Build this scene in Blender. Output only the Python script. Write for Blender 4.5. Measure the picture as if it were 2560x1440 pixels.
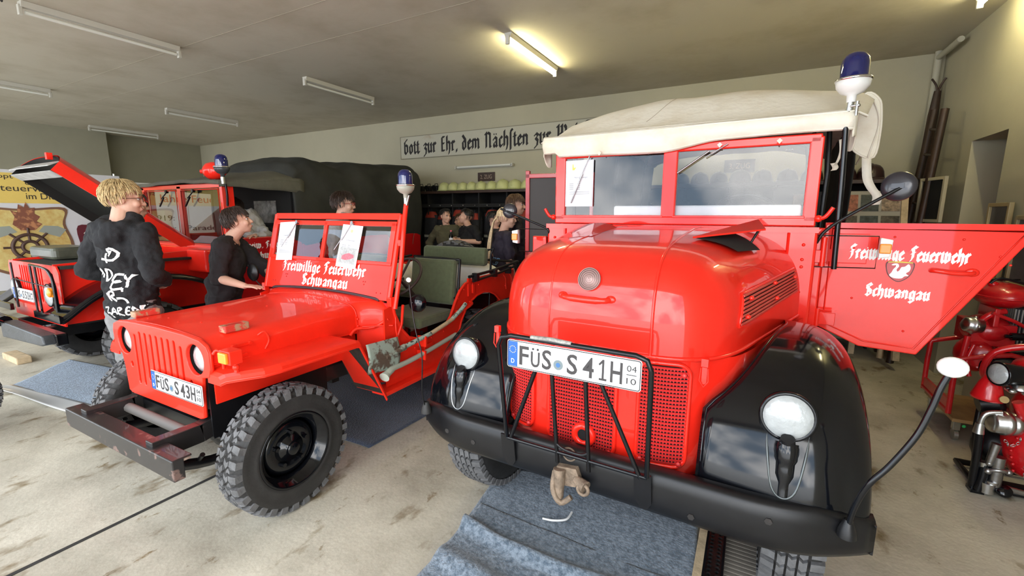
import bpy, bmesh, math, random
from mathutils import Vector as V, Matrix as MX, noise
PI = math.pi
rnd = random.Random(7)
for o in list(bpy.data.objects): bpy.data.objects.remove(o)
SC = bpy.context.scene
COL = SC.collection

# ------------------------------------------------------------------ camera
_p, _r, _y = math.radians(9.4586), math.radians(.1574), math.radians(28.271)
fw = V((-math.sin(_y)*math.cos(_p), math.cos(_y)*math.cos(_p), -math.sin(_p)))
ri = V((math.cos(_y), math.sin(_y), 0)); up = ri.cross(fw)
ri2 = ri*math.cos(_r) + up*math.sin(_r); up2 = ri2.cross(fw)
cam_d = bpy.data.cameras.new('camera'); cam = bpy.data.objects.new('camera', cam_d); COL.objects.link(cam)
cam_d.sensor_width = 36; cam_d.lens = 1108.15/2560*36; cam_d.clip_start = .05; cam_d.clip_end = 200
m = MX.Identity(4)
for i, ax in enumerate((ri2, up2, -fw)):
    for j in range(3): m[j][i] = ax[j]
m.translation = V((0, 0, 1.62)); cam.matrix_world = m
SC.camera = cam

# ------------------------------------------------------------------ world: bright overcast sky outside the open gates
W = bpy.data.worlds.new('overcast_sky'); SC.world = W; W.use_nodes = True
nt = W.node_tree; nt.nodes.clear()
out = nt.nodes.new('ShaderNodeOutputWorld'); bg = nt.nodes.new('ShaderNodeBackground')
tc = nt.nodes.new('ShaderNodeTexCoord'); nz = nt.nodes.new('ShaderNodeTexNoise'); cr = nt.nodes.new('ShaderNodeValToRGB')
nz.inputs['Scale'].default_value = 3.2; nz.inputs['Detail'].default_value = 5
nt.links.new(tc.outputs['Generated'], nz.inputs['Vector']); nt.links.new(nz.outputs['Fac'], cr.inputs['Fac'])
cr.color_ramp.elements[0].position = .42; cr.color_ramp.elements[0].color = (.22, .29, .38, 1)
cr.color_ramp.elements[1].position = .58; cr.color_ramp.elements[1].color = (1, 1, 1, 1)
nt.links.new(cr.outputs['Color'], bg.inputs['Color']); bg.inputs['Strength'].default_value = 4.7
nt.links.new(bg.outputs['Background'], out.inputs['Surface'])
# daylight portals: they only guide the sampling of the sky through the open gates
def portal(name, loc, sx, sy, rot):
    l = bpy.data.lights.new(name, 'AREA'); l.shape = 'RECTANGLE'; l.size = sx; l.size_y = sy; l.cycles.is_portal = True
    o = bpy.data.objects.new(name, l); COL.objects.link(o); o.location = loc; o.rotation_euler = rot
portal('gate_portal', (-5.9, -1.3, 1.65), 15.4, 3.3, (PI/2, 0, 0))
SC.view_settings.view_transform = 'Standard'; SC.view_settings.look = 'None'
SC.view_settings.gamma = 1; SC.view_settings.use_curve_mapping = False
SC.view_settings.exposure = .80

# ------------------------------------------------------------------ materials
MATS = {}
def mat(name, col, rough=.5, metal=0, coat=0, var=0, vscale=8, bump=0, bscale=60, trans=0, alpha=1, emit=None, estr=0, spec=None, dirt=None, ior=None, sheen=0):
    if name in MATS: return MATS[name]
    mt = bpy.data.materials.new(name); mt.use_nodes = True; n = mt.node_tree; b = n.nodes['Principled BSDF']
    c = (*col, 1)
    b.inputs['Base Color'].default_value = c; b.inputs['Roughness'].default_value = rough; b.inputs['Metallic'].default_value = metal
    b.inputs['Coat Weight'].default_value = coat; b.inputs['Coat Roughness'].default_value = .03
    b.inputs['Transmission Weight'].default_value = trans; b.inputs['Alpha'].default_value = alpha
    if spec is not None: b.inputs['Specular IOR Level'].default_value = spec
    if ior: b.inputs['IOR'].default_value = ior
    if sheen: b.inputs['Sheen Weight'].default_value = sheen
    if emit: b.inputs['Emission Color'].default_value = (*emit, 1); b.inputs['Emission Strength'].default_value = estr
    if var or bump or dirt:
        t = n.nodes.new('ShaderNodeTexCoord')
    if var or dirt:
        x = n.nodes.new('ShaderNodeTexNoise'); x.inputs['Scale'].default_value = vscale; x.inputs['Detail'].default_value = 6; x.inputs['Roughness'].default_value = .62
        n.links.new(t.outputs['Object'], x.inputs['Vector'])
        r = n.nodes.new('ShaderNodeValToRGB')
        if dirt:
            r.color_ramp.elements[0].position = dirt[1]; r.color_ramp.elements[1].position = dirt[1]+dirt[2]
            r.color_ramp.elements[0].color = (*dirt[0], 1); r.color_ramp.elements[1].color = c
        else:
            r.color_ramp.elements[0].position = .3; r.color_ramp.elements[1].position = .7
            r.color_ramp.elements[0].color = (*[k*(1-var) for k in col], 1); r.color_ramp.elements[1].color = (*[min(1, k*(1+var*.7)) for k in col], 1)
        n.links.new(x.outputs['Fac'], r.inputs['Fac']); n.links.new(r.outputs['Color'], b.inputs['Base Color'])
    if bump:
        y = n.nodes.new('ShaderNodeTexNoise'); y.inputs['Scale'].default_value = bscale; y.inputs['Detail'].default_value = 4
        n.links.new(t.outputs['Object'], y.inputs['Vector'])
        u = n.nodes.new('ShaderNodeBump'); u.inputs['Strength'].default_value = bump; u.inputs['Distance'].default_value = .01
        n.links.new(y.outputs['Fac'], u.inputs['Height']); n.links.new(u.outputs['Normal'], b.inputs['Normal'])
    MATS[name] = mt; return mt

RED = mat('red_paint', (.92, .022, .010), .35, spec=.2, coat=.75, var=.10, vscale=3, bump=.03, bscale=5)
REDJ = mat('jeep_red_paint', (.92, .028, .010), .42, spec=.25, coat=.35, var=.10, vscale=4, bump=.05, bscale=9)
REDD = mat('dark_red_paint', (.50, .006, .008), .3, coat=.4, var=.1, vscale=3)
REDP = mat('pump_red', (.62, .008, .012), .28, coat=.5, var=.2, vscale=14)
BLK = mat('black_gloss', (.003, .0035, .005), .10, coat=0, spec=.45, var=.2, vscale=5, bump=.05, bscale=5)
BLKS = mat('black_satin', (.006, .006, .007), .36, coat=0, spec=.4, var=.3, vscale=12)
BLKW = mat('black_worn', (.017, .015, .015), .38, coat=.2, vscale=9, dirt=((.16, .10, .085), .36, .05))
INK = mat('black_matt', (.006, .006, .006), .8)
CAV = mat('cavity_shade', (.004, .004, .004), .95)  # near-black colour stands in for the shade inside holes and openings
RUB = mat('tyre_rubber', (.115, .115, .117), .72, var=.35, vscale=18, bump=.3, bscale=90)
RUBD = mat('tyre_sidewall', (.022, .021, .020), .62, var=.35, vscale=10, bump=.15, bscale=60)
CHR = mat('chrome', (.80, .80, .80), .10, metal=1)
STL = mat('worn_steel', (.42, .42, .42), .32, metal=1, var=.3, vscale=20)
ALU = mat('cast_aluminium', (.60, .61, .60), .30, metal=1, var=.15, vscale=20)
RUST = mat('rusty_steel', (.23, .17, .12), .7, metal=.3, var=.5, vscale=30, bump=.5, bscale=60)
GLS = mat('window_glass', (1, 1, 1), .0, trans=1, ior=1.45)
WHT = mat('white_plastic', (.80, .80, .77), .35)
PAP = mat('white_paper', (.80, .81, .84), .6)
GREYT = mat('grey_print', (.22, .23, .26), .7)
LET = mat('white_lettering', (.92, .90, .88), .45)
OLV = mat('olive_canvas', (.095, .115, .055), .85, var=.15, vscale=30, bump=.25, bscale=220, sheen=.2)
OLVD = mat('dark_olive_tarp', (.020, .021, .017), .75, var=.4, vscale=4, bump=.3, bscale=14)
OLVR = mat('cab_roof_canvas', (.10, .096, .070), .8, var=.2, vscale=6, bump=.3, bscale=40)
CRM = mat('cream_canvas', (.84, .79, .67), .85, vscale=3, dirt=((.70, .62, .47), .30, .25), bump=.35, bscale=30)
CRMW = mat('white_tarp', (.82, .79, .71), .8, var=.1, vscale=8, bump=.3, bscale=30)
WOOD = mat('varnished_wood', (.42, .25, .10), .45, var=.3, vscale=10)
WOODP = mat('raw_wood', (.55, .42, .26), .7, var=.3, vscale=12, bump=.2)
WOODD = mat('dark_wood', (.045, .022, .014), .5, var=.4, vscale=8)
SAGE = mat('sage_painted_wood', (.38, .42, .34), .6, vscale=30, dirt=((.22, .19, .14), .34, .05))
SHOV = mat('chipped_green_steel', (.34, .42, .35), .55, vscale=12, dirt=((.12, .085, .06), .46, .07), bump=.2)
AMB = mat('amber_lens', (.95, .30, .02), .25, coat=.5)
BLUE = mat('blue_glass', (.002, .006, .085), .05, coat=1)
LENS = mat('headlamp_glass', (.40, .42, .42), .08, coat=.6, var=.12, vscale=25, bump=.6, bscale=30)
SKIN = mat('skin', (.62, .36, .26), .55, var=.06, vscale=20)
SKIN2 = mat('tanned_skin', (.50, .28, .18), .55, var=.06, vscale=20)
PLW = mat('plate_white', (.84, .85, .85), .35)
PLB = mat('plate_blue', (.01, .10, .55), .35)
PLK = mat('plate_black', (.035, .03, .03), .45)
YEL = mat('star_yellow', (.75, .60, .08), .5)

# ------------------------------------------------------------------ object helpers
class Thing:
    def __init__(s, name, label, cat, origin, loc=None, rotz=0, group=None):
        s.o = bpy.data.objects.new(name, None); COL.objects.link(s.o); s.o.empty_display_size = .2
        s.org = V(origin); s.o.location = loc if loc is not None else origin; s.o.rotation_euler = (0, 0, rotz)
        s.o['label'] = label; s.o['category'] = cat
        if group: s.o['group'] = group
def tag(o, label=None, cat=None, group=None, kind=None):
    if label: o['label'] = label
    if cat: o['category'] = cat
    if group: o['group'] = group
    if kind: o['kind'] = kind
    return o
def link_children(src, dst):
    for ch in src.children:
        c = ch.copy(); COL.objects.link(c); c.parent = dst; link_children(ch, c)
def dup(root, loc, rotz=None, label=None):
    r = root.copy(); COL.objects.link(r); r.location = loc
    if rotz is not None: r.rotation_euler = (0, 0, rotz)
    if label: r['label'] = label
    link_children(root, r); return r
def axmat(z, x=None):
    z = V(z).normalized(); x = V(x) if x is not None else (V((1, 0, 0)) if abs(z.x) < .9 else V((0, 1, 0)))
    x = (x - z*x.dot(z)).normalized(); y = z.cross(x)
    mm = MX.Identity(4)
    for i, a in enumerate((x, y, z)):
        for j in range(3): mm[j][i] = a[j]
    return mm
def frame(o, x, y):      # local x,y in plane, z out
    x = V(x).normalized(); z = x.cross(V(y)).normalized(); y = z.cross(x)
    mm = MX.Identity(4)
    for i, a in enumerate((x, y, z)):
        for j in range(3): mm[j][i] = a[j]
    mm.translation = V(o); return mm
class MB:
    def __init__(s): s.v = []; s.f = []; s.m = []; s.s = []; s.k = 0
    def mt(s, k): s.k = k; return s
    def add(s, vs, fs, smooth=False, T=None):
        n = len(s.v)
        s.v += [(T @ V(p) if T is not None else V(p)) for p in vs]
        for f in fs: s.f.append(tuple(i+n for i in f)); s.m.append(s.k); s.s.append(smooth)
        return s
    def box(s, x0, x1, y0, y1, z0, z1, T=None):
        return s.add([(x, y, z) for z in (z0, z1) for y in (y0, y1) for x in (x0, x1)], [(0, 2, 3, 1), (4, 5, 7, 6), (0, 1, 5, 4), (2, 6, 7, 3), (0, 4, 6, 2), (1, 3, 7, 5)], T=T)
    def cbox(s, c, d, T=None):
        return s.box(c[0]-d[0]/2, c[0]+d[0]/2, c[1]-d[1]/2, c[1]+d[1]/2, c[2]-d[2]/2, c[2]+d[2]/2, T)
    def prism(s, pts, t0, t1, T=None):
        n = len(pts)
        return s.add([(p[0], p[1], t0) for p in pts] + [(p[0], p[1], t1) for p in pts],
                     [tuple(reversed(range(n))), tuple(range(n, 2*n))] + [(i, (i+1) % n, n+(i+1) % n, n+i) for i in range(n)], T=T)
    def lathe(s, prof, T=None, n=24, smooth=True, a0=0, a1=2*PI):
        full = abs(a1-a0-2*PI) < 1e-6; c = n if full else n+1; vs = []; fs = []
        for i in range(c):
            a = a0+(a1-a0)*i/n
            for r, h in prof: vs.append((r*math.cos(a), r*math.sin(a), h))
        k = len(prof)
        for i in range(n):
            j = (i+1) % c
            for q in range(k-1):
                fs.append((i*k+q, j*k+q, j*k+q+1, i*k+q+1))
        s.add(vs, fs, smooth, T)
        return s
    def cyl(s, p0, p1, r0, r1=None, n=16, cap=True, smooth=True):
        r1 = r0 if r1 is None else r1; p0, p1 = V(p0), V(p1); d = p1-p0; T = MX.Translation(p0) @ axmat(d); h = d.length
        s.lathe([(r0, 0), (r1, h)], T, n, smooth)
        if cap:
            s.add([(r0*math.cos(2*PI*i/n), r0*math.sin(2*PI*i/n), 0) for i in range(n)], [tuple(reversed(range(n)))], False, T)
            s.add([(r1*math.cos(2*PI*i/n), r1*math.sin(2*PI*i/n), h) for i in range(n)], [tuple(range(n))], False, T)
        return s
    def tube(s, pts, r, n=8, closed=False, sub=0, flat=1):
        pts = [V(p) for p in pts]
        if sub: pts = catmull(pts, sub, closed)
        k = len(pts); rings = []; prevx = None; vs = []; fs = []
        for i, p in enumerate(pts):
            a = pts[(i-1) % k] if (closed or i) else p; b = pts[(i+1) % k] if (closed or i < k-1) else p
            t = (b-a).normalized()
            if prevx is None:
                prevx = V((0, 0, 1)) if abs(t.z) < .9 else V((1, 0, 0))
            x = (prevx - t*prevx.dot(t)).normalized(); y = t.cross(x); prevx = x
            rr = r[i*len(r)//k] if isinstance(r, (list, tuple)) else r
            for j in range(n):
                an = 2*PI*j/n; vs.append(p + x*math.cos(an)*rr*flat + y*math.sin(an)*rr)
        for i in range(k if closed else k-1):
            i2 = (i+1) % k
            for j in range(n): fs.append((i*n+j, i*n+(j+1) % n, i2*n+(j+1) % n, i2*n+j))
        s.add(vs, fs, True)
        if not closed: s.add(vs[:n], [tuple(reversed(range(n)))]); s.add(vs[-n:], [tuple(range(n))])
        return s
    def grid(s, fn, nu, nv, cu=False, cv=False, smooth=True, T=None):
        vs = [fn(i/(nu if cu else nu-1), j/(nv if cv else nv-1)) for i in range(nu) for j in range(nv)]
        fs = [(i*nv+j, ((i+1) % nu)*nv+j, ((i+1) % nu)*nv+(j+1) % nv, i*nv+(j+1) % nv) for i in range(nu if cu else nu-1) for j in range(nv if cv else nv-1)]
        return s.add(vs, fs, smooth, T)
    def ell(s, c, r, n=16, T=None, zmin=-1, zmax=1):
        if not isinstance(r, (tuple, list)): r = (r, r, r)
        a0, a1 = math.asin(zmin), math.asin(zmax)
        TT = MX.Translation(V(c)) @ (T if T is not None else MX.Identity(4))
        return s.grid(lambda u, v: (r[0]*math.cos(a0+(a1-a0)*v)*math.cos(2*PI*u), r[1]*math.cos(a0+(a1-a0)*v)*math.sin(2*PI*u), r[2]*math.sin(a0+(a1-a0)*v)), n, max(6, n//2+1), cu=True, T=TT)
    def torus(s, T, R, r, n=32, k=8, a0=0, a1=2*PI):
        full = abs(a1-a0-2*PI) < 1e-6
        return s.grid(lambda u, v: ((R+r*math.cos(2*PI*v))*math.cos(a0+(a1-a0)*u), (R+r*math.cos(2*PI*v))*math.sin(a0+(a1-a0)*u), r*math.sin(2*PI*v)), n, k, cu=full, cv=True, T=T)
    def disc(s, T, r, n=24, r2=None):
        r2 = r2 or r
        return s.add([(r*math.cos(2*PI*i/n), r2*math.sin(2*PI*i/n), 0) for i in range(n)], [tuple(range(n))], False, T)
    def mirx(s):        # add mirrored copy over x=0
        n = len(s.v); F = list(zip(s.f, s.m, s.s))
        s.v += [V((-p[0], p[1], p[2])) for p in s.v[:n]]
        for f, m_, sm in F: s.f.append(tuple(i+n for i in reversed(f))); s.m.append(m_); s.s.append(sm)
        return s
    def build(s, name, mats, parent=None, origin=None, bevel=0, sub=0, solid=0, rz=None, recalc=False, wsm=False):
        me = bpy.data.meshes.new(name)
        th = parent if isinstance(parent, Thing) else None
        if th: org = th.org
        elif parent is not None: org = V(parent['_org'])
        else: org = V(origin) if origin is not None else V((0, 0, 0))
        me.from_pydata([tuple(p-org) for p in s.v], [], s.f)
        for mm in (mats if isinstance(mats, (list, tuple)) else [mats]): me.materials.append(mm)
        me.polygons.foreach_set('material_index', s.m); me.polygons.foreach_set('use_smooth', s.s)
        if recalc or solid:
            bm = bmesh.new(); bm.from_mesh(me); bmesh.ops.remove_doubles(bm, verts=bm.verts, dist=1e-5); bmesh.ops.recalc_face_normals(bm, faces=bm.faces); bm.to_mesh(me); bm.free()
        me.update()
        o = bpy.data.objects.new(name, me); COL.objects.link(o)
        o['_org'] = tuple(org)
        if th: o.parent = th.o
        elif parent is not None: o.parent = parent
        else: o.location = org
        if solid: md = o.modifiers.new('thick', 'SOLIDIFY'); md.thickness = solid; md.offset = 0
        if bevel:
            md = o.modifiers.new('bevel', 'BEVEL'); md.width = bevel; md.segments = 2; md.limit_method = 'ANGLE'; md.angle_limit = .7
        if sub: md = o.modifiers.new('sub', 'SUBSURF'); md.levels = sub; md.render_levels = sub
        return o
def catmull(pts, sub, closed=False):
    out = []; k = len(pts)
    for i in range(k if closed else k-1):
        p0 = pts[(i-1) % k] if (closed or i) else pts[0]; p1 = pts[i]; p2 = pts[(i+1) % k]; p3 = pts[(i+2) % k] if (closed or i < k-2) else p2
        for j in range(sub):
            t = j/sub
            out.append(.5*((2*p1) + (p2-p0)*t + (2*p0-5*p1+4*p2-p3)*t*t + (3*p1-p0-3*p2+p3)*t**3))
    if not closed: out.append(pts[-1])
    return out
def c2(pts, sub=6, closed=True):
    return [(p.x, p.y) for p in catmull([V((a, b, 0)) for a, b in pts], sub, closed)]
def rrect(w, h, r, n=4, cx=0, cy=0):
    out = []
    for qx, qy, a in ((1, 1, 0), (-1, 1, PI/2), (-1, -1, PI), (1, -1, 1.5*PI)):
        for i in range(n+1):
            t = a+PI/2*i/n; out.append((cx+qx*(w/2-r)+r*math.cos(t), cy+qy*(h/2-r)+r*math.sin(t)))
    return out
def circ(cx, cy, r, n=28): return [(cx+r*math.cos(2*PI*i/n), cy+r*math.sin(2*PI*i/n)) for i in range(n)]
def slot(cx, y0, y1, w, n=6):
    r = w/2
    return [(cx+r*math.cos(PI*i/n), y1-r+r*math.sin(PI*i/n)) for i in range(n+1)] + [(cx-r*math.cos(PI*i/n), y0+r-r*math.sin(PI*i/n)) for i in range(n+1)]
def curve_mesh(b, outlines, th, T, bevel=0):      # flat plate with holes, thickness th
    cu = bpy.data.curves.new('tmp', 'CURVE'); cu.dimensions = '2D'; cu.fill_mode = 'BOTH'; cu.extrude = th/2; cu.bevel_depth = bevel
    for o in outlines:
        sp = cu.splines.new('POLY'); sp.points.add(len(o)-1); sp.use_cyclic_u = True
        for i, p in enumerate(o): sp.points[i].co = (p[0], p[1], 0, 1)
    _eat(b, cu, T)
def _eat(b, cu, T, fix=None):
    ob = bpy.data.objects.new('tmp', cu); me = bpy.data.meshes.new_from_object(ob)
    vs = [v.co.copy() for v in me.vertices]
    if fix: vs = [fix(v) for v in vs]
    b.add(vs, [tuple(p.vertices) for p in me.polygons], False, T)
    bpy.data.objects.remove(ob); bpy.data.curves.remove(cu); bpy.data.meshes.remove(me)
def text(b, s, T, h, width=None, depth=.002, sx=1, align='CENTER', off=0, fit=False):
    cu = bpy.data.curves.new('tmp', 'FONT'); cu.body = s; cu.size = 1; cu.extrude = .001; cu.align_x = 'LEFT'; cu.resolution_u = 3; cu.offset = off
    ob = bpy.data.objects.new('tmp', cu); me = bpy.data.meshes.new_from_object(ob)
    if not len(me.vertices): return
    xs = [v.co.x for v in me.vertices]; ys = [v.co.y for v in me.vertices]; x0, x1 = min(xs), max(xs)
    ky = h/((max(ys)-min(ys)) if fit else .73); y0 = min(ys) if fit else 0; kx = (width/(x1-x0)) if width else ky*sx
    dx = {'CENTER': (x0+x1)/2, 'LEFT': x0, 'RIGHT': x1}[align]
    vs = [((v.co.x-dx)*kx, (v.co.y-y0)*ky, depth if v.co.z > 0 else 0) for v in me.vertices]
    b.add(vs, [tuple(p.vertices) for p in me.polygons], False, T)
    bpy.data.objects.remove(ob); bpy.data.curves.remove(cu); bpy.data.meshes.remove(me)
# blackletter drawn with a slanted broad nib
GL = {
 'i': (.55, [[(-.08,.84),(.04,.96),(.04,.08),(.14,0)], 'd0.04']),
 'n': (1.02, [[(-.08,.84),(.04,.96),(.04,.04)], [(.08,.76),(.32,.98),(.54,.84),(.54,.1),(.64,0)]]),
 'm': (1.5, [[(-.08,.84),(.04,.96),(.04,.04)], [(.08,.76),(.32,.98),(.52,.84),(.52,.05)], [(.56,.76),(.8,.98),(1.0,.84),(1.0,.1),(1.1,0)]]),
 'u': (1.02, [[(-.08,.86),(.04,.96),(.04,.16),(.2,0),(.5,.18)], [(.46,.86),(.56,.96),(.56,.1),(.66,0)]]),
 'w': (1.5, [[(-.04,1.12),(.04,1.0),(.04,.16),(.22,0),(.5,.2)], [(.46,1.12),(.54,1.0),(.54,.16),(.72,0),(1.02,.2),(1.02,.82),(.8,1.02)]]),
 'e': (.82, [[(.04,.78),(.04,.16),(.24,0),(.5,.16)], [(.04,.78),(.28,.98),(.46,.76),(.06,.44)]]),
 'c': (.76, [[(.04,.78),(.04,.16),(.24,0),(.46,.16)], [(.04,.78),(.26,.98),(.44,.84)]]),
 'r': (.76, [[(-.08,.84),(.04,.96),(.04,.06),(.14,0)], [(.1,.76),(.28,.98),(.44,.82)]]),
 'l': (.5, [[(.04,1.62),(.04,.12),(.16,0)]]),
 'h': (1.0, [[(.04,1.6),(.04,.04)], [(.08,.78),(.32,.98),(.54,.82),(.54,.08),(.38,-.36)]]),
 'g': (.98, [[(.48,.86),(.22,.98),(.04,.8),(.04,.2),(.22,.02),(.5,.2)], [(.54,1.02),(.54,-.24),(.3,-.46),(0,-.3)]]),
 'a': (.98, [[(.04,.78),(.24,.98),(.5,.86),(.5,.1),(.6,0)], [(.48,.54),(.14,.46),(.04,.22),(.18,.02),(.48,.2)]]),
 'd': (.95, [[(.0,1.5),(.5,1.0),(.5,.2),(.26,0),(.04,.2),(.04,.74),(.28,.96),(.48,.8)]]),
 'o': (.95, [[(.04,.78),(.04,.2),(.26,0),(.52,.2),(.52,.78),(.28,.98),(.04,.78)]]),
 't': (.62, [[(.08,1.32),(.08,.12),(.22,0),(.36,.1)], [(-.14,.94),(.32,.94)]]),
 'z': (.8, [[(0,.84),(.2,.98),(.44,.84),(.14,.52),(.42,.3),(.32,-.14),(.02,-.36)]]),
 'f': (.6, [[(.34,1.5),(.14,1.66),(.04,1.4),(.04,-.4)]]),      # long s
 'S': (1.15, [[(.74,1.36),(.46,1.62),(.12,1.42),(.12,1.06),(.7,.66),(.7,.26),(.4,0),(.02,.2)], [(.3,1.25),(.3,.3)]]),
 'F': (1.1, [[(.84,1.5),(.44,1.62),(.2,1.44),(.36,1.1),(.34,.3),(.04,-.14)], [(.1,.84),(.6,.92)], [(.02,1.2),(.2,1.45)]]),
 'W': (1.7, [[(-.06,1.46),(.1,1.56),(.1,.16),(.3,0),(.6,.2)], [(.5,1.5),(.6,1.56),(.6,.16),(.82,0),(1.16,.24),(1.16,1.3),(.94,1.56)], [(.3,.8),(1.0,.8)]]),
 'N': (1.3, [[(-.06,1.4),(.1,1.52),(.1,.0)], [(.14,1.24),(.34,1.54),(.72,1.36),(.72,.1),(.86,0)]]),
 'G': (1.1, [[(.54,1.56),(.12,1.3),(.12,.16),(.34,0),(.64,.2),(.64,.84),(.4,.98),(.16,.84)]]),
 'E': (1.0, [[(.12,1.52),(.12,.04),(.6,.04)], [(.12,1.52),(.6,1.52)], [(.12,.82),(.54,.82)]]),
 '.': (.4, [[(.06,.1),(.1,.02)]]), ',': (.4, [[(.06,.1),(.04,-.2)]]), ' ': (.75, []),
 'A': (.98, [[(.04,.78),(.24,.98),(.5,.86),(.5,.1),(.6,0)], [(.48,.54),(.14,.46),(.04,.22),(.18,.02),(.48,.2)], 'd0.1', 'd0.45']),
 'x': (.0, []),
}
def frak(b, s, T, h, width=None, depth=.0015, align='CENTER', curve=None, wgt=.13, fwgt=None):
    pens = []; x = 0
    for ch in s:
        adv, st = GL[ch]
        for k in st:
            if isinstance(k, str):
                dx = x+float(k[1:]); pens.append([(dx-.1, 1.3), (dx, 1.4), (dx+.1, 1.3), (dx, 1.2)])
                continue
            for p, q in zip(k[:-1], k[1:]):
                nx, ny = wgt, wgt*.72; e = .015
                P, Q = V((p[0]+x, p[1])), V((q[0]+x, q[1])); N = V((nx, ny))
                d = (Q-P); cr_ = d.x*N.y-d.y*N.x
                if abs(cr_) < .02:
                    off = V((-ny, nx))*.35; P = P-N; Q = Q+N if d.dot(N) > 0 else Q-N
                    if d.dot(N) < 0: P = P+N+N
                    pens.append([P-off, Q-off, Q+off, P+off]); continue
                o = V((-.035*abs(ny), .05))
                quad = [P-N, Q-N, Q+N, P+N]
                if cr_ < 0: quad = quad[::-1]
                pens.append([(v.x, v.y) for v in quad]); continue
        x += adv
    tw = x-.3; k = (h/1.62); kx = width/tw if width else k
    dx = {'CENTER': tw/2, 'LEFT': 0, 'RIGHT': tw}[align]
    for q in pens:
        pts = [((p[0]-dx)*kx, p[1]*k) for p in q]
        ar = sum(pts[i][0]*pts[(i+1) % len(pts)][1]-pts[(i+1) % len(pts)][0]*pts[i][1] for i in range(len(pts)))
        if ar < 0: pts = pts[::-1]
        b.prism(pts, 0, depth*(1+.35*((len(b.v)//8*7) % 11)/11), T)
    return tw*kx
def decal(name, parent, m_, fn):
    b = MB(); fn(b); return b.build(name, m_, parent)
def bolt(b, p, d, r=.008, h=.006, n=6):
    p = V(p); d = V(d).normalized(); b.cyl(p, p+d*h, r, r*.9, n, smooth=False)
# ================================================================== the hall
def concrete():
    mt = bpy.data.materials.new('stained_concrete'); mt.use_nodes = True; n = mt.node_tree; b = n.nodes['Principled BSDF']; L = n.links.new
    t = n.nodes.new('ShaderNodeTexCoord')
    def noi(sc, det, rough, p0, c0, p1, c1, vec=None):
        x = n.nodes.new('ShaderNodeTexNoise'); x.inputs['Scale'].default_value = sc; x.inputs['Detail'].default_value = det; x.inputs['Roughness'].default_value = rough
        L(vec or t.outputs['Object'], x.inputs['Vector']); r = n.nodes.new('ShaderNodeValToRGB')
        r.color_ramp.elements[0].position = p0; r.color_ramp.elements[0].color = (*c0, 1); r.color_ramp.elements[1].position = p1; r.color_ramp.elements[1].color = (*c1, 1)
        L(x.outputs['Fac'], r.inputs['Fac']); return r
    def mul(a, c, f=1):
        m_ = n.nodes.new('ShaderNodeMixRGB'); m_.blend_type = 'MULTIPLY'; m_.inputs[0].default_value = f; L(a, m_.inputs[1]); L(c, m_.inputs[2]); return m_.outputs[0]
    mp = n.nodes.new('ShaderNodeMapping'); mp.inputs['Scale'].default_value = (1.9, 1, 1); mp.inputs['Rotation'].default_value = (0, 0, .2); L(t.outputs['Object'], mp.inputs['Vector'])
    base = noi(1.1, 7, .66, .33, (.34, .31, .245), .60, (.60, .56, .46))
    st = noi(2.1, 5, .6, .33, (.38, .30, .19), .43, (1, 1, 1), mp.outputs[0])
    st2 = noi(4.6, 6, .7, .31, (.45, .36, .24), .385, (1, 1, 1), mp.outputs[0])
    fine = noi(60, 3, .7, .3, (.86, .86, .85), .7, (1, 1, 1))
    c = mul(mul(mul(base.outputs[0], st.outputs[0]), st2.outputs[0]), fine.outputs[0])
    L(c, b.inputs['Base Color']); b.inputs['Roughness'].default_value = .62
    w = n.nodes.new('ShaderNodeTexChecker'); w.inputs['Scale'].default_value = 55; L(t.outputs['Object'], w.inputs['Vector'])
    w2 = n.nodes.new('ShaderNodeTexNoise'); w2.inputs['Scale'].default_value = 40; w2.inputs['Detail'].default_value = 6; L(t.outputs['Object'], w2.inputs['Vector'])
    ad = n.nodes.new('ShaderNodeMath'); ad.operation = 'MULTIPLY_ADD'; L(w.outputs['Fac'], ad.inputs[0]); ad.inputs[1].default_value = .35; L(w2.outputs['Fac'], ad.inputs[2])
    bu = n.nodes.new('ShaderNodeBump'); bu.inputs['Strength'].default_value = .28; bu.inputs['Distance'].default_value = .006; L(ad.outputs[0], bu.inputs['Height']); L(bu.outputs[0], b.inputs['Normal'])
    return mt
CONC = concrete()
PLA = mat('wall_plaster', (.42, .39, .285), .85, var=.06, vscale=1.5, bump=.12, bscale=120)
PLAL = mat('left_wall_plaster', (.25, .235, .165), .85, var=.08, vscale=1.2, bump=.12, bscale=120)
CEI = mat('ceiling_paint', (.50, .46, .37), .85, vscale=1.3, dirt=((.41, .365, .275), .30, .25), bump=.15, bscale=14)
H = 3.45; XL, XR, YB, YF = -13.6, 1.78, 7.1, -.9
def S(name, b, m_, **k): return tag(b.build(name, m_, **k), kind='structure')
S('floor', MB().box(-14.2, 2.4, -1.15, 7.4, -.12, 0), CONC); S('floor', MB().box(-26, 14, -20, -1.15, -.12, 0), mat('pale_forecourt', (.74, .73, .70), .8, var=.08, vscale=2))  # unseen forecourt, made pale to bounce light onto the ceiling
b = MB().box(XL-.3, XR+.3, YF, YB+.3, H, H+.25); S('ceiling', b, CEI)
b = MB().box(XL-.3, XR+.3, YF-.25, YF, 3.25, H+.25); S('trim_1', b, PLA)          # lintel over the gates
S('wall_back', MB().box(XL-.3, XR+.3, YB, YB+.3, 0, H), PLA)
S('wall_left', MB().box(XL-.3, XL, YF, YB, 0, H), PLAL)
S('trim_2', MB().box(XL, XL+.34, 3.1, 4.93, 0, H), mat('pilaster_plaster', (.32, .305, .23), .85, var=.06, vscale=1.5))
b = MB()
b.box(XR, XR+.3, YF, 5.26, 0, H).box(XR, XR+.3, 5.97, YB, 0, H).box(XR, XR+.3, 5.26, 5.97, 2.32, H); S('wall_right', b, PLA)
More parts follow.
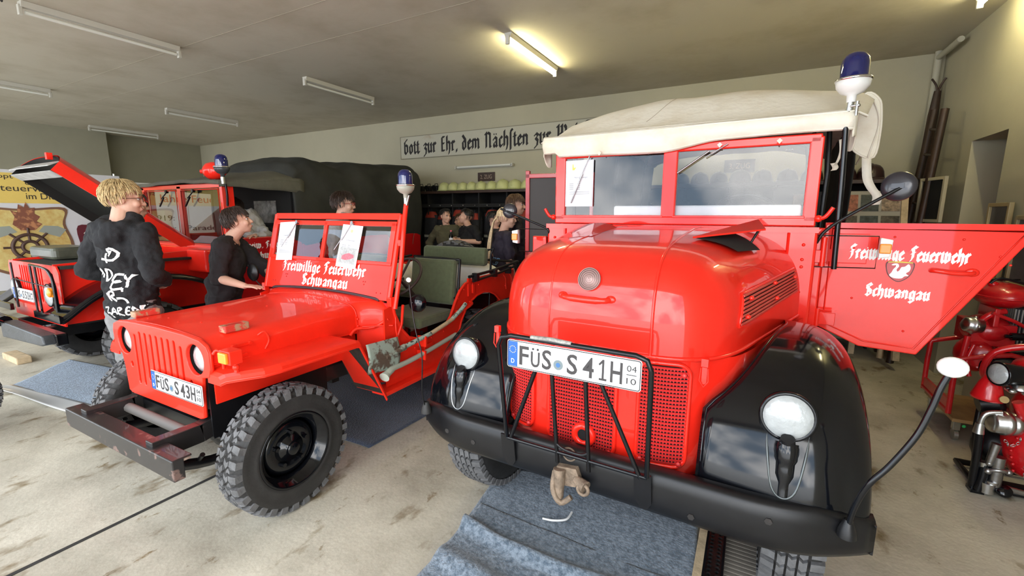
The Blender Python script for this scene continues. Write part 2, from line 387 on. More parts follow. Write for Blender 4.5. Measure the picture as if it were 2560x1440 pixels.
for i, x in enumerate((-9.6, -4.9)):
    S('trim_%d' % (i+3), MB().box(x-.18, x+.18, YF-.25, YF, 0, 3.25), PLA)  # unseen pillars behind the camera, added to give reflections some structure
b = MB().box(-2.845, -2.822, -2, 6.9, .0005, .003); S('trim_5', b, mat('floor_joint', (.03, .028, .025), .9, var=.5, vscale=20))
# ceiling board joints and the cable on the ceiling
b = MB().box(XL, XR, 2.935, 2.941, H-.002, H).box(XL, XR, 3.545, 3.551, H-.002, H); S('trim_6', b, mat('ceiling_joint', (.38, .34, .26), .9))
# pipe in the right back corner
b = MB().cyl((1.70, 7.03, 0), (1.70, 7.03, H), .035, n=12).cyl((1.70, 7.03, 3.38), (1.70, 6.4, 3.38), .03, n=10); S('trim_7', b, mat('pipe_paint', (.42, .40, .32), .6))
# doorway in the right wall
b = MB().box(XR+.3, XR+.34, 5.1, 6.1, 0, 2.6).box(XR+.29, XR+.3, 5.3, 5.38, 0, 2.3).box(XR+.29, XR+.3, 5.86, 5.93, 0, 2.3); S('door_1', b, WOODD, bevel=.004)
t = Thing('door_poster', 'red poster with pale print in the doorway of the right wall', 'poster', (XR+.285, 5.6, 1.7))
MB().box(XR+.270, XR+.285, 5.40, 5.84, 1.28, 2.18).build('poster_sheet', REDD, t)
T = frame((XR+.268, 5.62, 1.5), (0, -1, 0), (0, 0, 1)); b = MB(); text(b, '112', T, .10, .26)
for i in range(7): b.prism(rrect(.3 if i % 2 else .22, .015, .004, 1, 0, .22+.05*i), 0, .001, T)
b.build('poster_print', mat('poster_grey', (.40, .30, .26), .7), t)

TUBE_OFF = mat('unlit_tube', (.72, .72, .66), .3)
LAMPW = mat('lamp_housing', (.50, .48, .42), .5)
TUBE_ON = mat('lit_tube', (1, .98, .8), .3, emit=(1, .90, .50), estr=60)
def lamp(loc, lit, label, L_=1.24, group=None):
    t = Thing('ceiling_light', label, 'ceiling light', (0, 0, 0), loc=loc, group=group)
    MB().prism([(-.045, 0), (.045, 0), (.03, -.05), (-.03, -.05)], -L_/2, L_/2, T=frame((0, 0, 0), (1, 0, 0), (0, 0, 1))).build('lamp_housing', LAMPW, t, bevel=.004)
    MB().cyl((0, -L_/2+.03, -.085), (0, L_/2-.03, -.085), .015, n=12).build('fluorescent_tube', TUBE_ON if lit else TUBE_OFF, t)
    for s_ in (-1, 1):
        MB().box(-.022, .022, s_*(L_/2)-.014, s_*(L_/2)+.014, -.115, -.03).build('end_cap', LAMPW, t, bevel=.004)
    return t
lamp((-2.36, 4.90, H), True, 'lit warm fluorescent tube on the ceiling above the jeep and truck')
lamp((-5.81, 2.30, H), False, 'large unlit fluorescent tube nearest the camera at the upper left')
lamp((-5.51, 4.91, H), False, 'unlit fluorescent tube on the ceiling left of the lit one')
lamp((-9.26, 4.96, H), False, 'unlit fluorescent tube above the dark canvas top of the utility truck')
lamp((-9.47, 2.30, H), False, 'unlit fluorescent tube cut off by the left picture edge')
lamp((-12.5, 5.0, H), False, 'dim unlit fluorescent tube farthest back near the left pilaster')
lamp((1.53, 4.82, H), True, 'lit fluorescent tube at the top right corner by the right wall')
# fluorescent lamp on the back wall
t = Thing('wall_light', 'unlit fluorescent batten on the back wall over the 2. ZUG sign', 'wall light', (-4.38, YB, 2.47))
MB().box(-4.98, -3.78, YB-.05, YB, 2.45, 2.50).build('lamp_housing', LAMPW, t, bevel=.004)
MB().cyl((-4.95, YB-.075, 2.475), (-3.81, YB-.075, 2.475), .014, n=10).build('fluorescent_tube', TUBE_OFF, t)
for x in (-4.98, -3.78): MB().box(x-.012, x+.012, YB-.095, YB-.03, 2.45, 2.50).build('end_cap', LAMPW, t)
t = Thing('ceiling_hook', 'small dark ceiling fitting beside the nearest unlit tube', 'hook', (-5.75, 1.56, H))
MB().cyl((-5.75, 1.56, H-.03), (-5.75, 1.56, H), .02).build('hook_plate', INK, t)
MB().torus(MX.Translation((-5.75, 1.56, H-.05)) @ axmat((0, 1, 0)), .018, .004, 16, 6).build('hook_ring', INK, t)

# banner board on the back wall
t = Thing('banner_board', 'long pale board with black blackletter motto high on the back wall', 'sign', (-4.1, YB, 2.85))
b = MB().box(-6.35, -1.15, YB-.03, YB-.006, 2.70, 3.13); b.build('board', mat('banner_paint', (.47, .45, .36), .75, vscale=3, dirt=((.40, .33, .24), .30, .12)), t)
b = MB().box(-6.35, -1.15, YB-.036, YB-.03, 2.70, 2.712).box(-6.35, -1.15, YB-.036, YB-.03, 3.118, 3.13).box(-6.35, -6.338, YB-.036, YB-.03, 2.7, 3.13).build('board_edge', mat('banner_edge', (.25, .23, .17), .8), t)
T = frame((-6.25, YB-.031, 2.80), (1, 0, 0), (0, 0, 1)); MK = mat('motto_black', (.015, .012, .012), .7); wx = 0
for wd in 'Gott zur Ehr, dem NAchften zur Wehr'.split():
    aw = sum(GL[c][0] for c in wd); b = MB(); frak(b, wd, T @ MX.Translation((wx*.1245, 0, 0)), .27, (aw-.3)*.1245, .003, 'LEFT', wgt=.14); b.build('board_word', MK, t); wx += aw+.75
def zug(name_lab, cx, cz, s_, w=.36, h=.155):
    t = Thing('platoon_sign', name_lab, 'sign', (cx, YB, cz))
    MB().box(cx-w/2, cx+w/2, YB-.02, YB, cz-h/2, cz+h/2).build('sign_plate', WOODD, t, bevel=.003)
    b = MB(); text(b, s_, frame((cx, YB-.0205, cz-.036), (1, 0, 0), (0, 0, 1)), .075, w*.68); b.build('sign_lettering', mat('sign_tan', (.36, .27, .20), .6), t)
zug('small dark wooden sign reading 2. ZUG on the back wall', -4.35, 2.292, '2. ZUG')
zug('small dark wooden sign reading 3. ZUG seen through the truck windscreen', -.23, 2.29, '3. ZUG', .38, .17)

# ------------------------------------------------------------------ coat rack along the back wall
RY0, RY1 = 6.62, 7.08; RX = 1.36
t = Thing('coat_rack', 'long black gear rack along the back wall under the helmets', 'coat rack', (-2, 6.9, 0))
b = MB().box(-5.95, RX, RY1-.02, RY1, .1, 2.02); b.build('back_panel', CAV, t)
MB().box(-5.95, RX, RY0, RY1, 1.985, 2.03).build('top_shelf', WOODD, t, bevel=.004)
for i in range(14):
    x = -5.93+i*.559; MB().box(x-.012, x+.012, RY0+.05, RY1-.02, 0, 1.985).build('divider', INK, t)
MB().box(-5.95, RX, RY0+.02, RY0+.06, 1.74, 1.80).build('hook_rail', INK, t)
for i in range(29):
    x = -5.8+i*.25; MB().ell((x, RY0, 1.77), .011, 8).build('coat_hook', ALU, t)
MB().box(-5.95, RX, RY0+.02, RY1-.04, .35, .39).build('bench_shelf', WOODD, t)
# hanging turnout jackets
TJ = mat('navy_turnout_cloth', (.010, .011, .016), .8, var=.3, vscale=20); TO = mat('orange_cloth', (.26, .022, .008), .7); TR = mat('reflective_tape', (.40, .41, .37), .4)
def jacket(x, lab, orange=True):
    t = Thing('turnout_jacket', lab, 'jacket', (0, 0, 0), loc=(x, 6.74, 1.72), group='turnout jackets hanging in the rack')
    def body(u, v):
        a = 2*PI*u; z = -.04-.86*v; w = .05+.10*min(1, (v*5)**.6); d = .035+.06*min(1, (v*4)**.6)
        k = 1+.07*math.sin(a*5+v*3); return (w*k*math.cos(a), d*k*math.sin(a), z)
    b = MB(); b.grid(body, 20, 12, cu=True); b.tube([(-.10, 0, -.12), (-.12, -.01, -.4), (-.12, -.03, -.7)], [.045, .04, .035], 10).tube([(.10, 0, -.12), (.12, -.01, -.4), (.12, -.03, -.7)], [.045, .04, .035], 10)
    b.build('jacket_body', TJ, t)
    if orange:
        b = MB(); b.grid(lambda u, v: (lambda p: (p[0]*1.06, p[1]*1.12, p[2]))(body(u, .02+.13*v)), 20, 5, cu=True); b.build('shoulder_panel', TO, t)
    b = MB()
    for v0 in (.52, .86): b.grid(lambda u, v: (lambda p: (p[0]*1.05, p[1]*1.08, p[2]))(body(u, v0+.05*v)), 20, 3, cu=True)
    b.build('reflective_band', TR, t)
    MB().tube([(0, 0, 0), (0, 0, -.05)], .012, 6).build('hanging_loop', TJ, t)
    return t
jk = jacket(-5.35, 'dark jacket with orange shoulders, leftmost in the rack behind the woman in olive')
xs = [(-5.06, 'orange shouldered jacket right above the head of the woman in olive'), (-4.72, 'orange shouldered jacket hanging between the woman in olive and the boy with black hair'), (-4.38, 'orange shouldered jacket hanging behind the boy with black hair'),
      (-4.02, 'jacket with orange shoulders just right of the black haired boy'), (-3.68, 'orange shouldered jacket hanging between the black haired boy and the ponytail'), (-3.36, 'orange shouldered jacket hanging close left of the ponytail woman'), (-3.02, 'orange shouldered jacket half hidden by the ponytail woman')]
for x, lab in xs: dup(jk.o, (x, 6.74, 1.72+.03*math.sin(x*9)), label=lab)

# helmets
def helmet(name, lab, cat, m_, loc, group, rim=None, rz=0, s_=1):
    t = Thing(name, lab, cat, (0, 0, 0), loc=loc, rotz=rz, group=group)
    b = MB()
    prof = [(.138, .0), (.134, .03), (.128, .07), (.112, .11), (.085, .14), (.05, .156), (.0001, .162)]
    T = MX.Scale(s_, 4) @ MX.Diagonal((1, 1.15, 1, 1))
    b.lathe(prof, T, 28); b.build('helmet_shell', m_, t)
    b = MB(); b.lathe([(.138, .0), (.152, -.012), (.156, -.022), (.15, -.024), (.135, -.008)], T, 28); b.build('helmet_brim', rim or m_, t)
    b = MB(); b.tube([(0, -.15*s_, .03*s_), (0, -.12*s_, .105*s_), (0, -.05*s_, .155*s_), (0, .05*s_, .157*s_), (0, .12*s_, .108*s_), (0, .15*s_, .03*s_)], .011, 8, sub=5); b.build('helmet_crest', m_, t)
    return t
HY = mat('lime_helmet', (.50, .52, .24), .45, var=.12, vscale=12); HR = mat('lime_helmet_rim', (.36, .38, .16), .5)
hl = [('leftmost pale lime helmet on the rack, next to the dark ones', -5.08, 1), ('second pale lime helmet from the left on the rack', -4.87, .97), ('third pale lime helmet from the left on the rack', -4.665, .95), ('fourth pale lime helmet from the left, left of the 2. ZUG sign', -4.47, .93),
      ('fifth pale lime helmet, right below the left half of the 2. ZUG sign', -4.275, .99), ('sixth pale lime helmet, under the right half of the 2. ZUG sign', -4.06, .95), ('large pale lime helmet just right of the 2. ZUG sign', -3.835, 1.12), ('pale lime helmet second from the end beside the large one', -3.60, 1.08),
      ('pale lime helmet last but one before the open red door', -3.355, 1.04), ('rightmost pale lime helmet beside the open red door', -3.13, 1.06)]
for lab, x, s_ in hl: helmet('fire_helmet', lab, 'helmet', HY, (x, 6.80, 2.055), 'pale lime helmets on the rack', HR, rnd.uniform(-.3, .3), s_*.82)
HD = mat('dark_helmet', (.035, .014, .014), .35, coat=.2)
hd = [('dark helmet at the left end of the helmet row seen through the truck windscreen', -.95, .85), ('dark helmet second from the left seen through the truck windscreen', -.70, .85), ('dark helmet under the left edge of the 3. ZUG sign', -.46, .85), ('larger dark helmet directly under the 3. ZUG sign', -.20, .98), ('dark helmet right below the right end of the 3. ZUG sign', .06, .88),
      ('dark helmet to the right of the 3. ZUG sign', .34, .88), ('dark helmet near the right windscreen post', .60, .9), ('dark maroon helmet showing beside the hanging canvas strap', .92, .95), ('black helmet with pale badge behind the round mirror', 1.18, 1.0)]
for lab, x, s_ in hd: helmet('old_fire_helmet', lab, 'helmet', HD, (x, 6.80, 2.055), 'dark old helmets on the rack', None, rnd.uniform(-.3, .3), s_)
for i, x in enumerate((-5.62, -5.44, -5.27)):
    t = Thing('hand_lamp', ['black hand lamp nearest the dark canvas on the rack shelf', 'black hand lamp in the middle of the three on the rack shelf', 'black hand lamp beside the leftmost lime helmet'][i], 'lamp', (0, 0, 0), loc=(x, 6.80, 2.03), group='black hand lamps on the rack shelf')
    MB().box(-.05, .05, -.05, .05, 0, .11).build('lamp_body', BLKS, t, bevel=.01)
    MB().cyl((0, -.05, .075), (0, -.085, .075), .035, .042, n=16).build('lamp_head', BLKS, t)
    MB().tube([(-.035, 0, .11), (-.03, 0, .145), (.03, 0, .145), (.035, 0, .11)], .007, 6).build('lamp_handle', BLKS, t)

# ------------------------------------------------------------------ banners at the left
t = Thing('anniversary_banner', 'white banner with yellow strip and painted coats of arms at the far left', 'banner', (-8.5, 2.5, 0))
BX = -8.5
MB().box(BX-.02, BX, .9, 3.25, .62, 2.17).build('banner_sheet', mat('banner_white', (.60, .61, .64), .6, var=.05, vscale=2), t)
for y in (.95, 3.2): MB().cyl((BX-.03, y, 0), (BX-.03, y, 2.2), .015, n=8).build('banner_pole', ALU, t)
YB1 = mat('banner_yellow', (.70, .52, .13), .6, var=.08, vscale=3)
MB().box(BX, BX+.004, .9, 2.62, 1.745, 2.13).build('yellow_strip', YB1, t)
def LT(y, z): return frame((BX+.0045, y, z), (0, 1, 0), (0, 0, 1))
def TY(y, z, s_, h, w, m_='banner_ink', al='LEFT'):
    b = MB(); text(b, s_, LT(y, z), h, w, .002, align=al); return b.build('banner_print', mat('banner_ink', (.03, .025, .02), .7), t)
TY(1.93, 2.06, 'tippt', .06, .2); TY(2.23, 1.985, 'das', .07, .14); TY(1.95, 1.90, 'steuerwehr', .085, .62); TY(2.22, 1.80, 'im Dienst', .085, .42)
# shield with a ship's wheel, crossed axes and flame
sh = c2([(-.42, .42), (0, .40), (.42, .42), (.40, .2), (.46, -.1), (.36, -.36), (0, -.50), (-.36, -.36), (-.46, -.1), (-.40, .2)], 5)
cy_, cz_ = 2.16, 1.27
T = LT(cy_, cz_)
MB().prism(sh, 0, .003, T).build('shield_rim', mat('shield_brown', (.18, .09, .05), .6), t)
MB().prism([(x*.93, y*.93) for x, y in sh], .003, .005, T).build('shield_field', mat('shield_gold', (.62, .52, .20), .6, vscale=6, dirt=((.50, .30, .08), .36, .2)), t)
b = MB(); b.torus(T @ MX.Translation((.02, -.1, .008)), .165, .022, 32, 6, 0, 2*PI).torus(T @ MX.Translation((.02, -.1, .008)), .075, .02, 24, 6)
for k in range(8):
    a = 2*PI*k/8; b.tube([T @ V((.02+.06*math.cos(a), -.1+.06*math.sin(a), .008)), T @ V((.02+.25*math.cos(a), -.1+.25*math.sin(a), .008))], .014, 6)
b.build('painted_wheel', mat('emblem_brown', (.07, .035, .025), .6), t)
for s_ in (-1, 1): MB().prism([(x*s_+.02, y) for x, y in [(.1, .1), (.3, .02), (.38, .12), (.30, .17), (.16, .18)]][::s_], .004, .007, T).build('painted_axe', mat('emblem_grey', (.28, .31, .27), .6), t)
fl = [(-.06, .12), (-.13, .2), (-.1, .3), (-.13, .38), (-.07, .36), (-.05, .46), (0, .42), (.02, .49), (.05, .41), (.1, .42), (.09, .34), (.14, .3), (.1, .24), (.15, .2), (.07, .12)]
MB().prism([(x+.02, y) for x, y in fl], .004, .007, T).build('painted_flame', mat('emblem_flame', (.20, .07, .04), .6, vscale=14, dirt=((.45, .2, .09), .4, .1)), t)
SWAN = [(-.16, -.05), (-.2, -.13), (-.1, -.2), (.06, -.2), (.12, -.14), (.2, -.12), (.14, -.06), (.2, 0), (.22, .1), (.17, .19), (.10, .12), (.03, .1), (0, .02), (-.04, -.02), (-.06, .04), (-.02, .12), (-.05, .19), (-.13, .19), (-.18, .15), (-.13, .14), (-.09, .15), (-.09, .1), (-.13, .04)]
def swan(b, T, k, d=.002): b.prism([(x*k, y*k) for x, y in c2(SWAN, 3)], 0, d, T)
T2 = LT(2.94, 1.18)
MB().prism(c2([(-.25, .26), (0, .25), (.25, .26), (.25, 0), (.2, -.2), (0, -.32), (-.2, -.2), (-.25, 0)], 4), 0, .004, T2).build('swan_shield', mat('shield_maroon', (.11, .012, .022), .6), t)
b = MB(); swan(b, T2 @ MX.Translation((0, -.02, .004)), 1.12); b.build('painted_swan', mat('swan_white', (.62, .62, .55), .6, var=.1, vscale=12), t)
b = MB()
for k in range(4): b.tube([T2 @ V((.02+.03*k, -.06+.0*k, .008)), T2 @ V((.07+.035*k, .02+.02*k, .008)), T2 @ V((.10+.03*k, .13, .008))], .004, 5)
b.build('swan_feathers', mat('swan_line', (.06, .05, .04), .6), t)

t = Thing('fire_brigade_banner', 'white banner with red and black print seen through the field truck windscreen', 'banner', (-8.5, 4.2, 0))
MB().box(BX-.02, BX, 3.35, 5.6, .7, 2.09).build('banner_sheet', mat('banner_cream', (.56, .56, .50), .6, var=.05, vscale=2), t)
for y in (3.4, 5.55): MB().cyl((BX-.03, y, 0), (BX-.03, y, 2.12), .015, n=8).build('banner_pole', ALU, t)
b = MB(); text(b, '100 Jahre Feuerwehr', LT(3.42, 1.80), .13, 1.66, .002, align='LEFT'); b.build('red_print', mat('print_red', (.42, .06, .05), .6), t)
b = MB(); text(b, '1919:', LT(3.62, 1.50), .09, .3, .002, align='LEFT'); text(b, 'Uhr:   Parade', LT(3.62, 1.33), .09, .95, .002, align='LEFT'); text(b, 'im Mai', LT(3.95, 1.19), .07, .3, .002, align='LEFT')
b.build('black_print', mat('banner_ink', (.03, .025, .02), .7), t)
t = Thing('wall_lettering', 'dark painted letters ending in gau on the left wall', 'lettering', (XL, 3, 2.8))
b = MB(); text(b, 'Schwangau', frame((XL+.001, 3.52, 2.66), (0, 1, 0), (0, 0, 1)), .28, 1.9, .003, align='RIGHT'); b.build('painted_letters', mat('wall_ink', (.06, .065, .08), .7), t)

# ------------------------------------------------------------------ right back corner
t = Thing('ladder', 'dark wooden ladder leaning in the right back corner', 'ladder', (1.3, 6.9, 0))
A_, B_ = V((1.44, 6.58, 0)), V((1.635, 6.62, 2.75)); C_, D_ = V((1.46, 6.15, 0)), V((1.61, 6.2, 2.68))
for p, q in ((A_, B_), (C_, D_)): MB().tube([p, q], .035, 4).build('ladder_rail', WOODD, t)
for i in range(10): k = .07+.095*i; MB().cyl(A_.lerp(B_, k), C_.lerp(D_, k), .014, n=8).build('rung', WOODD, t)
t = Thing('hay_fork', 'dark wooden pole with a forked tip leaning in the right corner', 'pole', (1.6, 6.8, 0))
MB().tube([(1.58, 6.76, 0), (1.64, 6.84, 1.5), (1.71, 6.92, 3.0)], [.03, .03, .05, .04, .03, .02], 8, sub=4, flat=1.6).build('pole_shaft', WOODD, t)
for s_ in (-1, 1): MB().tube([(1.71, 6.92, 2.98), (1.71+s_*.02, 6.92, 3.06), (1.70+s_*.06, 6.90, 3.13)], .010, 6, sub=3).build('fork_tine', WOODD, t)
# A-frame with photographs
t = Thing('photo_easel', 'A-frame photo display board with light wooden edge behind the open truck door', 'display board', (1.2, 5.9, 0))
FT = frame((.64, 5.86, .7), (1, .12, 0), (0, .20, 1))
MB().prism([(0, 0), (.76, 0), (.76, 1.2), (0, 1.2)], -.015, 0, FT).build('display_panel', mat('display_grey', (.30, .28, .25), .7), t)
for a_, b_ in (((.78, -.6), (.78, 1.24)),): MB().box(a_[0]-.03, a_[0]+.03, a_[1], b_[1], -.03, .02, FT).build('easel_leg', WOODP, t, bevel=.004)
MB().box(-.05, 0, -.6, 1.24, -.03, .02, FT).build('easel_leg', WOODP, t, bevel=.004)
MB().tube([FT @ V((.80, 1.22, -.03)), (1.36, 6.12, .05)], .03, 4).build('easel_leg', WOODP, t)
PC = [mat('photo_a', (.10, .08, .06), .4, var=.8, vscale=25), mat('photo_b', (.30, .22, .16), .4, var=.8, vscale=25), mat('photo_c', (.05, .06, .06), .4, var=.8, vscale=25), mat('photo_d', (.32, .10, .06), .4, var=.7, vscale=25)]
for i in range(4):
    for j in range(5):
        b = MB().box(.03+.185*i, .03+.185*i+.16, .06+.23*j, .06+.23*j+.18, 0, .003, FT); b.build('photo_print', PC[(i*3+j*2+i*j) % 4], t)
# framed pictures
def picture(lab, o, x, y_, w, h, m_in=INK, fr=WOODP, name='framed_picture'):
    t = Thing(name, lab, 'picture', o); T = frame(o, x, y_)
    curve_frame = MB(); e = .03
    for q in ((0, e, 0, h), (w-e, w, 0, h), (e, w-e, 0, e), (e, w-e, h-e, h)): curve_frame.box(q[0], q[1], q[2], q[3], 0, .03, T)
    curve_frame.build('picture_frame', fr, t, bevel=.003); MB().box(e, w-e, e, h-e, .005, .012, T).build('picture_sheet', m_in, t)
    b = MB(); b.ell((w/2, h*.62, .012), (w*.12, w*.15, .004), 12, None) if 0 else None
    return t, T
picture('small framed picture with a pale right edge leaning in the corner by the doorway', (1.55, 6.30, 1.55), (.25, -.95, 0), (0, 0, 1), .38, .45, INK, mat('pale_frame', (.45, .40, .28), .5))
t_, T_ = picture('tall framed dark photograph on the right wall beside the doorway', (1.745, 5.20, 1.10), (0, -1, 0), (0, .0, 1), .36, .62, mat('photo_e', (.05, .05, .055), .3, var=.7, vscale=6), mat('gold_frame', (.36, .27, .12), .4))
picture('framed portrait partly cut off by the right picture edge', (1.745, 4.72, 1.10), (0, -1, 0), (0, 0, 1), .36, .52, mat('photo_f', (.06, .05, .06), .3, var=.7, vscale=6), mat('gold_frame2', (.30, .23, .11), .4))
# round plaque
t = Thing('round_plaque', 'large round dark olive wall plaque at the right picture edge', 'plaque', (XR-.02, 4.20, 2.15))
T = frame((XR-.001, 4.28, 2.02), (0, -1, 0), (0, 0, 1))
MB().lathe([(.0001, .045), (.40, .04), (.45, .03), (.47, 0)], T @ MX.Diagonal((1, 1.35, 1, 1)), 40).build('plaque_disc', mat('plaque_olive', (.115, .10, .035), .55, var=.15, vscale=5), t)
MB().torus(T @ MX.Translation((0, 0, .03)) @ MX.Diagonal((1, 1.35, 1, 1)), .455, .018, 40, 6).build('plaque_rim', mat('plaque_rim', (.07, .06, .025), .5), t)
b = MB(); b.tube([T @ V((-.2, .05, .05)), T @ V((0, .0, .055)), T @ V((.2, .06, .05))], .01, 6, sub=4); b.build('plaque_relief', mat('plaque_rim', (0, 0, 0)), t)
# red standing shapes and rack glimpsed behind the truck
t = Thing('gear_stand', 'pale wooden gear stand with metal clips seen behind the truck cab', 'stand', (.9, 6.37, 0))
for x in (.56, 1.14): MB().box(x-.03, x+.03, 6.35, 6.4, 0, 1.86).build('stand_post', WOODP, t, bevel=.003)
MB().box(.40, 1.24, 6.34, 6.40, 1.74, 1.86).build('stand_rail', WOODP, t, bevel=.003)
for x in (.70, .88, 1.03):
    MB().box(x-.04, x+.04, 6.30, 6.34, 1.60, 1.70).build('stand_clip', ALU, t, bevel=.004); MB().cyl((x, 6.32, 1.6), (x, 6.32, 1.1), .012, n=8).build('hanging_tool', WOODP, t)
# ------------------------------------------------------------------ mats on the floor
def felt(name, col):
    mt = mat(name, col, .95, bump=.9, bscale=90, var=.55, vscale=55, sheen=.3); return mt
FELT = mat('blue_felt', (.205, .25, .30), .95, bump=.9, bscale=70, vscale=42, dirt=((.07, .10, .135), .38, .22), sheen=.3)
def cloth(name, lab, pts, m_, thick=.006, wr=.01, fq=6, cat='mat', n=46, edge=None, seed=0):
    # quad patch pts (4 corners, ccw) with wrinkles
    P = [V(p) for p in pts]
    def fn(u, v):
        p = P[0].lerp(P[1], u).lerp(P[3].lerp(P[2], u), v)
        z = noise.noise(V((p.x*fq*.35+seed, p.y*fq, seed)))
        z = max(0, z)*wr*2+thick+.001
        return (p.x+.012*math.sin(v*9+seed), p.y+.01*math.sin(u*7+seed), p.z+z)
    b = MB(); b.grid(fn, n, n); o = b.build(name, m_, origin=P[0], solid=thick)
    return tag(o, lab, cat)
cloth('felt_mat', 'blue grey speckled felt mat lying under the front of the truck', [(-1.17, .9, 0), (-.08, .9, 0), (-.125, 2.6, 0), (-1.27, 2.3, 0)], FELT, .008, .012, 2.6, n=70, seed=3)
b = MB()
def fold(u, v):
    x = -1.19+1.08*u; y = 1.20+.66*v+.05*(1-u); r1 = 1.73-.06*u-.03*math.sin(u*5); r2 = 1.50-.16*u
    z = .012+.050*math.exp(-((y-r1)/.035)**2)*(.25+.75*(1-u)**.6)+.038*math.exp(-((y-r2)/.06)**2)*(.3+.7*math.sin(1+u*2)**2)
    return (x-.03*v*(1-u), y, z+.010*noise.noise(V((x*5, y*5, 1))))
b.grid(fold, 70, 60); tag(b.build('folded_felt', FELT, origin=(-1, 1, 0), solid=.010), 'wrinkled front edge of blue felt bunched up at the bottom of the picture', 'mat')
b = MB(); b.tube([(-.86, 1.95, .024), (-.80, 1.96, .027), (-.745, 2.0, .027), (-.74, 2.07, .025)], .006, 6, sub=6)
tag(b.build('chalk_arc', mat('chalk_white', (.7, .7, .68), .9), origin=(-.8, 2.0, .02)), 'thin white curved scrap lying on the blue felt mat', 'scrap')
cloth('felt_mat', 'dark blue felt mat on the floor under the jeep', [(-3.6, 2.0, 0), (-2.25, 2.05, 0), (-2.05, 4.4, 0), (-3.6, 4.4, 0)], felt('navy_felt', (.035, .05, .085)), .006, .006, 5, seed=8)
cloth('felt_mat', 'light blue mat with a curled white edge on the floor at the left', [(-6.02, 1.25, 0), (-4.75, 1.30, 0), (-4.85, 2.05, 0), (-6.6, 1.85, 0)], felt('pale_blue_felt', (.25, .33, .43)), .006, .006, 4, seed=5)
b = MB()
b.grid(lambda u, v: (-6.1+1.35*u, 1.10+.18*u+.17*v, .012+.05*(1-v)**2*(.6+.4*math.sin(u*5))), 24, 8)
tag(b.build('plastic_foil', mat('clear_foil', (.72, .74, .74), .2, coat=.4), origin=(-5.5, 1.1, 0), solid=.003), 'crumpled white foil edge along the light blue mat', 'foil')
b = MB(); b.box(-.115, -.075, 1.2, 2.35, .002, .03); tag(b.build('wooden_batten', WOODP, origin=(-.1, 1.8, 0), bevel=.003), 'light wooden batten on the floor beside the felt mat and drain grate', 'batten')
# perforated drain grate
t = Thing('drain_grate', 'black perforated steel drain grate beside the wooden batten', 'grate', (-.02, 1.8, 0))
o_ = [[(-.07, 1.2), (.0, 1.2), (.0, 2.35), (-.07, 2.35)]]
for i in range(42):
    for j in range(2): o_.append(circ(-.052+.034*j, 1.22+.027*i, .010, 8))
b = MB(); curve_mesh(b, o_, .012, MX.Translation((0, 0, .012))); b.build('perforated_plate', STL, t)
MB().box(-.07, .0, 1.2, 2.35, .0015, .004).build('grate_gutter', CAV, t)
for x in (-.073, .003): MB().box(x-.005, x+.005, 1.2, 2.35, .0015, .03).build('grate_rim', BLKS, t)
b = MB().box(.008, .26, 1.2, 2.35, .001, .006)
for i in range(40): b.box(.01, .258, 1.21+.028*i, 1.223+.028*i, .006, .009)
tag(b.build('ribbed_plate', mat('ribbed_grey', (.20, .18, .15), .6), origin=(.13, 1.8, 0)), 'ribbed grey floor plate to the right of the drain grate', 'floor plate')

o = MB().box(.48, .62, 3.98, 4.16, .001, .006).build('floor_tile', mat('pale_tile', (.62, .58, .48), .6), origin=(.55, 4.07, 0)); tag(o, 'small pale rectangular plate lying on the floor below the open truck door', 'plate')
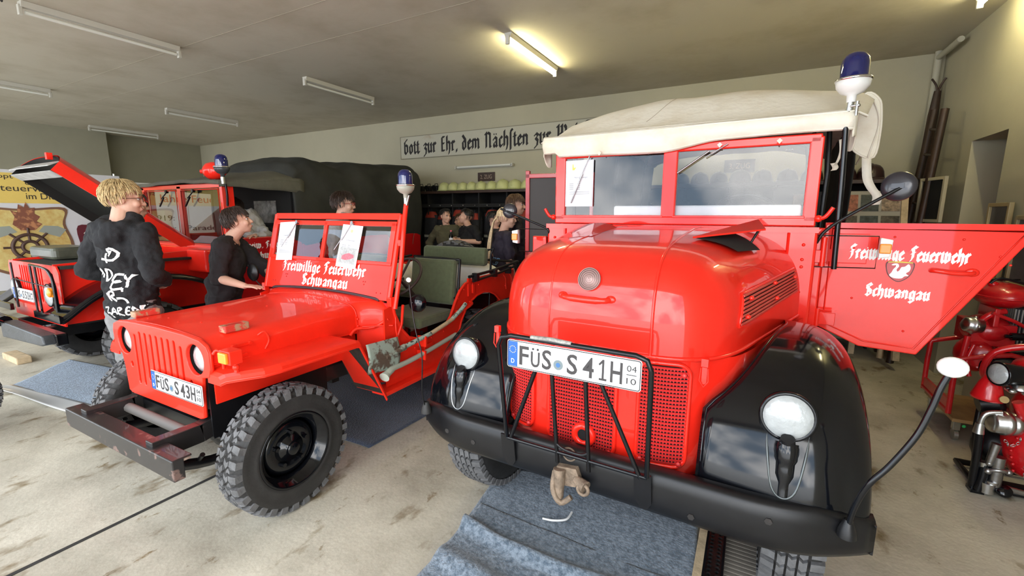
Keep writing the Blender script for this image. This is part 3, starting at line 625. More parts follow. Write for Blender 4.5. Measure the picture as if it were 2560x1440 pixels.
# ================================================================== wheels
def wheel(parent, c, R, w, rimR, side, style, rimm=BLK, N=None, hubcap=True, name='wheel', steer=0, ax=None, tread=True):
    ax = V(ax) if ax else V((side*math.cos(steer), side*math.sin(steer), 0))
    T = MX.Translation(V(c)) @ axmat(ax, (0, 0, 1)); h = w/2
    b = MB()
    b.lathe([(rimR+.006, h*.86), (rimR+.012, h*.92), (rimR+.006, h*.96), (rimR-.006, h*.90), (rimR-.016, h*.62), (rimR-.030, h*.55), (rimR-.036, h*.1), (rimR-.045, -h*.02),
             (rimR*.80, h*.02), (rimR*.66, h*.24), (rimR*.50, h*.30), (rimR*.42, h*.16), (.0001, h*.14)], T, 48)
    b.lathe([(rimR-.03, -h*.9), (rimR-.03, h*.1)], T, 32)
    wh = b.build(name, rimm, parent)
    b = MB()
    b.lathe([(.0001, h*.72), (.030, h*.72), (.038, h*.62), (.040, h*.36), (rimR*.36, h*.34), (rimR*.38, h*.14)], T, 24)
    for k in range(5):
        a = 2*PI*k/5; p = T @ V((rimR*.46*math.cos(a), rimR*.46*math.sin(a), h*.25)); bolt(b, p, ax, .013, .022)
    b.build('hub', rimm, wh)
    b = MB(); rs = R-.012
    prof = [(rimR-.004, -h*.84), (rimR+.012, -h*.93), ((R+rimR)/2, -h*1.0), (rs-.05, -h*.98), (rs-.016, -h*.90), (rs-.004, -h*.6), (rs, 0), (rs-.004, h*.6), (rs-.016, h*.90), (rs-.05, h*.98), ((R+rimR)/2+.03, h*1.0), ((R+rimR)/2+.026, h*1.012), ((R+rimR)/2, h*1.0), (rimR+.03, h*.96), (rimR+.026, h*.985), (rimR+.012, h*.93), (rimR-.004, h*.84)]
    b.mt(1).lathe(prof, T, 64); b.mt(0)
    def blk(poly, r1=R):
        k = len(poly); vs = []
        for r_ in (0, 1):
            for hh, a in poly:
                e = abs(hh); rr = (r1-(.012 if e > .85 else .0)) if r_ else (rs-.035 if e > .93 else rs-.02)
                hx = hh*h*(1.0 if r_ or e < .9 else 1.01)
                vs.append((rr*math.cos(a), rr*math.sin(a), hx))
        fs = [tuple(range(k, 2*k))] + [(i, (i+1) % k, k+(i+1) % k, k+i) for i in range(k)]
        b.add(vs, fs, False, T)
    if tread:
        if style == 'at':
            N = N or 34
            for i in range(N):
                P = 2*PI/N; a0 = P*i
                A = lambda L_: [(x, a0+P*y) for x, y in L_]
                for sg in (1, -1):
                    o = 0 if sg > 0 else .5
                    blk(A([(sg*x, y+o) for x, y in ((.05, .05), (.30, .32), (.48, .18), (.48, .48), (.28, .72), (.05, .44))]))
                    blk(A([(sg*x, y+o) for x, y in ((.55, .12), (.80, .12), (1.0, .2), (1.0, .72), (.78, .66), (.55, .5))]))
                    blk(A([(sg*x, y+o) for x, y in ((.34, .84), (.54, .62), (.70, .80), (.70, .98), (.5, .9), (.34, 1.0))]))
        elif style == 'ndt':
            N = N or 19
            for i in range(N):
                P = 2*PI/N; a0 = P*i; A = lambda L_: [(x, a0+P*y) for x, y in L_]
                for sg in (1, -1):
                    o = 0 if sg > 0 else .5
                    blk(A([(sg*x, y+o) for x, y in ((-.04, .16), (.45, .08), (1.0, .0), (1.02, .55), (.45, .52), (-.04, .46))]))
                    for q in (.52, .72): blk(A([(sg*x, y+o) for x, y in ((q, .62), (q+.12, .62), (q+.12, .94), (q, .94))]), R-.006)
        else:
            N = N or 48
            for i in range(N):
                P = 2*PI/N; a0 = P*i; A = lambda L_: [(x, a0+P*y) for x, y in L_]
                for q in (-.36, -.02, .32): blk(A([(q-.12, .05), (q, .25), (q+.14, .05), (q+.14, .8), (q, .98), (q-.12, .8)]))
                for sg in (1, -1): blk(A([(sg*.56, .1), (sg*1.0, .1), (sg*1.0, .7), (sg*.56, .7)]))
    b.build('tyre', [RUB, RUBD], wh)
    return wh
def headlamp(parent, p, r, d=(0, -1, 0), depth=.11, name='headlamp', body=BLK, rim=BLK):
    T = MX.Translation(V(p)) @ axmat(V(d), (0, 0, 1))
    b = MB(); b.lathe([(r*.98, .0), (r*1.02, -.012), (r*1.02, -.035), (r*.92, -depth*.55), (r*.6, -depth*.9), (.0001, -depth)], T, 32)
    h = b.build(name, body, parent)
    b = MB(); b.torus(T, r*.99, .008, 36, 8); b.build('lamp_rim', rim, h)
    b = MB(); b.lathe([(r*.97, .0), (r*.9, .010), (r*.6, .020), (.0001, .026)], T, 32); b.build('lamp_lens', LENS, h)
    return h
def plate(parent, o, x, s, kx=1., mts=(PLW, PLB, PLK)):
    w, h = .52*kx, .11*kx
    T = frame(o, x, (0, .02, 1))       # o = lower left corner
    b = MB(); b.prism(rrect(w, h, .010, 4, w/2, h/2), 0, .004, T); pl = b.build('number_plate', mts[0], parent)
    b = MB(); b.prism([(.004*kx, .006*kx), (.045*kx, .006*kx), (.045*kx, h-.006*kx), (.004*kx, h-.006*kx)], .004, .005, T)
    b.build('euro_band', mts[1], pl)
    b = MB(); text(b, 'D', T @ MX.Translation((.025*kx, .018*kx, .005)), .019*kx, .014*kx, .001); b.build('band_letter', PLW, pl)
    b = MB()
    for k in range(12):
        a = 2*PI*k/12; b.prism(circ(.0245*kx+.0135*kx*math.cos(a), .073*kx+.0135*kx*math.sin(a), .0019*kx, 5), .005, .006, T)
    b.build('band_stars', YEL, pl)
    b = MB(); th = .004+.001; e = .003*kx
    oo = rrect(w-.004, h-.004, .009, 4, w/2, h/2); ii = rrect(w-.010, h-.010, .007, 4, w/2, h/2); curve_mesh(b, [oo, ii], .0012, T @ MX.Translation((0, 0, th)))
    zz = .0165*kx
    pos = [('F', .054, .040), ('Ü', .104, .037), ('S', .151, .038), ('S', .252, .040), (s[0], .313, .041), (s[1], .366+(.006 if s[1]=='1' else 0), .024 if s[1]=='1' else .036), ('H', .414, .042)]
    for ch, x0, cw in pos:
        hh = .075*kx
        if ch == '1':
            xa = x0*kx; b.prism([(xa+.012*kx, zz), (xa+.019*kx, zz), (xa+.019*kx, zz+.075*kx), (xa+.013*kx, zz+.075*kx), (xa-.001, zz+.058*kx), (xa+.003*kx, zz+.053*kx), (xa+.012*kx, zz+.062*kx)], .004, .006, T); b.prism([(xa+.002*kx, zz), (xa+.029*kx, zz), (xa+.029*kx, zz+.007*kx), (xa+.002*kx, zz+.007*kx)], .004, .0061, T)
        elif ch == 'Ü':
            text(b, 'U', T @ MX.Translation((x0*kx+cw*kx/2, zz, .004)), .060*kx, cw*kx, .002, off=.012, fit=True)
            for q in (-1, 1): b.prism(circ((x0+cw/2+q*.010)*kx, zz+.070*kx, .0045*kx, 10), .004, .006, T)
        else: text(b, ch, T @ MX.Translation((x0*kx+cw*kx/2, zz, .004)), hh, cw*kx, .002, off=.012, fit=True)
    for s_, z_ in (('04', .066), ('10', .022)): text(b, s_, T @ MX.Translation(((.487)*kx, z_*kx, .004)), .022*kx, .033*kx, .0015)
    b.prism([(.470*kx, .053*kx), (.504*kx, .053*kx), (.504*kx, .0555*kx), (.470*kx, .0555*kx)], .004, .0055, T)
    b.build('plate_characters', mts[2], pl)
    b = MB(); b.prism(circ(.217*kx, .042*kx, .019*kx, 24), .004, .0056, T); b.build('plate_seal', mat('seal_silver', (.16, .20, .21), .4), pl)
    b = MB(); b.prism(circ(.217*kx, .042*kx, .009*kx, 12), .0056, .0062, T); b.build('seal_centre', mat('seal_blue', (.04, .14, .34), .4), pl)
    return pl
def beacon(parent, p, k=1, bowl=None, name='blue_beacon'):
    T = MX.Translation(V(p))
    b = MB(); b.lathe([(.02*k, -.035*k), (.022*k, .0), (.05*k, .012*k), (.072*k, .04*k), (.078*k, .072*k), (.0001, .072*k)], T, 32); o = b.build(name, bowl or WHT, parent)
    b = MB(); b.torus(T @ MX.Translation((0, 0, .075*k)), .074*k, .008*k, 36, 8); b.build('beacon_ring', CHR, o)
    b = MB(); b.lathe([(.062*k, .078*k), (.062*k, .15*k), (.058*k, .175*k), (.045*k, .196*k), (.025*k, .207*k), (.0001, .21*k)], T, 32); b.build('beacon_dome', BLUE, o)
    return o

# ================================================================== the big truck (front)
TA = math.radians(-2)
TR_ = Thing('fire_truck', 'big red vintage fire truck with black fenders and cream canvas roof at the right', 'fire truck', (0, 3.6, 0), loc=(-.46400, 3.61840, 0), rotz=TA)
def sm(t): t = max(0, min(1, t)); return t*t*(3-2*t)
def hW(y): return .50+.235*max(-.1,(y-1.75)/1.05)
HX = -.03; YR, HD_, HZ0 = 2.98, 1.265, 1.072
def hH(y): return .425+.05*sm((y-1.8)/1.0)
def hood_at(th, ph, W=1.0):
    dx, dy, dz = math.cos(ph)*math.cos(th), math.cos(ph)*math.sin(th), math.sin(ph)
    lo, hi = 0, 2
    for _ in range(26):
        t = (lo+hi)/2; v = abs(t*dx)**4+abs(t*dy)**11+abs(t*dz)**3.0
        if v > 1: hi = t
        else: lo = t
    y = YR-t*dy*HD_; f = hW(y)*W
    return V((HX*min(1, (YR-y)/.8)+t*dx*f, y, HZ0+t*dz*hH(y)))
def hood_x(y, z):      # half width of the hood side at y,z
    a = 1-abs((YR-y)/HD_)**11-max(0, (z-HZ0)/hH(y))**3.0
    return hW(y)*max(0, a)**.25
def hood_z(X, y):
    a = 1-abs((YR-y)/HD_)**11-abs(X/hW(y))**4
    return HZ0+hH(y)*max(0, a)**(1/3.0)
b = MB(); b.grid(lambda u, v: hood_at(PI*u, PI/2*v), 110, 40)
hood = b.build('hood', RED, TR_)
b = MB()
b.tube([hood_at(PI*i/90, 0)+V((0, 0, -.004)) for i in range(91)], .009, 6)
for s_ in (-.225, .215):
    pts = []
    for i in range(34):
        ps = PI/2*i/33; lo, hi = 0, 2; X = s_
        for _ in range(24):
            t = (lo+hi)/2; dy, dz = math.cos(ps)*t, math.sin(ps)*t; y = YR-dy*HD_
            v = abs(X/hW(y))**4+abs(dy)**11+abs(dz)**3.0
            if v > 1: hi = t
            else: lo = t
        pts.append(V((X+HX*min(1, (YR-y)/.8)*0, y, HZ0+dz*hH(y))))
    b.tube(pts, .006, 6)
b.build('hood_seams', RED, hood)
b = MB(); T = frame((-.054, 1.745, 1.352), (1, 0, 0), (0, .25, 1))
yy = YR-HD_*(max(0, 1-((1.352-HZ0)/hH(1.75))**3.0-(.054/.525)**4))**(1/11)
T = frame((-.054, yy-.004, 1.352), (1, 0, 0), (0, .28, 1))
b.lathe([(.0001, .012), (.046, .010), (.048, .0)], T, 32)
for r_ in (.016, .024, .032, .040, .047): b.torus(T @ MX.Translation((0, 0, .011)), r_, .0022, 32, 6)
text(b, 'S', T @ MX.Translation((0, -.009, .012)), .018, .014, .003); b.build('hood_badge', mat('badge_silver', (.34, .22, .20), .4, metal=.5), hood)
b = MB(); zz = 1.277; yh = YR-HD_*(1-((zz-HZ0)/hH(1.75))**3.0)**(1/11)
b.tube([(-.165, yh+.012, zz), (-.15, yh-.016, zz-.002), (-.06, yh-.026, zz-.004), (.02, yh-.022, zz-.003), (.045, yh+.012, zz)], [.012, .012, .015, .015, .012, .012], 10, sub=5)
for x in (-.165, .045): b.ell((x, yh+.004, zz), (.024, .012, .017), 12)
b.build('hood_handle', RED, hood)
def surf(X, y, d=0): return V((X, y, hood_z(X, y)+d))
# air vent flap on the hood top
def topquad(P, d, n=8):
    def f(u, v):
        a = V(P[0]).lerp(V(P[1]), u).lerp(V(P[3]).lerp(V(P[2]), u), v); return (a.x, a.y, hood_z(a.x, a.y)+d)
    return f
b = MB(); b.grid(topquad([(.285, 2.20, 0), (.465, 2.20, 0), (.545, 2.46, 0), (.39, 2.62, 0)], .006), 9, 9); b.build('vent_opening', CAV, hood)  # dark patch laid on the hood, shade of the opening as colour
b = MB(); q = [surf(.275, 2.19, .010), surf(.56, 2.47, .115), surf(.52, 2.68, .10), surf(.38, 2.66, .010)]
b.add([q[0], q[1], q[2], q[3]], [(0, 1, 2, 3)]); b.build('vent_flap', RED, hood, solid=.008)
MB().tube([surf(.50, 2.50, .0), surf(.53, 2.51, .08)], .006, 6).build('vent_stay', BLKS, hood)
b = MB(); b.grid(lambda u, v: (-.50+.30*u, 2.15+.42*v, hood_z(-.50+.30*u, 2.15+.42*v)+.004+.035*math.sin(PI*u)**.5*v), 10, 10); b.build('closed_vent_flap', RED, hood)
MB().tube([(-.535, 2.45, hood_z(-.535, 2.45)+.006), (-.44, 2.60, hood_z(-.44, 2.6)+.02)], .006, 6).build('vent_gap', CAV, hood)  # dark strip drawn as the shade in the flap gap
# side louvres
LV = [(2.02, 1.30), (2.82, 1.335), (2.80, 1.215), (1.96, 1.175)]
def lv(u, v, d):
    a = V(LV[0]).lerp(V(LV[1]), u); c = V(LV[3]).lerp(V(LV[2]), u); p = a.lerp(c, v); return V((hood_x(p.x, p.y)+HX*min(1, (YR-p.x)/.8)+d, p.x, p.y))
b = MB(); b.grid(lambda u, v: lv(u, v, .002), 14, 8); lvo = b.build('louvre_recess', mat('louvre_shade', (.012, .002, .002), .8), hood)  # shade between the slats put into a near-black sheet
b = MB()
for i in range(8):
    v = (i+.55)/8; b.tube([lv(k/12, v, .007) for k in range(13)], .0062, 6)
b.build('louvre_slats', mat('louvre_red', (.52, .06, .045), .4), hood)
b = MB(); b.tube([lv(u, v, .003) for u, v in [(i/12, 0) for i in range(13)]+[(1, i/5) for i in range(1, 6)]+[(1-i/12, 1) for i in range(1, 13)]+[(0, 1-i/5) for i in range(1, 5)]], .007, 6, closed=True)
for u, v in ((.08, .2), (.05, .75), (.5, .12), (.52, .7), (.93, .3)): b.ell(lv(u, v, .014), (.012, .012, .010), 10)
b.build('louvre_frame', RED, hood)
# lower shell with the grille
def shell(th, z):
    p = hood_at(th, 0, .985); k = sm((z-.52)/.12); q = V((HX+(p.x-HX)*(.93+.07*k)*(1+.055*sm((p.y-1.82)/.12)), p.y+(1-k)*.02+.012, z)); return q
b = MB(); b.grid(lambda u, v: shell(PI*u, .525+.535*v), 110, 12)
sh_ = b.build('radiator_shell', RED, TR_)
def yf(X, z=.8):
    a = 1-min(1, abs((X-HX)/(.525*.985)))**4; return YR-HD_*a**(1/11)+.012+(1-sm((z-.52)/.12))*.02
def xyz(X, z, d=0): return V((X, yf(X, z)-d, z))
for nm, x0, x1, z0, z1 in (('L', -.452, -.305, .632, 1.045), ('C', -.222, .086, .60, 1.05), ('R', .176, .362, .612, 1.045)):
    cxp, czp = (x0+x1)/2, (z0+z1)/2; out = rrect(x1-x0, z1-z0, .045, 5, cxp, czp)
    b = MB()
    # near-black panel for the shaded recess, following the shell
    b.grid(lambda u, v: xyz(x0+.01+(x1-x0-.02)*u, z0+.01+(z1-z0-.02)*v, .003), 16, 4); g = b.build('grille_opening', CAV, sh_)
    b = MB(); pp = [xyz(x, z, .004) for x, z in out]; b.tube(pp, .009, 6, closed=True); b.build('grille_rim', RED, g)
    b = MB(); nr = 27
    for i in range(nr):
        z = z0+.018+(z1-z0-.036)*i/(nr-1); e = .018 if i in (0, nr-1) else .006
        pts = [xyz(x0+e+(x1-x0-2*e)*k/14, z, .012) for k in range(15)]
        b.grid(lambda u, v: pts[min(14, round(u*14))]+V((0, .006*(1-v), -.0055+.011*v)), 15, 2, smooth=False)
        b.grid(lambda u, v: pts[min(14, round(u*14))]+V((0, .0035*v, .0055)), 15, 2, smooth=False)
    nc = int((x1-x0)/.0125)
    for i in range(nc+1):
        X = x0+.008+(x1-x0-.016)*i/nc; p0, p1 = xyz(X, z0+.012, .006), xyz(X, z1-.012, .006); b.box(X-.0016, X+.0016, p0.y-.002, p0.y+.001, z0+.02, z1-.02)
    b.build('grille_mesh', mat('grille_red', (.66, .03, .028), .4, coat=.2), g)
    b = MB()
    for X, z in ((x0+.02, z0+.02), (x1-.02, z0+.02), (x1-.02, z1-.04)): b.ell(xyz(X, z, .014), (.011, .008, .011), 8)
    b.build('grille_bolts', mat('grille_red', (0, 0, 0)), g)
b = MB(); T = frame((-.048, yf(-.05)-.012, .672), (1, 0, 0), (0, 0, 1)); b.torus(T, .040, .016, 28, 8); ch_ = b.build('crank_ring', RED, sh_)
MB().disc(T @ MX.Translation((0, 0, .004)), .03).build('crank_hole', CAV, ch_)
b = MB()
for X in (-.262, .132): b.tube([xyz(X, .56, -.002), xyz(X, 1.05, -.002)], .008, 6)
for y, z in ((1.95, 1.03), (1.97, 1.02), (2.05, 1.0), (2.3, .98), (2.5, .97), (1.95, .93), (2.6, 1.02)):
    X = hW(y)*(1-abs((YR-y)/HD_)**11)**.25*.985+HX*min(1, (YR-y)/.8); b.ell((X+.002, y, z), .009, 8)
b.build('shell_rivets', RED, sh_)
for X, y in ((.415, 1.745), (-.505, 1.765)):
    T = frame((X, y-.012, 1.03), (1, 0, 0), (0, 0, 1)); b = MB(); b.box(-.012, .012, .035, .065, 0, .022, T).box(-.009, .009, -.035, .03, 0, .012, T); b.tube([T @ V((-.012, .03, .02)), T @ V((-.016, -.02, .02)), T @ V((0, -.045, .018)), T @ V((.016, -.02, .02)), T @ V((.012, .03, .02))], .003, 5); b.build('hood_latch', RED, sh_)
MB().box(-.46, .44, 1.80, 2.9, .50, .555).build('lower_valance', BLKS, TR_)
MB().grid(lambda u, v: shell(PI*u, .49+.04*v)+V((0, .006, 0)), 80, 3).build('shell_skirt', BLKS, sh_)
# fenders
def fender(sd):
    XI, XM, XO = .405, .70, .948
    def f(u, v):
        ph = -.08+(PI+.16)*v
        yc0 = 2.36-.70*(abs(math.cos(ph))**.86)*(1 if math.cos(ph) > 0 else -1)
        hb = hW(yc0)*max(.001, 1-min(1, abs((YR-yc0)/HD_)**11))**.25 if yc0 > 1.72 else 0
        XI_ = max(.415, min(.68, hb*1.05)); X = XI_+(XO-XI_)*u
        if X > XM: s_ = .62+.38*math.sqrt(max(0, 1-((X-XM)/(XO-XM))**2.6))
        else: s_ = .93+.07*math.sqrt(max(0, 1-(max(0, XM-X)/.32)**2))
        c, q = math.cos(ph), math.sin(ph)
        y = 2.36-.70*(abs(c)**(.86))*(1 if c > 0 else -1)*(s_ if s_ > .93 else .93-.28*(.93-s_)); z = .56+.552*(abs(q)**.86)*(1 if q > 0 else -1)*(s_ if q > 0 else 1)
        if ph > PI/2: y = 2.36+(y-2.36)*1.12; z = z-.06*(ph-PI/2)/(PI/2)
        return V((sd*X, y, z))
    us = [0, .08, .16, .24, .32, .40, .48, .545, .60, .65, .70, .75, .80, .84, .88, .91, .94, .96, .975, .985, .993, 1.0]
    b = MB(); n = 46; vs = [f(u, j/(n-1)) for u in us for j in range(n)]
    fs = [(i*n+j, (i+1)*n+j, (i+1)*n+j+1, i*n+j+1) for i in range(len(us)-1) for j in range(n-1)]
    b.add(vs, fs, True); fo = b.build('front_fender', BLK, TR_, solid=.012)
    b = MB(); b.tube([f(1.0, j/45)+V((-sd*.003, 0, 0)) for j in range(46)], .010, 6); b.tube([f(0.02, j/45)+V((0, 0, .002)) for j in range(46)], .006, 5); b.build('fender_bead', BLK, fo)
    b = MB(); T = frame((sd*.695, 1.655, .80), (1, 0, 0), (0, 0, 1))
    vv = [(-.065, .075), (-.055, -.01), (-.035, -.11), (0, -.14), (.035, -.11), (.055, -.01), (.065, .075)]
    def onf(x, z, d=0):
        X = abs(sd*.695+x); best = None
        for j in range(60):
            
            q_ = f(0, j/119); u = max(0, (X-abs(q_.x))/(XO-abs(q_.x))); p = f(u, j/119)
            if best is None or abs(p.z-z) < abs(best.z-z): best = p
        return V((sd*.695+x, best.y-d, z))
    b.tube([onf(x, .80+z, .004) for x, z in vv], .005, 6, sub=5); b.build('pocket_trim', mat('pocket_trim_l', (.3, .31, .31), .3, metal=.9) if sd < 0 else mat('pocket_trim', (.09, .10, .10), .3, metal=.6), fo)
    # lamp stalk
    b = MB(); b.tube([onf(0, .665, -.01), onf(0, .76, -.005), onf(0, .81, .008), onf(0, .84, .012)], [.022, .030, .036, .038, .036], 14, sub=4); b.build('lamp_stalk', BLK, fo)
    b = MB(); p = onf(0, .835, .012); b.cyl(p, p+V((0, -.012, .03)), .026, .022, 16); b.build('lamp_socket', BLKS, fo)
    return onf
for sd in (-1, 1):
    onf = fender(sd); p = onf(0, .925, .055); headlamp(TR_, (sd*.69, p.y, .926), .082, (0.05*sd, -1, .10), .12)
# bumper
def bx_(X): return 1.60+.15*max(0, (abs(X)-.58)/.40)**2
b = MB()
def bump(u, v):
    X = -.965+1.93*u; e = max(0, (abs(X)-.80)/.185); top = .655-.045*e; bot = .488+.012*e; y = bx_(X)
    pr = [(.07, top-.012), (.055, top), (.014, top), (0, top-.018), (-.004, (top+bot)/2), (.0, bot+.02), (.014, bot), (.06, bot), (.07, bot+.012)]
    k = v*8; i = min(7, int(k)); t = k-i; a, c = pr[i], pr[i+1]; return V((X, y+a[0]*(1-t)+c[0]*t, a[1]*(1-t)+c[1]*t))
b.grid(bump, 64, 17); bump_o = b.build('front_bumper', BLKS, TR_, solid=.008)
for s_ in (-1, 1):
    MB().prism([(0, .500), (.07, .500), (.07, .610), (0, .610)], -.004, .004, frame((s_*.965, bx_(.965), 0), (0, 1, 0), (0, 0, 1))).build('bumper_end_cap', BLKS, bump_o)
b = MB()
for X, z in ((-.72, .56), (-.55, .555), (.42, .53), (.66, .60), (-.345, .53), (.245, .525)): bolt(b, (X, bx_(X)+.002, z), (0, -1, 0), .014, .012)
b.build('bumper_bolts', BLKW, bump_o)
# brush guard
b = MB(); gy = 1.545
loop = [(-.345, .655), (-.345, 1.09), (-.325, 1.128), (-.28, 1.14), (.22, 1.14), (.258, 1.128), (.272, 1.09), (.262, .655)]
def gp(x, z): return V((x, 1.585-.10*(z-.5)/.64, z))
b.tube([gp(x, z) for x, z in loop], .010, 8); b.tube([gp(-.345, .65), gp(.262, .65)], .008, 8)
gd = b.build('brush_guard', BLK, TR_)
for a_, c_ in (((-.174, 1.02), (-.325, .657)), ((-.108, 1.02), (-.104, .60)), ((.031, 1.02), (.033, .60)), ((.085, 1.02), (.238, .640))):
    MB().tube([gp(*a_), gp(*c_)], .0095, 4).build('guard_bar', BLKS, gd)
MB().tube([gp(-.104, .69), gp(-.07, .672), gp(0, .668), gp(.032, .685)], .007, 6, sub=4).build('guard_bow', BLKS, gd)
MB().torus(frame(gp(-.062, .635)+V((0, .03, 0)), (1, 0, 0), (0, 0, 1)), .028, .004, 24, 6).build('towing_ring', RUST, gd)
for X in (-.348, .245):
    b = MB(); b.prism([(-.035, .14), (.03, .14), (.035, .02), (.018, -.01), (-.005, -.01), (-.030, .03)], -.004, .004, frame((X, 1.588, .515), (1, 0, 0), (0, -.1, 1))); b.build('guard_bracket', BLKS, gd)
MB().tube([gp(-.19, 1.146), gp(-.1, 1.15), gp(-.02, 1.145)], .009, 6).build('guard_tape', mat('worn_tape', (.35, .33, .3), .6, var=.6, vscale=60), gd)
plate(TR_, (-.297, 1.488, 1.010), (1, 0, 0), '41', 1.035)
# tow hook
b = MB(); b.prism([(-.055, .02), (.03, .03), (.045, -.01), (.03, -.05), (-.03, -.06), (-.06, -.02)], 0, .03, frame((-.05, 1.595, .565), (1, 0, 0), (0, 0, 1)))
b.cyl((-.09, 1.56, .58), (-.085, 1.545, .46), .026, .020, 14).cyl((-.02, 1.57, .55), (.03, 1.55, .54), .018, .026, 12)
b.tube([(-.11, 1.56, .565), (-.105, 1.53, .50), (-.07, 1.53, .45), (-.03, 1.545, .48)], .012, 8, sub=4); b.torus(frame((.02, 1.545, .53), (1, 0, 0), (0, 0, 1)), .022, .008, 16, 6)
b.build('tow_hook', RUST, TR_)
# width rods
def rod(pts, r, head, nm='width_rod', hr=.030, m_=BLK):
    p0 = V(pts[0]); b = MB(); b.tube(pts, r, 8, sub=6); o = b.build(nm, m_, TR_)
    b = MB(); b.lathe([(.028, 0), (.026, .02), (.016, .05), (.012, .06)], MX.Translation(p0-V((0, 0, .008))), 16); b.build('rod_foot', BLKS if m_ is BLK else RUBD, o)
    b = MB(); b.ell(head, (hr, hr*.75, hr*.85), 20); b.build('rod_head', WHT, o); return o
rod([(.880, 1.66, .60), (.886, 1.645, .70), (.910, 1.63, .80), (.953, 1.63, .878), (1.000, 1.63, .985), (1.022, 1.63, 1.07), (1.035, 1.63, 1.14), (1.046, 1.63, 1.18)], .009, (1.052, 1.63, 1.205), hr=.034)
rod([(-.900, 1.665, .60), (-.893, 1.63, .72), (-.887, 1.63, .912), (-.922, 1.63, 1.032), (-.943, 1.63, 1.153), (-.956, 1.63, 1.27)], .0032, (-.958, 1.63, 1.295), hr=.0145, m_=BLKS)
# wheels and chassis
for sd in (-1, 1):
    wheel(TR_, (sd*.755, 2.20, .44), .44, .20, .255, sd, 'road')
    wheel(TR_, (sd*.755, 5.45, .44), .44, .20, .255, sd, 'road')
MB().box(-.36, -.28, 1.64, 6.5, .48, .56).box(.28, .36, 1.64, 6.5, .48, .56).box(-.3, .3, 1.64, 1.72, .49, .55).build('chassis_rails', BLKS, TR_)
MB().cyl((-.68, 2.20, .44), (.68, 2.20, .44), .045, n=12).build('front_axle', BLKS, TR_)
MB().cyl((-.68, 5.45, .44), (.68, 5.45, .44), .05, n=12).ell((0, 5.45, .44), .15, 14).build('rear_axle', BLKS, TR_)
# cowl, windscreen
b = MB(); b.box(-.80, .80, 2.90, 3.06, .95, 1.545).box(-.80, -.66, 2.88, 3.06, .70, 1.54).box(.66, .80, 2.88, 3.06, .70, 1.54); cw = b.build('cowl', RED, TR_, bevel=.014)
for X in (-.84, .80): MB().box(X, X+.04, 2.98, 3.06, .80, 1.55).build('door_pillar', RED, TR_, bevel=.008)
b = MB(); b.box(-.80, .80, 2.86, 2.91, 1.525, 1.555)
for X in (-.66, -.3, .0, .35, .52): b.ell((X, 2.896, 1.48), .009, 8).ell((X, 2.896, 1.44), .007, 8)
for z in (1.38, 1.34, 1.46, 1.2): b.ell((.74, 2.876, z), .009, 8).ell((-.74, 2.876, z), .009, 8)
b.build('cowl_rivets', RED, cw)
MB().box(.745, .835, 2.955, 2.975, 1.36, 1.43).cyl((.838, 2.96, 1.34), (.838, 2.96, 1.50), .014, n=10).build('door_hinge', RED, cw, bevel=.003)
MB().box(.80, .93, 2.985, 3.0, 1.01, 1.08).cyl((.845, 2.99, 1.0), (.845, 2.99, 1.10), .014, n=10).build('door_hinge', RED, cw, bevel=.003)
wy = 3.0
b = MB(); b.box(-.790, .790, wy-.02, wy+.025, 1.555, 1.615).box(-.780, .780, wy-.02, wy+.02, 2.005, 2.055)
b.box(-.790, -.715, wy-.02, wy+.02, 1.58, 2.04).box(.725, .79, wy-.02, wy+.02, 1.58, 2.04).box(-.045, .042, wy-.024, wy+.02, 1.6, 2.02)
ws = b.build('windscreen_frame', RED, TR_, bevel=.008)
b = MB(); b.box(-.735, -.03, wy-.028, wy-.020, 1.60, 1.615).box(.03, .735, wy-.028, wy-.020, 1.6, 1.615); b.build('frame_rails', RED, ws, bevel=.003)
for x0, x1 in ((-.72, -.04), (.04, .73)): MB().box(x0, x1, wy-.002, wy+.003, 1.61, 2.01).build('windscreen_glass', GLS, ws)
for a_, c_, d_ in (((-.53, 2.02), (-.60, 1.86), (-.665, 1.70)), ((.32, 2.03), (.20, 1.96), (.045, 1.875))):
    b = MB(); b.tube([(a_[0], wy-.03, a_[1]), (c_[0], wy-.035, c_[1])], .004, 6); b.tube([(c_[0]+.02, wy-.033, c_[1]+.035), (d_[0], wy-.028, d_[1])], .0055, 6); b.build('wiper', STL, ws)
for s_ in (-1, 1):
    b = MB(); b.tube([(s_*.80, wy-.02, 1.60), (s_*.83, wy-.03, 1.61), (s_*.86, wy-.04, 1.66)], .011, 8, sub=3); b.ell((s_*.80, wy-.02, 1.60), .02, 10); b.build('windscreen_clamp', RED, ws)
b = MB(); text(b, 'SIGLA', frame((.63, wy-.0025, 1.975), (1, 0, 0), (0, 0, 1)), .010, .04, .0006); b.build('glass_stamp', mat('stamp_grey', (.6, .6, .6), .6), ws)
# open right door with lettering
T = frame((.845, 3.085, 0), (1, 0, 0), (0, 0, 1))
dp = [(0, 1.572), (.005, .985), (.215, .888), (.468, .876), (.795, 1.468), (.85, 1.572)]
b = MB(); b.prism(dp[::-1], -.035, 0, T); dr = b.build('cab_door', RED, TR_, bevel=.006)
b = MB(); dq = [(.035, 1.545), (.04, 1.005), (.235, .922), (.452, .91), (.755, 1.468), (.80, 1.545)]; b.tube([T @ V((x, z, .001)) for x, z in dq], .005, 5, closed=True)
b.box(.0, .85, 1.562, 1.578, -.04, .006, T); b.box(.0, .10, 1.01, 1.08, 0, .006, T).box(.0, .10, 1.36, 1.43, 0, .006, T)
for x, z in ((.14, 1.44), (.16, 1.16), (.31, 1.505), (.58, 1.50), (.72, 1.42), (.76, 1.38), (.40, 1.00)): b.ell(T @ V((x, z, .002)), .006, 8)
b.build('door_folds', RED, dr)
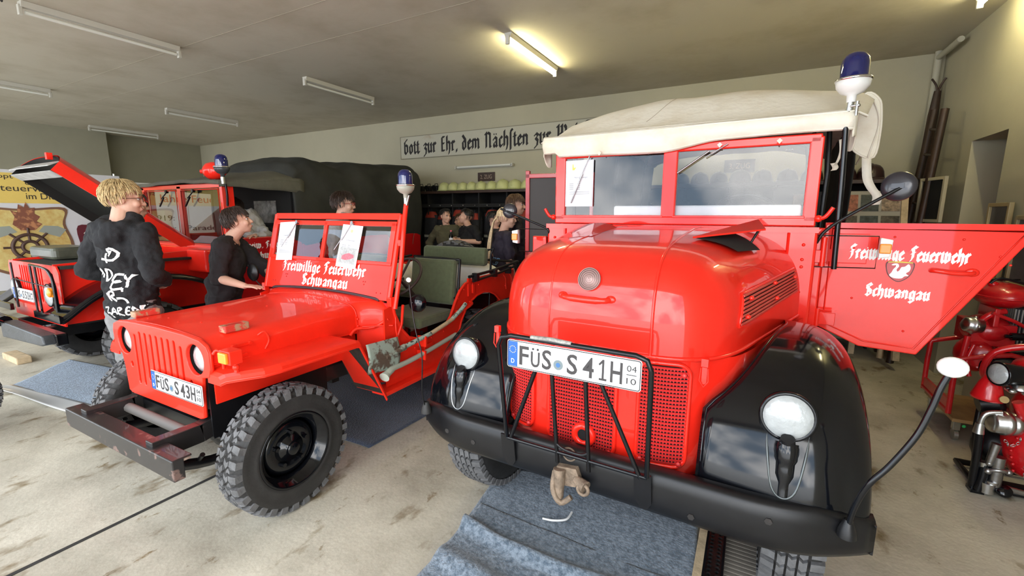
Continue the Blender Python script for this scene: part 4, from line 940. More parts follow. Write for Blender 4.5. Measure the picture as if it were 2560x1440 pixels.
b = MB(); b.tube([T @ V((.475, 1.335, .0)), T @ V((.485, 1.338, .028)), T @ V((.56, 1.330, .030)), T @ V((.62, 1.332, .026)), T @ V((.635, 1.335, .0))], .011, 8, sub=4); b.ell(T @ V((.63, 1.335, .002)), (.028, .008, .022), 12); b.build('door_handle', RED, dr)
b = MB(); frak(b, 'Freiwillige Feuerwehr', T @ MX.Rotation(-.012, 4, 'Z') @ MX.Translation((.110, 1.388, .001)), .072, .485, .0015, 'LEFT', wgt=.2)
b.build('door_lettering', LET, dr); b = MB(); frak(b, 'Schwangau', T @ MX.Rotation(-.02, 4, 'Z') @ MX.Translation((.195, 1.187, .001)), .066, .265, .0015, 'LEFT', wgt=.19); b.build('door_lettering', LET, dr)
T2 = T @ MX.Translation((.348, 1.322, .001)); shp = c2([(-.056, .05), (0, .052), (.056, .05), (.054, 0), (.035, -.035), (0, -.056), (-.035, -.035), (-.054, 0)], 4)
b = MB(); b.prism(shp, 0, .002, T2); cr_ = b.build('swan_crest', mat('crest_edge', (.10, .01, .01), .4), dr)
MB().prism([(x*.92, y*.92) for x, y in shp], .002, .0026, T2).build('crest_field', REDD, cr_)
b = MB(); swan(b, T2 @ MX.Translation((0, .004, .0026)), .20, .001); b.build('crest_swan', LET, cr_)
MB().prism([(-.052, .047), (.052, .047), (.05, .052), (0, .055), (-.05, .052)], .0026, .0032, T2).build('crest_band', YEL, cr_)
# left door frame standing open
b = MB(); T = frame((-.86, 3.98, 0), (-1, -.18, 0), (0, 0, 1))
for q in ((0, .035, 1.22, 1.96), (.62, .66, 1.0, 2.03), (0, .66, 1.96, 2.0), (0, .66, 1.22, 1.26), (.28, .31, 1.25, 1.97)): b.box(q[0], q[1], q[2], q[3], -.02, .02, T)
ld = b.build('rear_cab_door', REDD, TR_, bevel=.004)
MB().box(.03, .63, 1.25, 1.97, -.003, .003, T).build('dark_side_pane', mat('smoked_pane', (.035, .026, .022), .55), ld)
MB().box(0, .66, .75, 1.22, -.015, .015, T).build('door_panel', REDD, ld, bevel=.004)
MB().box(-1.06, -.94, 3.15, 3.2, 1.25, 1.45).build('side_box', RED, TR_, bevel=.008)
# mirror arms, mirrors, indicator frames
for sd, arm, mc, mr in ((1, [(.80, 2.93, 1.47), (.812, 2.92, 1.50), (.835, 2.92, 1.537), (.91, 2.93, 1.605), (1.127, 2.95, 1.758)], (1.118, 2.965, 1.765), .074), (-1, [(-.80, 2.90, 1.47), (-.79, 2.88, 1.505), (-.85, 2.88, 1.54), (-1.19, 2.88, 1.66)], (-1.125, 2.90, 1.645), .056)):
    b = MB(); b.tube(arm, .0085, 8, sub=4); ao = b.build('mirror_arm', BLKS, TR_)
    Tm = MX.Translation(V(mc)) @ axmat((-.35*sd, -1, .05), (0, 0, 1)); b = MB()
    b.lathe([(.0001, .012), (mr*.6, .010), (mr*.93, .0), (mr, -.010), (mr*.97, -.018), (.0001, -.018)], Tm, 32); b.box(-.012, .012, -.025, .025, .008, .020, Tm); mo = b.build('round_mirror', mat('mirror_back', (.028, .026, .032), .3, coat=.4), ao)
    MB().disc(Tm @ MX.Translation((0, 0, -.0185)) @ MX.Rotation(PI, 4, 'X'), mr*.92, 32).build('mirror_glass', CHR, mo)
    b = MB(); x0, x1 = (sd*.80, sd*1.068)
    b.tube([(x0, 2.95, 1.51), (x1, 2.95, 1.512), (x1, 2.95, 1.345), (x0, 2.95, 1.338)], .0032, 6); fo = b.build('indicator_frame', BLKS, TR_)
    b = MB(); b.prism([(0, -.05), (.045, -.042), (.052, .045), (.0, .055)] if sd > 0 else [(-.045, -.042), (0, -.05), (0, .055), (-.052, .045)], -.02, .02, frame((sd*1.073, 2.95, 1.45), (1, 0, 0), (0, 0, 1))); b.build('indicator_body', WHT, fo, bevel=.004)
    b = MB(); b.box(sd*1.095-.024, sd*1.095+.024, 2.915, 2.932, 1.425, 1.475); b.build('indicator_lens', AMB, fo, bevel=.006)
# beacon pole
b = MB(); b.tube([(.893, 2.95, 1.33), (.889, 2.95, 1.5), (.883, 2.95, 1.75), (.872, 2.955, 2.05), (.868, 2.955, 2.09), (.873, 2.955, 2.13), (.876, 2.955, 2.16)], .0135, 10, sub=3); po = b.build('beacon_pole', BLK, TR_)
b = MB(); b.cyl((.876, 2.955, 2.15), (.879, 2.955, 2.215), .017, n=14); b.cyl((.876, 2.94, 2.17), (.91, 2.93, 2.17), .006).cyl((.905, 2.93, 2.19), (.905, 2.93, 2.12), .007).ell((.91, 2.93, 2.17), .010, 8); b.build('beacon_clamp', ALU, po)
beacon(TR_, (.880, 2.955, 2.225), .99)
# canvas roof
def roof(u, v):
    X = -.90+1.86*u; y = 2.96+3.5*v
    ramp = sm((y-2.96)/.62); c = 1-abs((X-.03)/.93)**3.2
    z = 2.140+.02*c + ramp*(.185+.095*c) - .05*max(0, (y-4.4)/2)
    z += .012*noise.noise(V((X*3, y*2.2, 0)))*ramp*2 - .03*ramp*math.sin(min(1, max(0, (y-3.5)/.9))*PI)
    if u < .02 or u > .98: z -= .02
    return V((X+ramp*.09*max(0, u-.5)*2, y, z))
b = MB(); b.grid(roof, 50, 60); rf = b.build('canvas_roof', CRM, TR_, solid=.006)
# front valance roll
def val(u, v):
    X = -.872+1.775*u; y = 2.962-.028*math.sin(PI*v)-.004; top = 2.158; sag = .013*math.sin(2*PI*u*1.3+.8)
    bot = (2.035 if u < .06 else 2.008+.045*sm((u-.45)/.2))+sag*.5
    w_ = .004*noise.noise(V((X*7, v*2, 2)))
    return V((X, y-w_, top+(bot-top)*v))
b = MB(); b.grid(val, 60, 10); b.build('canvas_valance', CRM, rf, solid=.006)
b = MB(); b.tube([val(i/59, .1)+V((0, -.004, 0)) for i in range(60)], .004, 5); b.tube([val(i/59, .93)+V((0, -.002, 0)) for i in range(60)], .0035, 5); b.build('valance_hems', CRM, rf)
for s_ in (-1, 1):       # corner returns
    def corner(u, v, s_=s_):
        X0 = -.872 if s_ < 0 else .903; y = 2.955+.13*u; return V((X0+s_*.02*u*(1-u)*4, y, 2.155-(.135-.02*math.sin(u*6))*v-.05*u*v))
    b = MB(); b.grid(corner, 10, 8); b.build('canvas_corner', CRM, rf, solid=.006)
def curtain(s_, y0, y1, zb, nm, m_=CRM):
    def f(u, v):
        y = y0+(y1-y0)*u; Xr = (.985+.055) if s_ > 0 else -.90; zt = roof(.985 if s_ > 0 else .015, (y-2.96)/3.5).z-.01
        zz_ = zb(u); return V((Xr+s_*(.03*math.sin(PI*v)+.018*noise.noise(V((y*6, v*2, 4)))), y, zt+(zz_-zt)*v))
    b = MB(); b.grid(f, 30, 16); return b.build(nm, m_, rf, solid=.006)
curtain(1, 3.42, 3.86, lambda u: 1.955+.05*math.sin(u*PI), 'side_curtain')
fp = c2([(.93, 2.24), (1.0, 2.33), (1.06, 2.29), (1.078, 2.22), (1.085, 2.10), (1.07, 1.96), (.99, 1.985), (.935, 2.06), (.92, 2.15)], 4)
b = MB(); b.prism(fp, -.004, .004, frame((0, 3.44, 0), (1, 0, 0), (0, 0, 1))); b.build('curtain_flap', CRM, rf)
b = MB(); b.tube([(x, 3.436, z) for x, z in fp], .006, 6, closed=True); b.build('flap_hem', CRM, rf)
curtain(-1, 3.42, 3.86, lambda u: 2.02+.03*math.sin(u*PI), 'side_curtain')
curtain(1, 4.25, 6.4, lambda u: 1.28, 'side_curtain', OLVD); curtain(-1, 3.98, 6.4, lambda u: 1.28, 'side_curtain', OLVD)
def strap(pts, w, nm='canvas_strap'):
    P = catmull([V(p) for p in pts], 6); b = MB(); b.grid(lambda u, v: P[min(len(P)-1, round(u*(len(P)-1)))]+V(((v-.5)*w, 0, .004*(v-.5))), len(P), 2); return b.build(nm, CRM, rf, solid=.004)
strap([(1.035, 3.45, 1.99), (1.04, 3.42, 1.90), (1.05, 3.41, 1.83), (1.072, 3.40, 1.78), (1.105, 3.4, 1.73), (1.10, 3.4, 1.68)], .045)
strap([(.868, 3.1, 2.03), (.876, 3.1, 1.97), (.868, 3.1, 1.92), (.855, 3.1, 1.89)], .014); strap([(.848, 3.1, 1.905), (.860, 3.1, 1.88), (.852, 3.1, 1.865)], .028)
for X in (-.45, .28, .58): b = MB(); b.prism([(0, 0), (.014, .018), (0, .030), (-.014, .018)], 0, .004, frame((X, 2.93, 2.005), (1, 0, 0), (0, 0, 1))); b.build('canvas_tab', CRM, rf)
b = MB(); b.tube([roof(.37+.10*math.sin(i/20*1.3), .06+.16*i/20)+V((0, 0, .004)) for i in range(21)], .0025, 5); b.tube([roof(.03+.94*i/30, .18)+V((0, 0, .003)) for i in range(31)], .003, 5); b.build('roof_stitching', mat('stitch_tan', (.45, .40, .30), .8), rf)
b = MB(); text(b, 'M', frame((1.078, 3.56, 2.19), (0, 1, 0), (0, 0, 1)), .03, .03, .002); b.box(1.072, 1.08, 3.62, 3.65, 2.09, 2.15); b.build('canvas_stains', mat('stain_brown', (.35, .20, .06), .9), rf)
for y in (3.5, 4.6, 5.7):
    b = MB(); b.tube([(-.84, y, 1.2), (-.84, y, 2.2), (-.6, y, 2.36), (.6, y, 2.36), (.84, y, 2.2), (.84, y, 1.2)], .015, 8, sub=3); b.build('roof_bow', BLKS, TR_)
# body tub and seats
b = MB(); b.box(-.86, -.82, 3.95, 6.45, .72, 1.30).box(.82, .86, 3.95, 6.45, .72, 1.30).box(-.86, .86, 6.41, 6.45, .72, 1.30).box(-.84, .84, 3.06, 6.45, .66, .72).box(-.84, .84, 3.95, 3.99, .72, 1.25); b.build('body_tub', RED, TR_, bevel=.01)
for X in (-.95, .84): MB().box(X, X+.11, 4.9, 6.0, .82, .88).build('rear_fender', BLK, TR_, bevel=.015)
for X in (-.42, .42):
    b = MB(); b.box(X-.27, X+.27, 3.42, 3.9, .95, 1.08).box(X-.27, X+.27, 3.80, 3.93, 1.05, 1.52); b.build('cab_seat', mat('seat_black', (.012, .012, .012), .5), TR_, bevel=.03)
MB().box(-.78, .78, 3.06, 3.2, 1.28, 1.52).build('dashboard', BLKS, TR_, bevel=.02)
b = MB(); Tw = frame((.40, 3.40, 1.60), (1, 0, 0), (0, .65, .75)); b.torus(Tw, .21, .013, 40, 8)
for a in (0, 2.1, 4.2): b.tube([Tw @ V((0, 0, -.03)), Tw @ V((.21*math.cos(a), .21*math.sin(a), 0))], .008, 6)
b.cyl(Tw @ V((0, 0, 0)), Tw @ V((0, 0, -.35)), .022); b.build('steering_wheel', BLKS, TR_)
MB().cyl((.35, 3.35, .74), (.32, 3.45, 1.25), .012).ell((.32, 3.45, 1.27), .022, 10).build('gear_lever', BLKS, TR_)
# loose things on the truck
t = Thing('windscreen_strip', 'white strip along the dashboard behind the truck windscreen', 'sheet', (0, 3.6, 0), loc=(-.46400, 3.61840, 0), rotz=TA)
b = MB(); b.box(-.37, .72, 3.03, 3.20, 1.525, 1.678); b.build('white_strip', mat('strip_white', (.80, .84, .86), .5), t, bevel=.012)  # plain white block behind the lower panes
for i, (x0, x1) in enumerate(()): pass
def sheet(parent_loc, rz, org, T, w, h, lab, extras, name='info_sheet'):
    t = Thing(name, lab, 'info sheet', org, loc=parent_loc, rotz=rz); b = MB(); b.prism([(0, 0), (w, 0), (w, h), (0, h)], 0, .0015, T); b.build('paper', PAP, t)
    b = MB(); extras(b, T); b.build('printed_lines', GREYT, t); return t
def ex1(b, T):
    text(b, 'Mannschaftswagen', T @ MX.Translation((.115, .195, .0015)), .010, .10, .0006)
    for i in range(4): b.prism([(.03, .155-.012*i), (.06, .155-.012*i), (.06, .158-.012*i), (.03, .158-.012*i)], .0015, .002, T); b.prism([(.09, .155-.012*i), (.11, .155-.012*i), (.11, .158-.012*i), (.09, .158-.012*i)], .0015, .002, T)
    for i in range(3): b.prism([(.03, .10-.008*i), (.18, .10-.008*i), (.18, .102-.008*i), (.03, .102-.008*i)], .0015, .002, T)
TS = frame((-.712, 2.985, 1.675), (1, 0, 0), (0, 0, 1))
t = sheet((-.46400, 3.61840, 0), TA, (0, 3.6, 0), TS, .205, .315, 'white info sheet inside a frame behind the left windscreen pane of the truck', ex1)
b = MB(); b.prism([(.05, .25), (.065, .25), (.075, .265), (.07, .27), (.06, .262), (.056, .29), (.05, .29)], .0015, .0025, TS); b.build('yellow_emblem', YEL, t)
MB().tube([TS @ V(p) for p in ((.006, .006, .002), (.199, .006, .002), (.199, .309, .002), (.006, .309, .002))], .0012, 4, closed=True).build('sheet_border', mat('border_blue', (.45, .50, .62), .5), t)
# ================================================================== the jeep
CJ = -2.87
JP = Thing('jeep', 'small open red jeep with black wheels, green seats and folded windscreen papers in the middle', 'jeep', (0, 2.5, 0), loc=(CJ, 2.5, 0))
for sd in (-1, 1):
    wheel(JP, (sd*.700, 1.42, .348), .348, .165, .200, sd, 'at', BLK, 30)
    wheel(JP, (sd*.60, 3.48, .362), .362, .185, .215, sd, 'ndt', BLK)
# frame rails, bumper, axle, springs
b = MB()
for s_ in (-1, 1):
    X = s_*.37
    b.add([], [])
    P = [(X, .93, .475), (X, 1.15, .475), (X, 1.45, .54), (X, 1.9, .54), (X, 4.05, .50)]
    for p, q in zip(P[:-1], P[1:]):
        T = MX.Translation(V(p)) @ axmat(V(q)-V(p), (1, 0, 0)); L_ = (V(q)-V(p)).length; b.box(-.032, .032, -.05, .05, -.005, L_+.005, T)
ch = b.build('chassis_frame', BLKW, JP, bevel=.004)
b = MB(); b.tube([(-.37, 1.12, .47), (.37, 1.12, .47)], .028, 10); b.build('cross_tube', mat('dusty_grey', (.16, .15, .14), .7), ch)
MB().box(-.37, .37, 1.19, 1.23, .43, .50).build('cross_member', BLKS, ch); MB().box(-.37, .37, 2.0, 2.06, .45, .52).build('cross_member', BLKS, ch)
b = MB(); b.box(-.565, .625, .905, .955, .395, .500); b.box(-.565, .625, .905, .99, .492, .502); bp = b.build('front_bumper', BLKW, JP, bevel=.006)
b = MB(); b.box(-.56, .62, .955, .985, .480, .4915); b.build('bumper_wood', mat('old_bumper_wood', (.10, .04, .035), .6, vscale=14, dirt=((.40, .30, .24), .45, .1)), bp)
for X in (-.40, .44):
    b = MB(); T = MX.Translation((X-.05, .965, .40)) @ axmat((1, 0, 0)); b.lathe([(.014, 0), (.030, .004), (.030, .1), (.014, .104)], T, 20); b.tube([(X, .97, .392), (X, 1.15, .33), (X, 1.42, .31), (X, 1.7, .33), (X, 1.86, .42)], .016, 4, sub=4, flat=1.8); b.cyl((X-.02, 1.1, .34), (X+.04, 1.1, .40), .012); b.build('leaf_spring', BLKS, JP)
b = MB(); b.cyl((-.62, 1.42, .36), (.62, 1.42, .36), .040, n=14).ell((.16, 1.42, .36), (.14, .13, .14), 16).cyl((-.6, 1.30, .35), (.6, 1.30, .35), .014); b.build('front_axle', BLKS, JP); b = MB(); b.cyl((-.62, 3.48, .36), (.62, 3.48, .36), .045, n=14).ell((.16, 3.48, .36), (.14, .13, .14), 16); b.build('rear_axle', BLKS, JP)
# grille plate with slots and round openings
GY = 1.17
out = [(-.50, .958), (-.44, .978), (-.30, .990), (0, .995), (.30, .990), (.44, .978), (.495, .955), (.515, .92), (.515, .84), (.50, .80), (.435, .785), (.415, .70), (.405, .56), (.375, .548), (-.375, .548), (-.405, .56), (-.415, .70), (-.435, .785), (-.50, .80), (-.515, .84), (-.515, .92)]
outs = [out, circ(-.385, .872, .088), circ(.385, .872, .088)]
for i in range(9):
    X = -.252+.063*i; outs.append(slot(X, .62 if i < 2 else .66, .952 if abs(i-4) < 4 else .93, .036))
outs.append(circ(-.325, .735, .022, 16)); outs.append(circ(.325, .735, .022, 16))
b = MB(); curve_mesh(b, outs, .010, frame((0, GY, 0), (1, 0, 0), (0, 0, 1)), .006); gr = b.build('grille', REDJ, JP)
b = MB(); b.tube([(x, GY+.002, z) for x, z in out], .010, 6, closed=True)
for i in range(9):
    X = -.252+.063*i
    b.grid(lambda u, v: (lambda p: V((p[0]+(X-p[0])*.25*v, GY+.03*v, p[1])))(slot(X, .62 if i < 2 else .66, .952 if abs(i-4) < 4 else .93, .036)[min(13, int(u*13.99))]), 14, 2, cu=True, smooth=True)
b.build('slot_flanges', REDJ, gr)
MB().box(-.30, .30, GY+.045, GY+.05, .60, .97).build('radiator_core', mat('radiator_dark_red', (.30, .012, .012), .6), JP)
for s_ in (-1, 1):
    headlamp(JP, (s_*.385, GY+.026, .872), .074, (0, -1, 0), .12, rim=BLK)
    b = MB(); b.lathe([(.088, 0), (.086, .05), (.082, .09)], MX.Translation((s_*.385, GY, .872)) @ axmat((0, 1, 0)), 28); b.build('lamp_bucket', CAV, gr)
plate(JP, (-.055, GY-.030, .640), (1, 0, 0), '43')
# hood: tapering front to back
def hoodj(u, v):
    y = 1.185+.94*v; w = .498+.0*v + .008*v; t = u*2-1; zt = .985+.020*v; r = .11
    # flat top with rounded shoulders then vertical side
    a = abs(t); s_ = 1 if t > 0 else -1
    if a < .62: X = a/.62*(w-r); z = zt+.018*(1-(a/.62)**2)+.012*v*(1-(a/.62)**2)
    elif a < .84: q = (a-.62)/.22*PI/2; X = (w-r)+r*math.sin(q); z = zt-r*.75+r*.75*math.cos(q)
    else: X = w+.004*(a-.84)/.16; z = zt-r*.75-(a-.84)/.16*(zt-r*.75-(.858-.055*v))
    return V((s_*X, y, z))
b = MB(); b.grid(hoodj, 61, 20); hj = b.build('hood', REDJ, JP)
b = MB(); b.tube([hoodj(i/60, 1)+V((0, .0, .001)) for i in range(61)], .006, 5); b.tube([hoodj(1, i/19)+V((.001, 0, 0)) for i in range(20)], .004, 5); b.tube([hoodj(0, i/19) for i in range(20)], .004, 5)
b.tube([hoodj(i/60, 0)+V((0, -.0, .0)) for i in range(61)], .006, 5); b.build('hood_edge', REDJ, hj)
for x, y in ((-.15, 1.3), (.02, 1.27), (.14, 1.33), (-.28, 1.25), (.1, 1.75)): MB().ell((x, y, hoodj(.5+x*.31/.39, (y-1.185)/.94).z+.001), (.006, .006, .003), 8).build('hood_rivet', REDJ, hj)
# wooden windshield rest blocks on the hood
for X, y, nm in ((-.43, 1.30, 'l'), (.41, 1.36, 'r')):
    b = MB(); z = hoodj(.5+.5*(X/.62 if abs(X) < .3 else (.62+.1)*X/abs(X)), .1).z
    T = MX.Translation((X, y, .985)) @ MX.Rotation(0, 4, 'Z')
    curve_mesh(b, [rrect(.055, .135, .010), rrect(.025, .10, .008)], .030, T @ MX.Translation((0, 0, .022)), .002); b.box(-.022, .022, -.06, .06, .0, .012, T); b.build('hood_rest', mat('rest_red_wood', (.62, .045, .03), .5, vscale=20, dirt=((.42, .26, .15), .46, .06)), hj)
b = MB()
for y in (1.29, 1.38): b.cyl((.495, y, .925), (.515, y, .925), .010, n=10)
b.box(.50, .51, 1.30, 1.39, .918, .932); b.tube([(.50, 1.43, .955), (.515, 1.46, .97), (.52, 1.48, .92), (.51, 1.46, .87)], .006, 6, sub=4); b.cyl((.50, 1.28, .87), (.52, 1.28, .87), .010, n=10).box(.50, .512, 1.28, 1.36, .866, .876); b.build('hood_catch', REDJ, hj)
# engine bay sides
for X in (-.49, .48): MB().box(X, X+.01, 1.19, 2.12, .64, .87).build('hood_side', REDJ, JP)
MB().box(.435, .445, 1.18, 1.9, .44, .80).box(-.445, -.435, 1.18, 1.9, .44, .80).box(-.40, .40, 1.3, 2.1, .50, .9).build('inner_splash', BLKS, JP)
# front fenders (flat, dropping at the rear)
def fen(sd):
    b = MB(); xo, xi = .765, .485
    P = [(1.165, .812), (1.18, .826), (1.22, .836), (1.30, .842), (1.38, .845), (1.88, .842), (1.905, .835), (2.115, .405)]
    vs = []
    for y, z in P:
        k = max(0, (1.38-y)/.215); xo_ = xo-.17*k**2.2
        vs.append(((sd*xi, y, z+.0), (sd*(xo_-.014), y, z), (sd*xo_, y+.0, z-.012), (sd*xo_, y, z-.045)))
    fl = [V(p) for r in vs for p in r]; n = 4
    b.add(fl, [(i*n+j, i*n+j+1, (i+1)*n+j+1, (i+1)*n+j) for i in range(len(P)-1) for j in range(3)], False)
    f0 = [V(p) for p in vs[0]]; b.add([f0[0], f0[1], f0[2], f0[3], V((sd*xi, P[0][0], P[0][1]-.045))], [(0, 1, 2, 3, 4)])
    o = b.build('front_fender', REDJ, JP, solid=.006, recalc=True)
    b = MB(); b.tube([(sd*(xo-.17*max(0, (1.38-y)/.215)**2.2), y, z-.035) for y, z in P], .008, 6); b.build('fender_lip', REDJ, o)
    b = MB(); b.add([(sd*.47, 1.92, .83), (sd*.755, 1.90, .80), (sd*.755, 2.11, .41), (sd*.47, 2.11, .41)], [(0, 1, 2, 3)]); b.build('splash_apron', mat('rusty_black', (.035, .028, .022), .7, var=.8, vscale=14), o, solid=.004)
    return o
for sd in (-1, 1): fen(sd)
b = MB(); text(b, '2,5 Bar', frame((.766, 1.62, .808), (0, 1, 0), (0, -.0, 1)), .022, .10, .001); b.build('tyre_pressure_mark', LET, JP)
# turn signal on the fender
for s_ in (1,):
    b = MB(); b.box(s_*.64-.045, s_*.64+.045, 1.17, 1.235, .885, .955); b.cyl((s_*.66, 1.21, .84), (s_*.66, 1.21, .89), .012, n=8).ell((s_*.66, 1.21, .865), .018, 8); so = b.build('turn_signal', REDJ, JP, bevel=.008)
    MB().box(s_*.64-.034, s_*.64+.034, 1.155, 1.172, .893, .947).build('signal_lens', AMB, so, bevel=.006)
    MB().tube([(s_*.57, 1.20, .845), (s_*.572, 1.195, .92), (s_*.56, 1.18, .945), (s_*.545, 1.17, .925)], .008, 6, sub=3).build('lamp_hook', REDJ, JP)
# cowl
def cowlj(u, v):
    y = 2.12+.16*v; w = .505+.175*sm(v); t = u*2-1; a = abs(t); s_ = 1 if t > 0 else -1; r = .11+.03*v; zt = 1.008+.012*v
    if a < .62: X = a/.62*(w-r); z = zt+.022*(1-(a/.62)**2)
    elif a < .84: q = (a-.62)/.22*PI/2; X = (w-r)+r*math.sin(q); z = zt-r*.8+r*.8*math.cos(q)
    else: X = w; z = zt-r*.8-(a-.84)/.16*(zt-r*.8-.43)
    return V((s_*X, y, z))
b = MB(); b.grid(cowlj, 61, 8); co = b.build('cowl', REDJ, JP)
b = MB(); b.tube([cowlj(.16+.68*i/40, .86)+V((0, .0, .010)) for i in range(41)], .011, 6); b.build('cowl_seal', mat('seal_rubber', (.05, .03, .035), .6), co)
MB().box(-.66, .66, 2.27, 2.29, .45, 1.0).build('firewall', REDD, co)
b = MB(); b.tube([cowlj(.93, .3)+V((.02, -.05, 0)), cowlj(.93, .9)+V((.03, 0, 0))], .006)
T = frame((.506, 2.13, .85), (0, 1, 0), (0, 0, 1))
for y, z in ((0, 0), (0, .05), (.03, .02)): b.ell(T @ V((y, z, .004)), (.010, .010, .010), 8)
b.box(-.015, .015, -.02, .07, 0, .005, T); b.tube([(.52, 2.05, .80), (.53, 2.1, .84), (.60, 2.19, .84), (.69, 2.24, .90)], .012, 6, sub=3); b.build('hood_hinge', REDJ, co)
# body tub side with door cut-out and wheel arch
side = [(2.20, .40), (2.20, .97), (2.285, .99), (2.30, .92), (2.36, .80), (2.44, .715), (2.53, .682), (2.78, .682), (2.88, .70), (2.96, .77), (3.03, .88), (3.10, .965), (3.18, 1.015), (3.30, 1.040), (4.06, 1.050), (4.09, 1.03), (4.09, .50), (3.96, .50)]
side += [(3.48+.42*math.cos(a), .50+.40*math.sin(a)) for a in [PI*i/12 for i in range(1, 12)]] + [(3.06, .44), (2.9, .40)]
for sd in (-1, 1):
    b = MB(); T = frame((sd*.685, 0, 0), (0, 1, 0), (0, 0, 1)); curve_mesh(b, [side], .012, T, .0)
    o = b.build('body_side', REDJ, JP)
    b = MB(); b.tube([(sd*.690, y, z) for y, z in side[2:15]], .013, 8); b.tube([(sd*.692, y, z) for y, z in side[18:29]], .010, 6); b.build('body_rim', REDJ, o)
    b = MB()
    for y, z in ((2.55, .66), (2.60, .66), (2.7, .65), (2.86, .665), (2.95, .72), (3.08, .90), (3.16, .97), (3.3, 1.0), (3.05, .80), (3.2, .82), (3.4, .98), (3.7, 1.0), (3.9, 1.0), (3.9, .9), (2.5, .62), (3.12, .70)): b.ell((sd*.693, y, z), (.006, .008, .008), 8)
    b.box(sd*.69-.004, sd*.69+.012, 3.22, 3.26, .90, 1.06).box(sd*.69-.004, sd*.69+.02, 3.28, 3.31, .92, 1.0)
    b.tube([(sd*.70, 3.03, .80), (sd*.75, 3.06, .81), (sd*.75, 3.2, .84), (sd*.70, 3.24, .85)], .012, 6, sub=3)
    for q in (3.85, 3.97): b.tube([(sd*.70, q, 1.02), (sd*.715, q+.02, .98), (sd*.70, q+.05, .93), (sd*.715, q+.03, .87)], .005, 6, sub=3)
    b.box(sd*.69-.002, sd*.69+.02, 2.60, 2.70, .54, .62)
    b.build('body_fittings', REDJ, o)
    MB().box(min(sd*.62, sd*.76), max(sd*.62, sd*.76), 2.12, 2.98, .385, .415).build('side_step', REDJ, o, bevel=.006)
b = MB(); b.box(-.685, .685, 4.07, 4.09, .5, 1.02); b.build('tailgate', REDJ, JP)
MB().box(-.68, .68, 2.28, 4.08, .455, .475).build('tub_floor', REDD, JP)
for sd in (-1, 1): MB().box(min(sd*.36, sd*.50), max(sd*.36, sd*.50), 3.06, 4.06, .475, .90).box(min(sd*.50, sd*.675), max(sd*.50, sd*.675), 3.06, 4.06, .90, .915).build('wheel_box', BLKS, JP)
# windscreen: leaning frame
TW = frame((0, 2.258, 1.018), (1, 0, 0), (0, .262, 1)); wl, hl = .685, .612
b = MB(); b.prism([(-wl, 0), (wl, 0), (wl-.005, .25), (-wl+.005, .25)], -.012, .006, TW)
b.tube([TW @ V((-wl, .0, 0)), TW @ V((-wl, hl, 0))], .020, 8).tube([TW @ V((wl, .0, 0)), TW @ V((wl, hl, 0))], .020, 8).box(-wl, wl, hl-.034, hl+.012, -.014, .012, TW)
wf = b.build('windscreen_frame', REDJ, JP, bevel=.003)
b = MB()
for q in ((-wl+.012, wl-.012, hl-.085, hl-.050), (-wl+.012, wl-.012, .247, .272), (-wl+.012, -wl+.055, .26, hl-.06), (wl-.055, wl-.012, .26, hl-.06), (-.062, -.028, .26, hl-.06)): b.box(q[0], q[1], q[2], q[3], .002, .022, TW)
b.build('pane_frame', REDJ, wf, bevel=.003)
b = MB()
for x, y in ((-.45, .12), (-.43, .12), (-.44, .10), (.42, .12), (.44, .12), (.43, .10), (-.60, .06), (-.57, .06), (.56, .05), (.6, .05), (0, .02)): b.ell(TW @ V((x, y, .007)), (.005, .004, .005), 6)
b.build('frame_rivets', REDD, wf)
for x0, x1 in ((-wl+.055, -.062), (-.028, wl-.055)): MB().box(x0, x1, .27, hl-.085, .008, .011, TW).build('windscreen_glass', GLS, wf)
b = MB(); frak(b, 'Freiwillige Feuerwehr', TW @ MX.Translation((-.49, .155, .007)), .085, .92, .0015, 'LEFT', wgt=.15); b.build('windscreen_lettering', LET, wf); b = MB(); frak(b, 'Schwangau', TW @ MX.Translation((-.235, .055, .007)), .085, .50, .0015, 'LEFT', wgt=.15); b.build('windscreen_lettering', LET, wf)
for X in (-.37, .255):
    b = MB(); b.cyl(TW @ V((X, hl-.07, .02)), TW @ V((X+.0, hl-.07, .045)), .014, n=12); b.tube([TW @ V((X, hl-.07, .04)), TW @ V((X-.09, hl-.20, .032))], .004, 6); b.tube([TW @ V((X-.055, hl-.13, .028)), TW @ V((X-.16, hl-.275, .026))], .0055, 6); b.build('wiper', STL, wf)
for s_ in (-1, 1):
    MB().box(s_*wl-.005, s_*wl+.035 if s_ > 0 else s_*wl+.005, 2.24, 2.28, .985, 1.05).build('windscreen_pivot', REDJ, wf, bevel=.004) if s_ > 0 else MB().box(-wl-.035, -wl+.005, 2.24, 2.28, .985, 1.05).build('windscreen_pivot', REDJ, wf, bevel=.004)
b = MB(); b.tube([(.745, 2.33, .985), (.70, 2.36, .84), (.695, 2.30, .72)], .011, 6)
b.tube([(.70, 2.30, .90), (.71, 2.29, .80), (.715, 2.31, .72), (.70, 2.33, .68)], .006, 6, sub=3); b.build('windscreen_stay', REDJ, JP)
b = MB(); b.tube([(.735, 2.26, .97), (.738, 2.33, 1.25), (.742, 2.36, 1.45), (.730, 2.40, 1.60), (.728, 2.42, 1.685)], .0165, 10, sub=4); bpj = b.build('beacon_pole', REDJ, JP)
MB().cyl((.728, 2.42, 1.66), (.728, 2.42, 1.735), .015, n=12).cyl((.728, 2.42, 1.69), (.76, 2.40, 1.69), .006).cyl((.752, 2.40, 1.68), (.785, 2.39, 1.745), .0075).build('pole_clamp', ALU, bpj); MB().box(.695, .745, 2.35, 2.37, 1.40, 1.44).build('pole_bracket', REDJ, bpj)
beacon(JP, (.728, 2.42, 1.755), .80, mat('beacon_grey', (.35, .34, .28), .4))
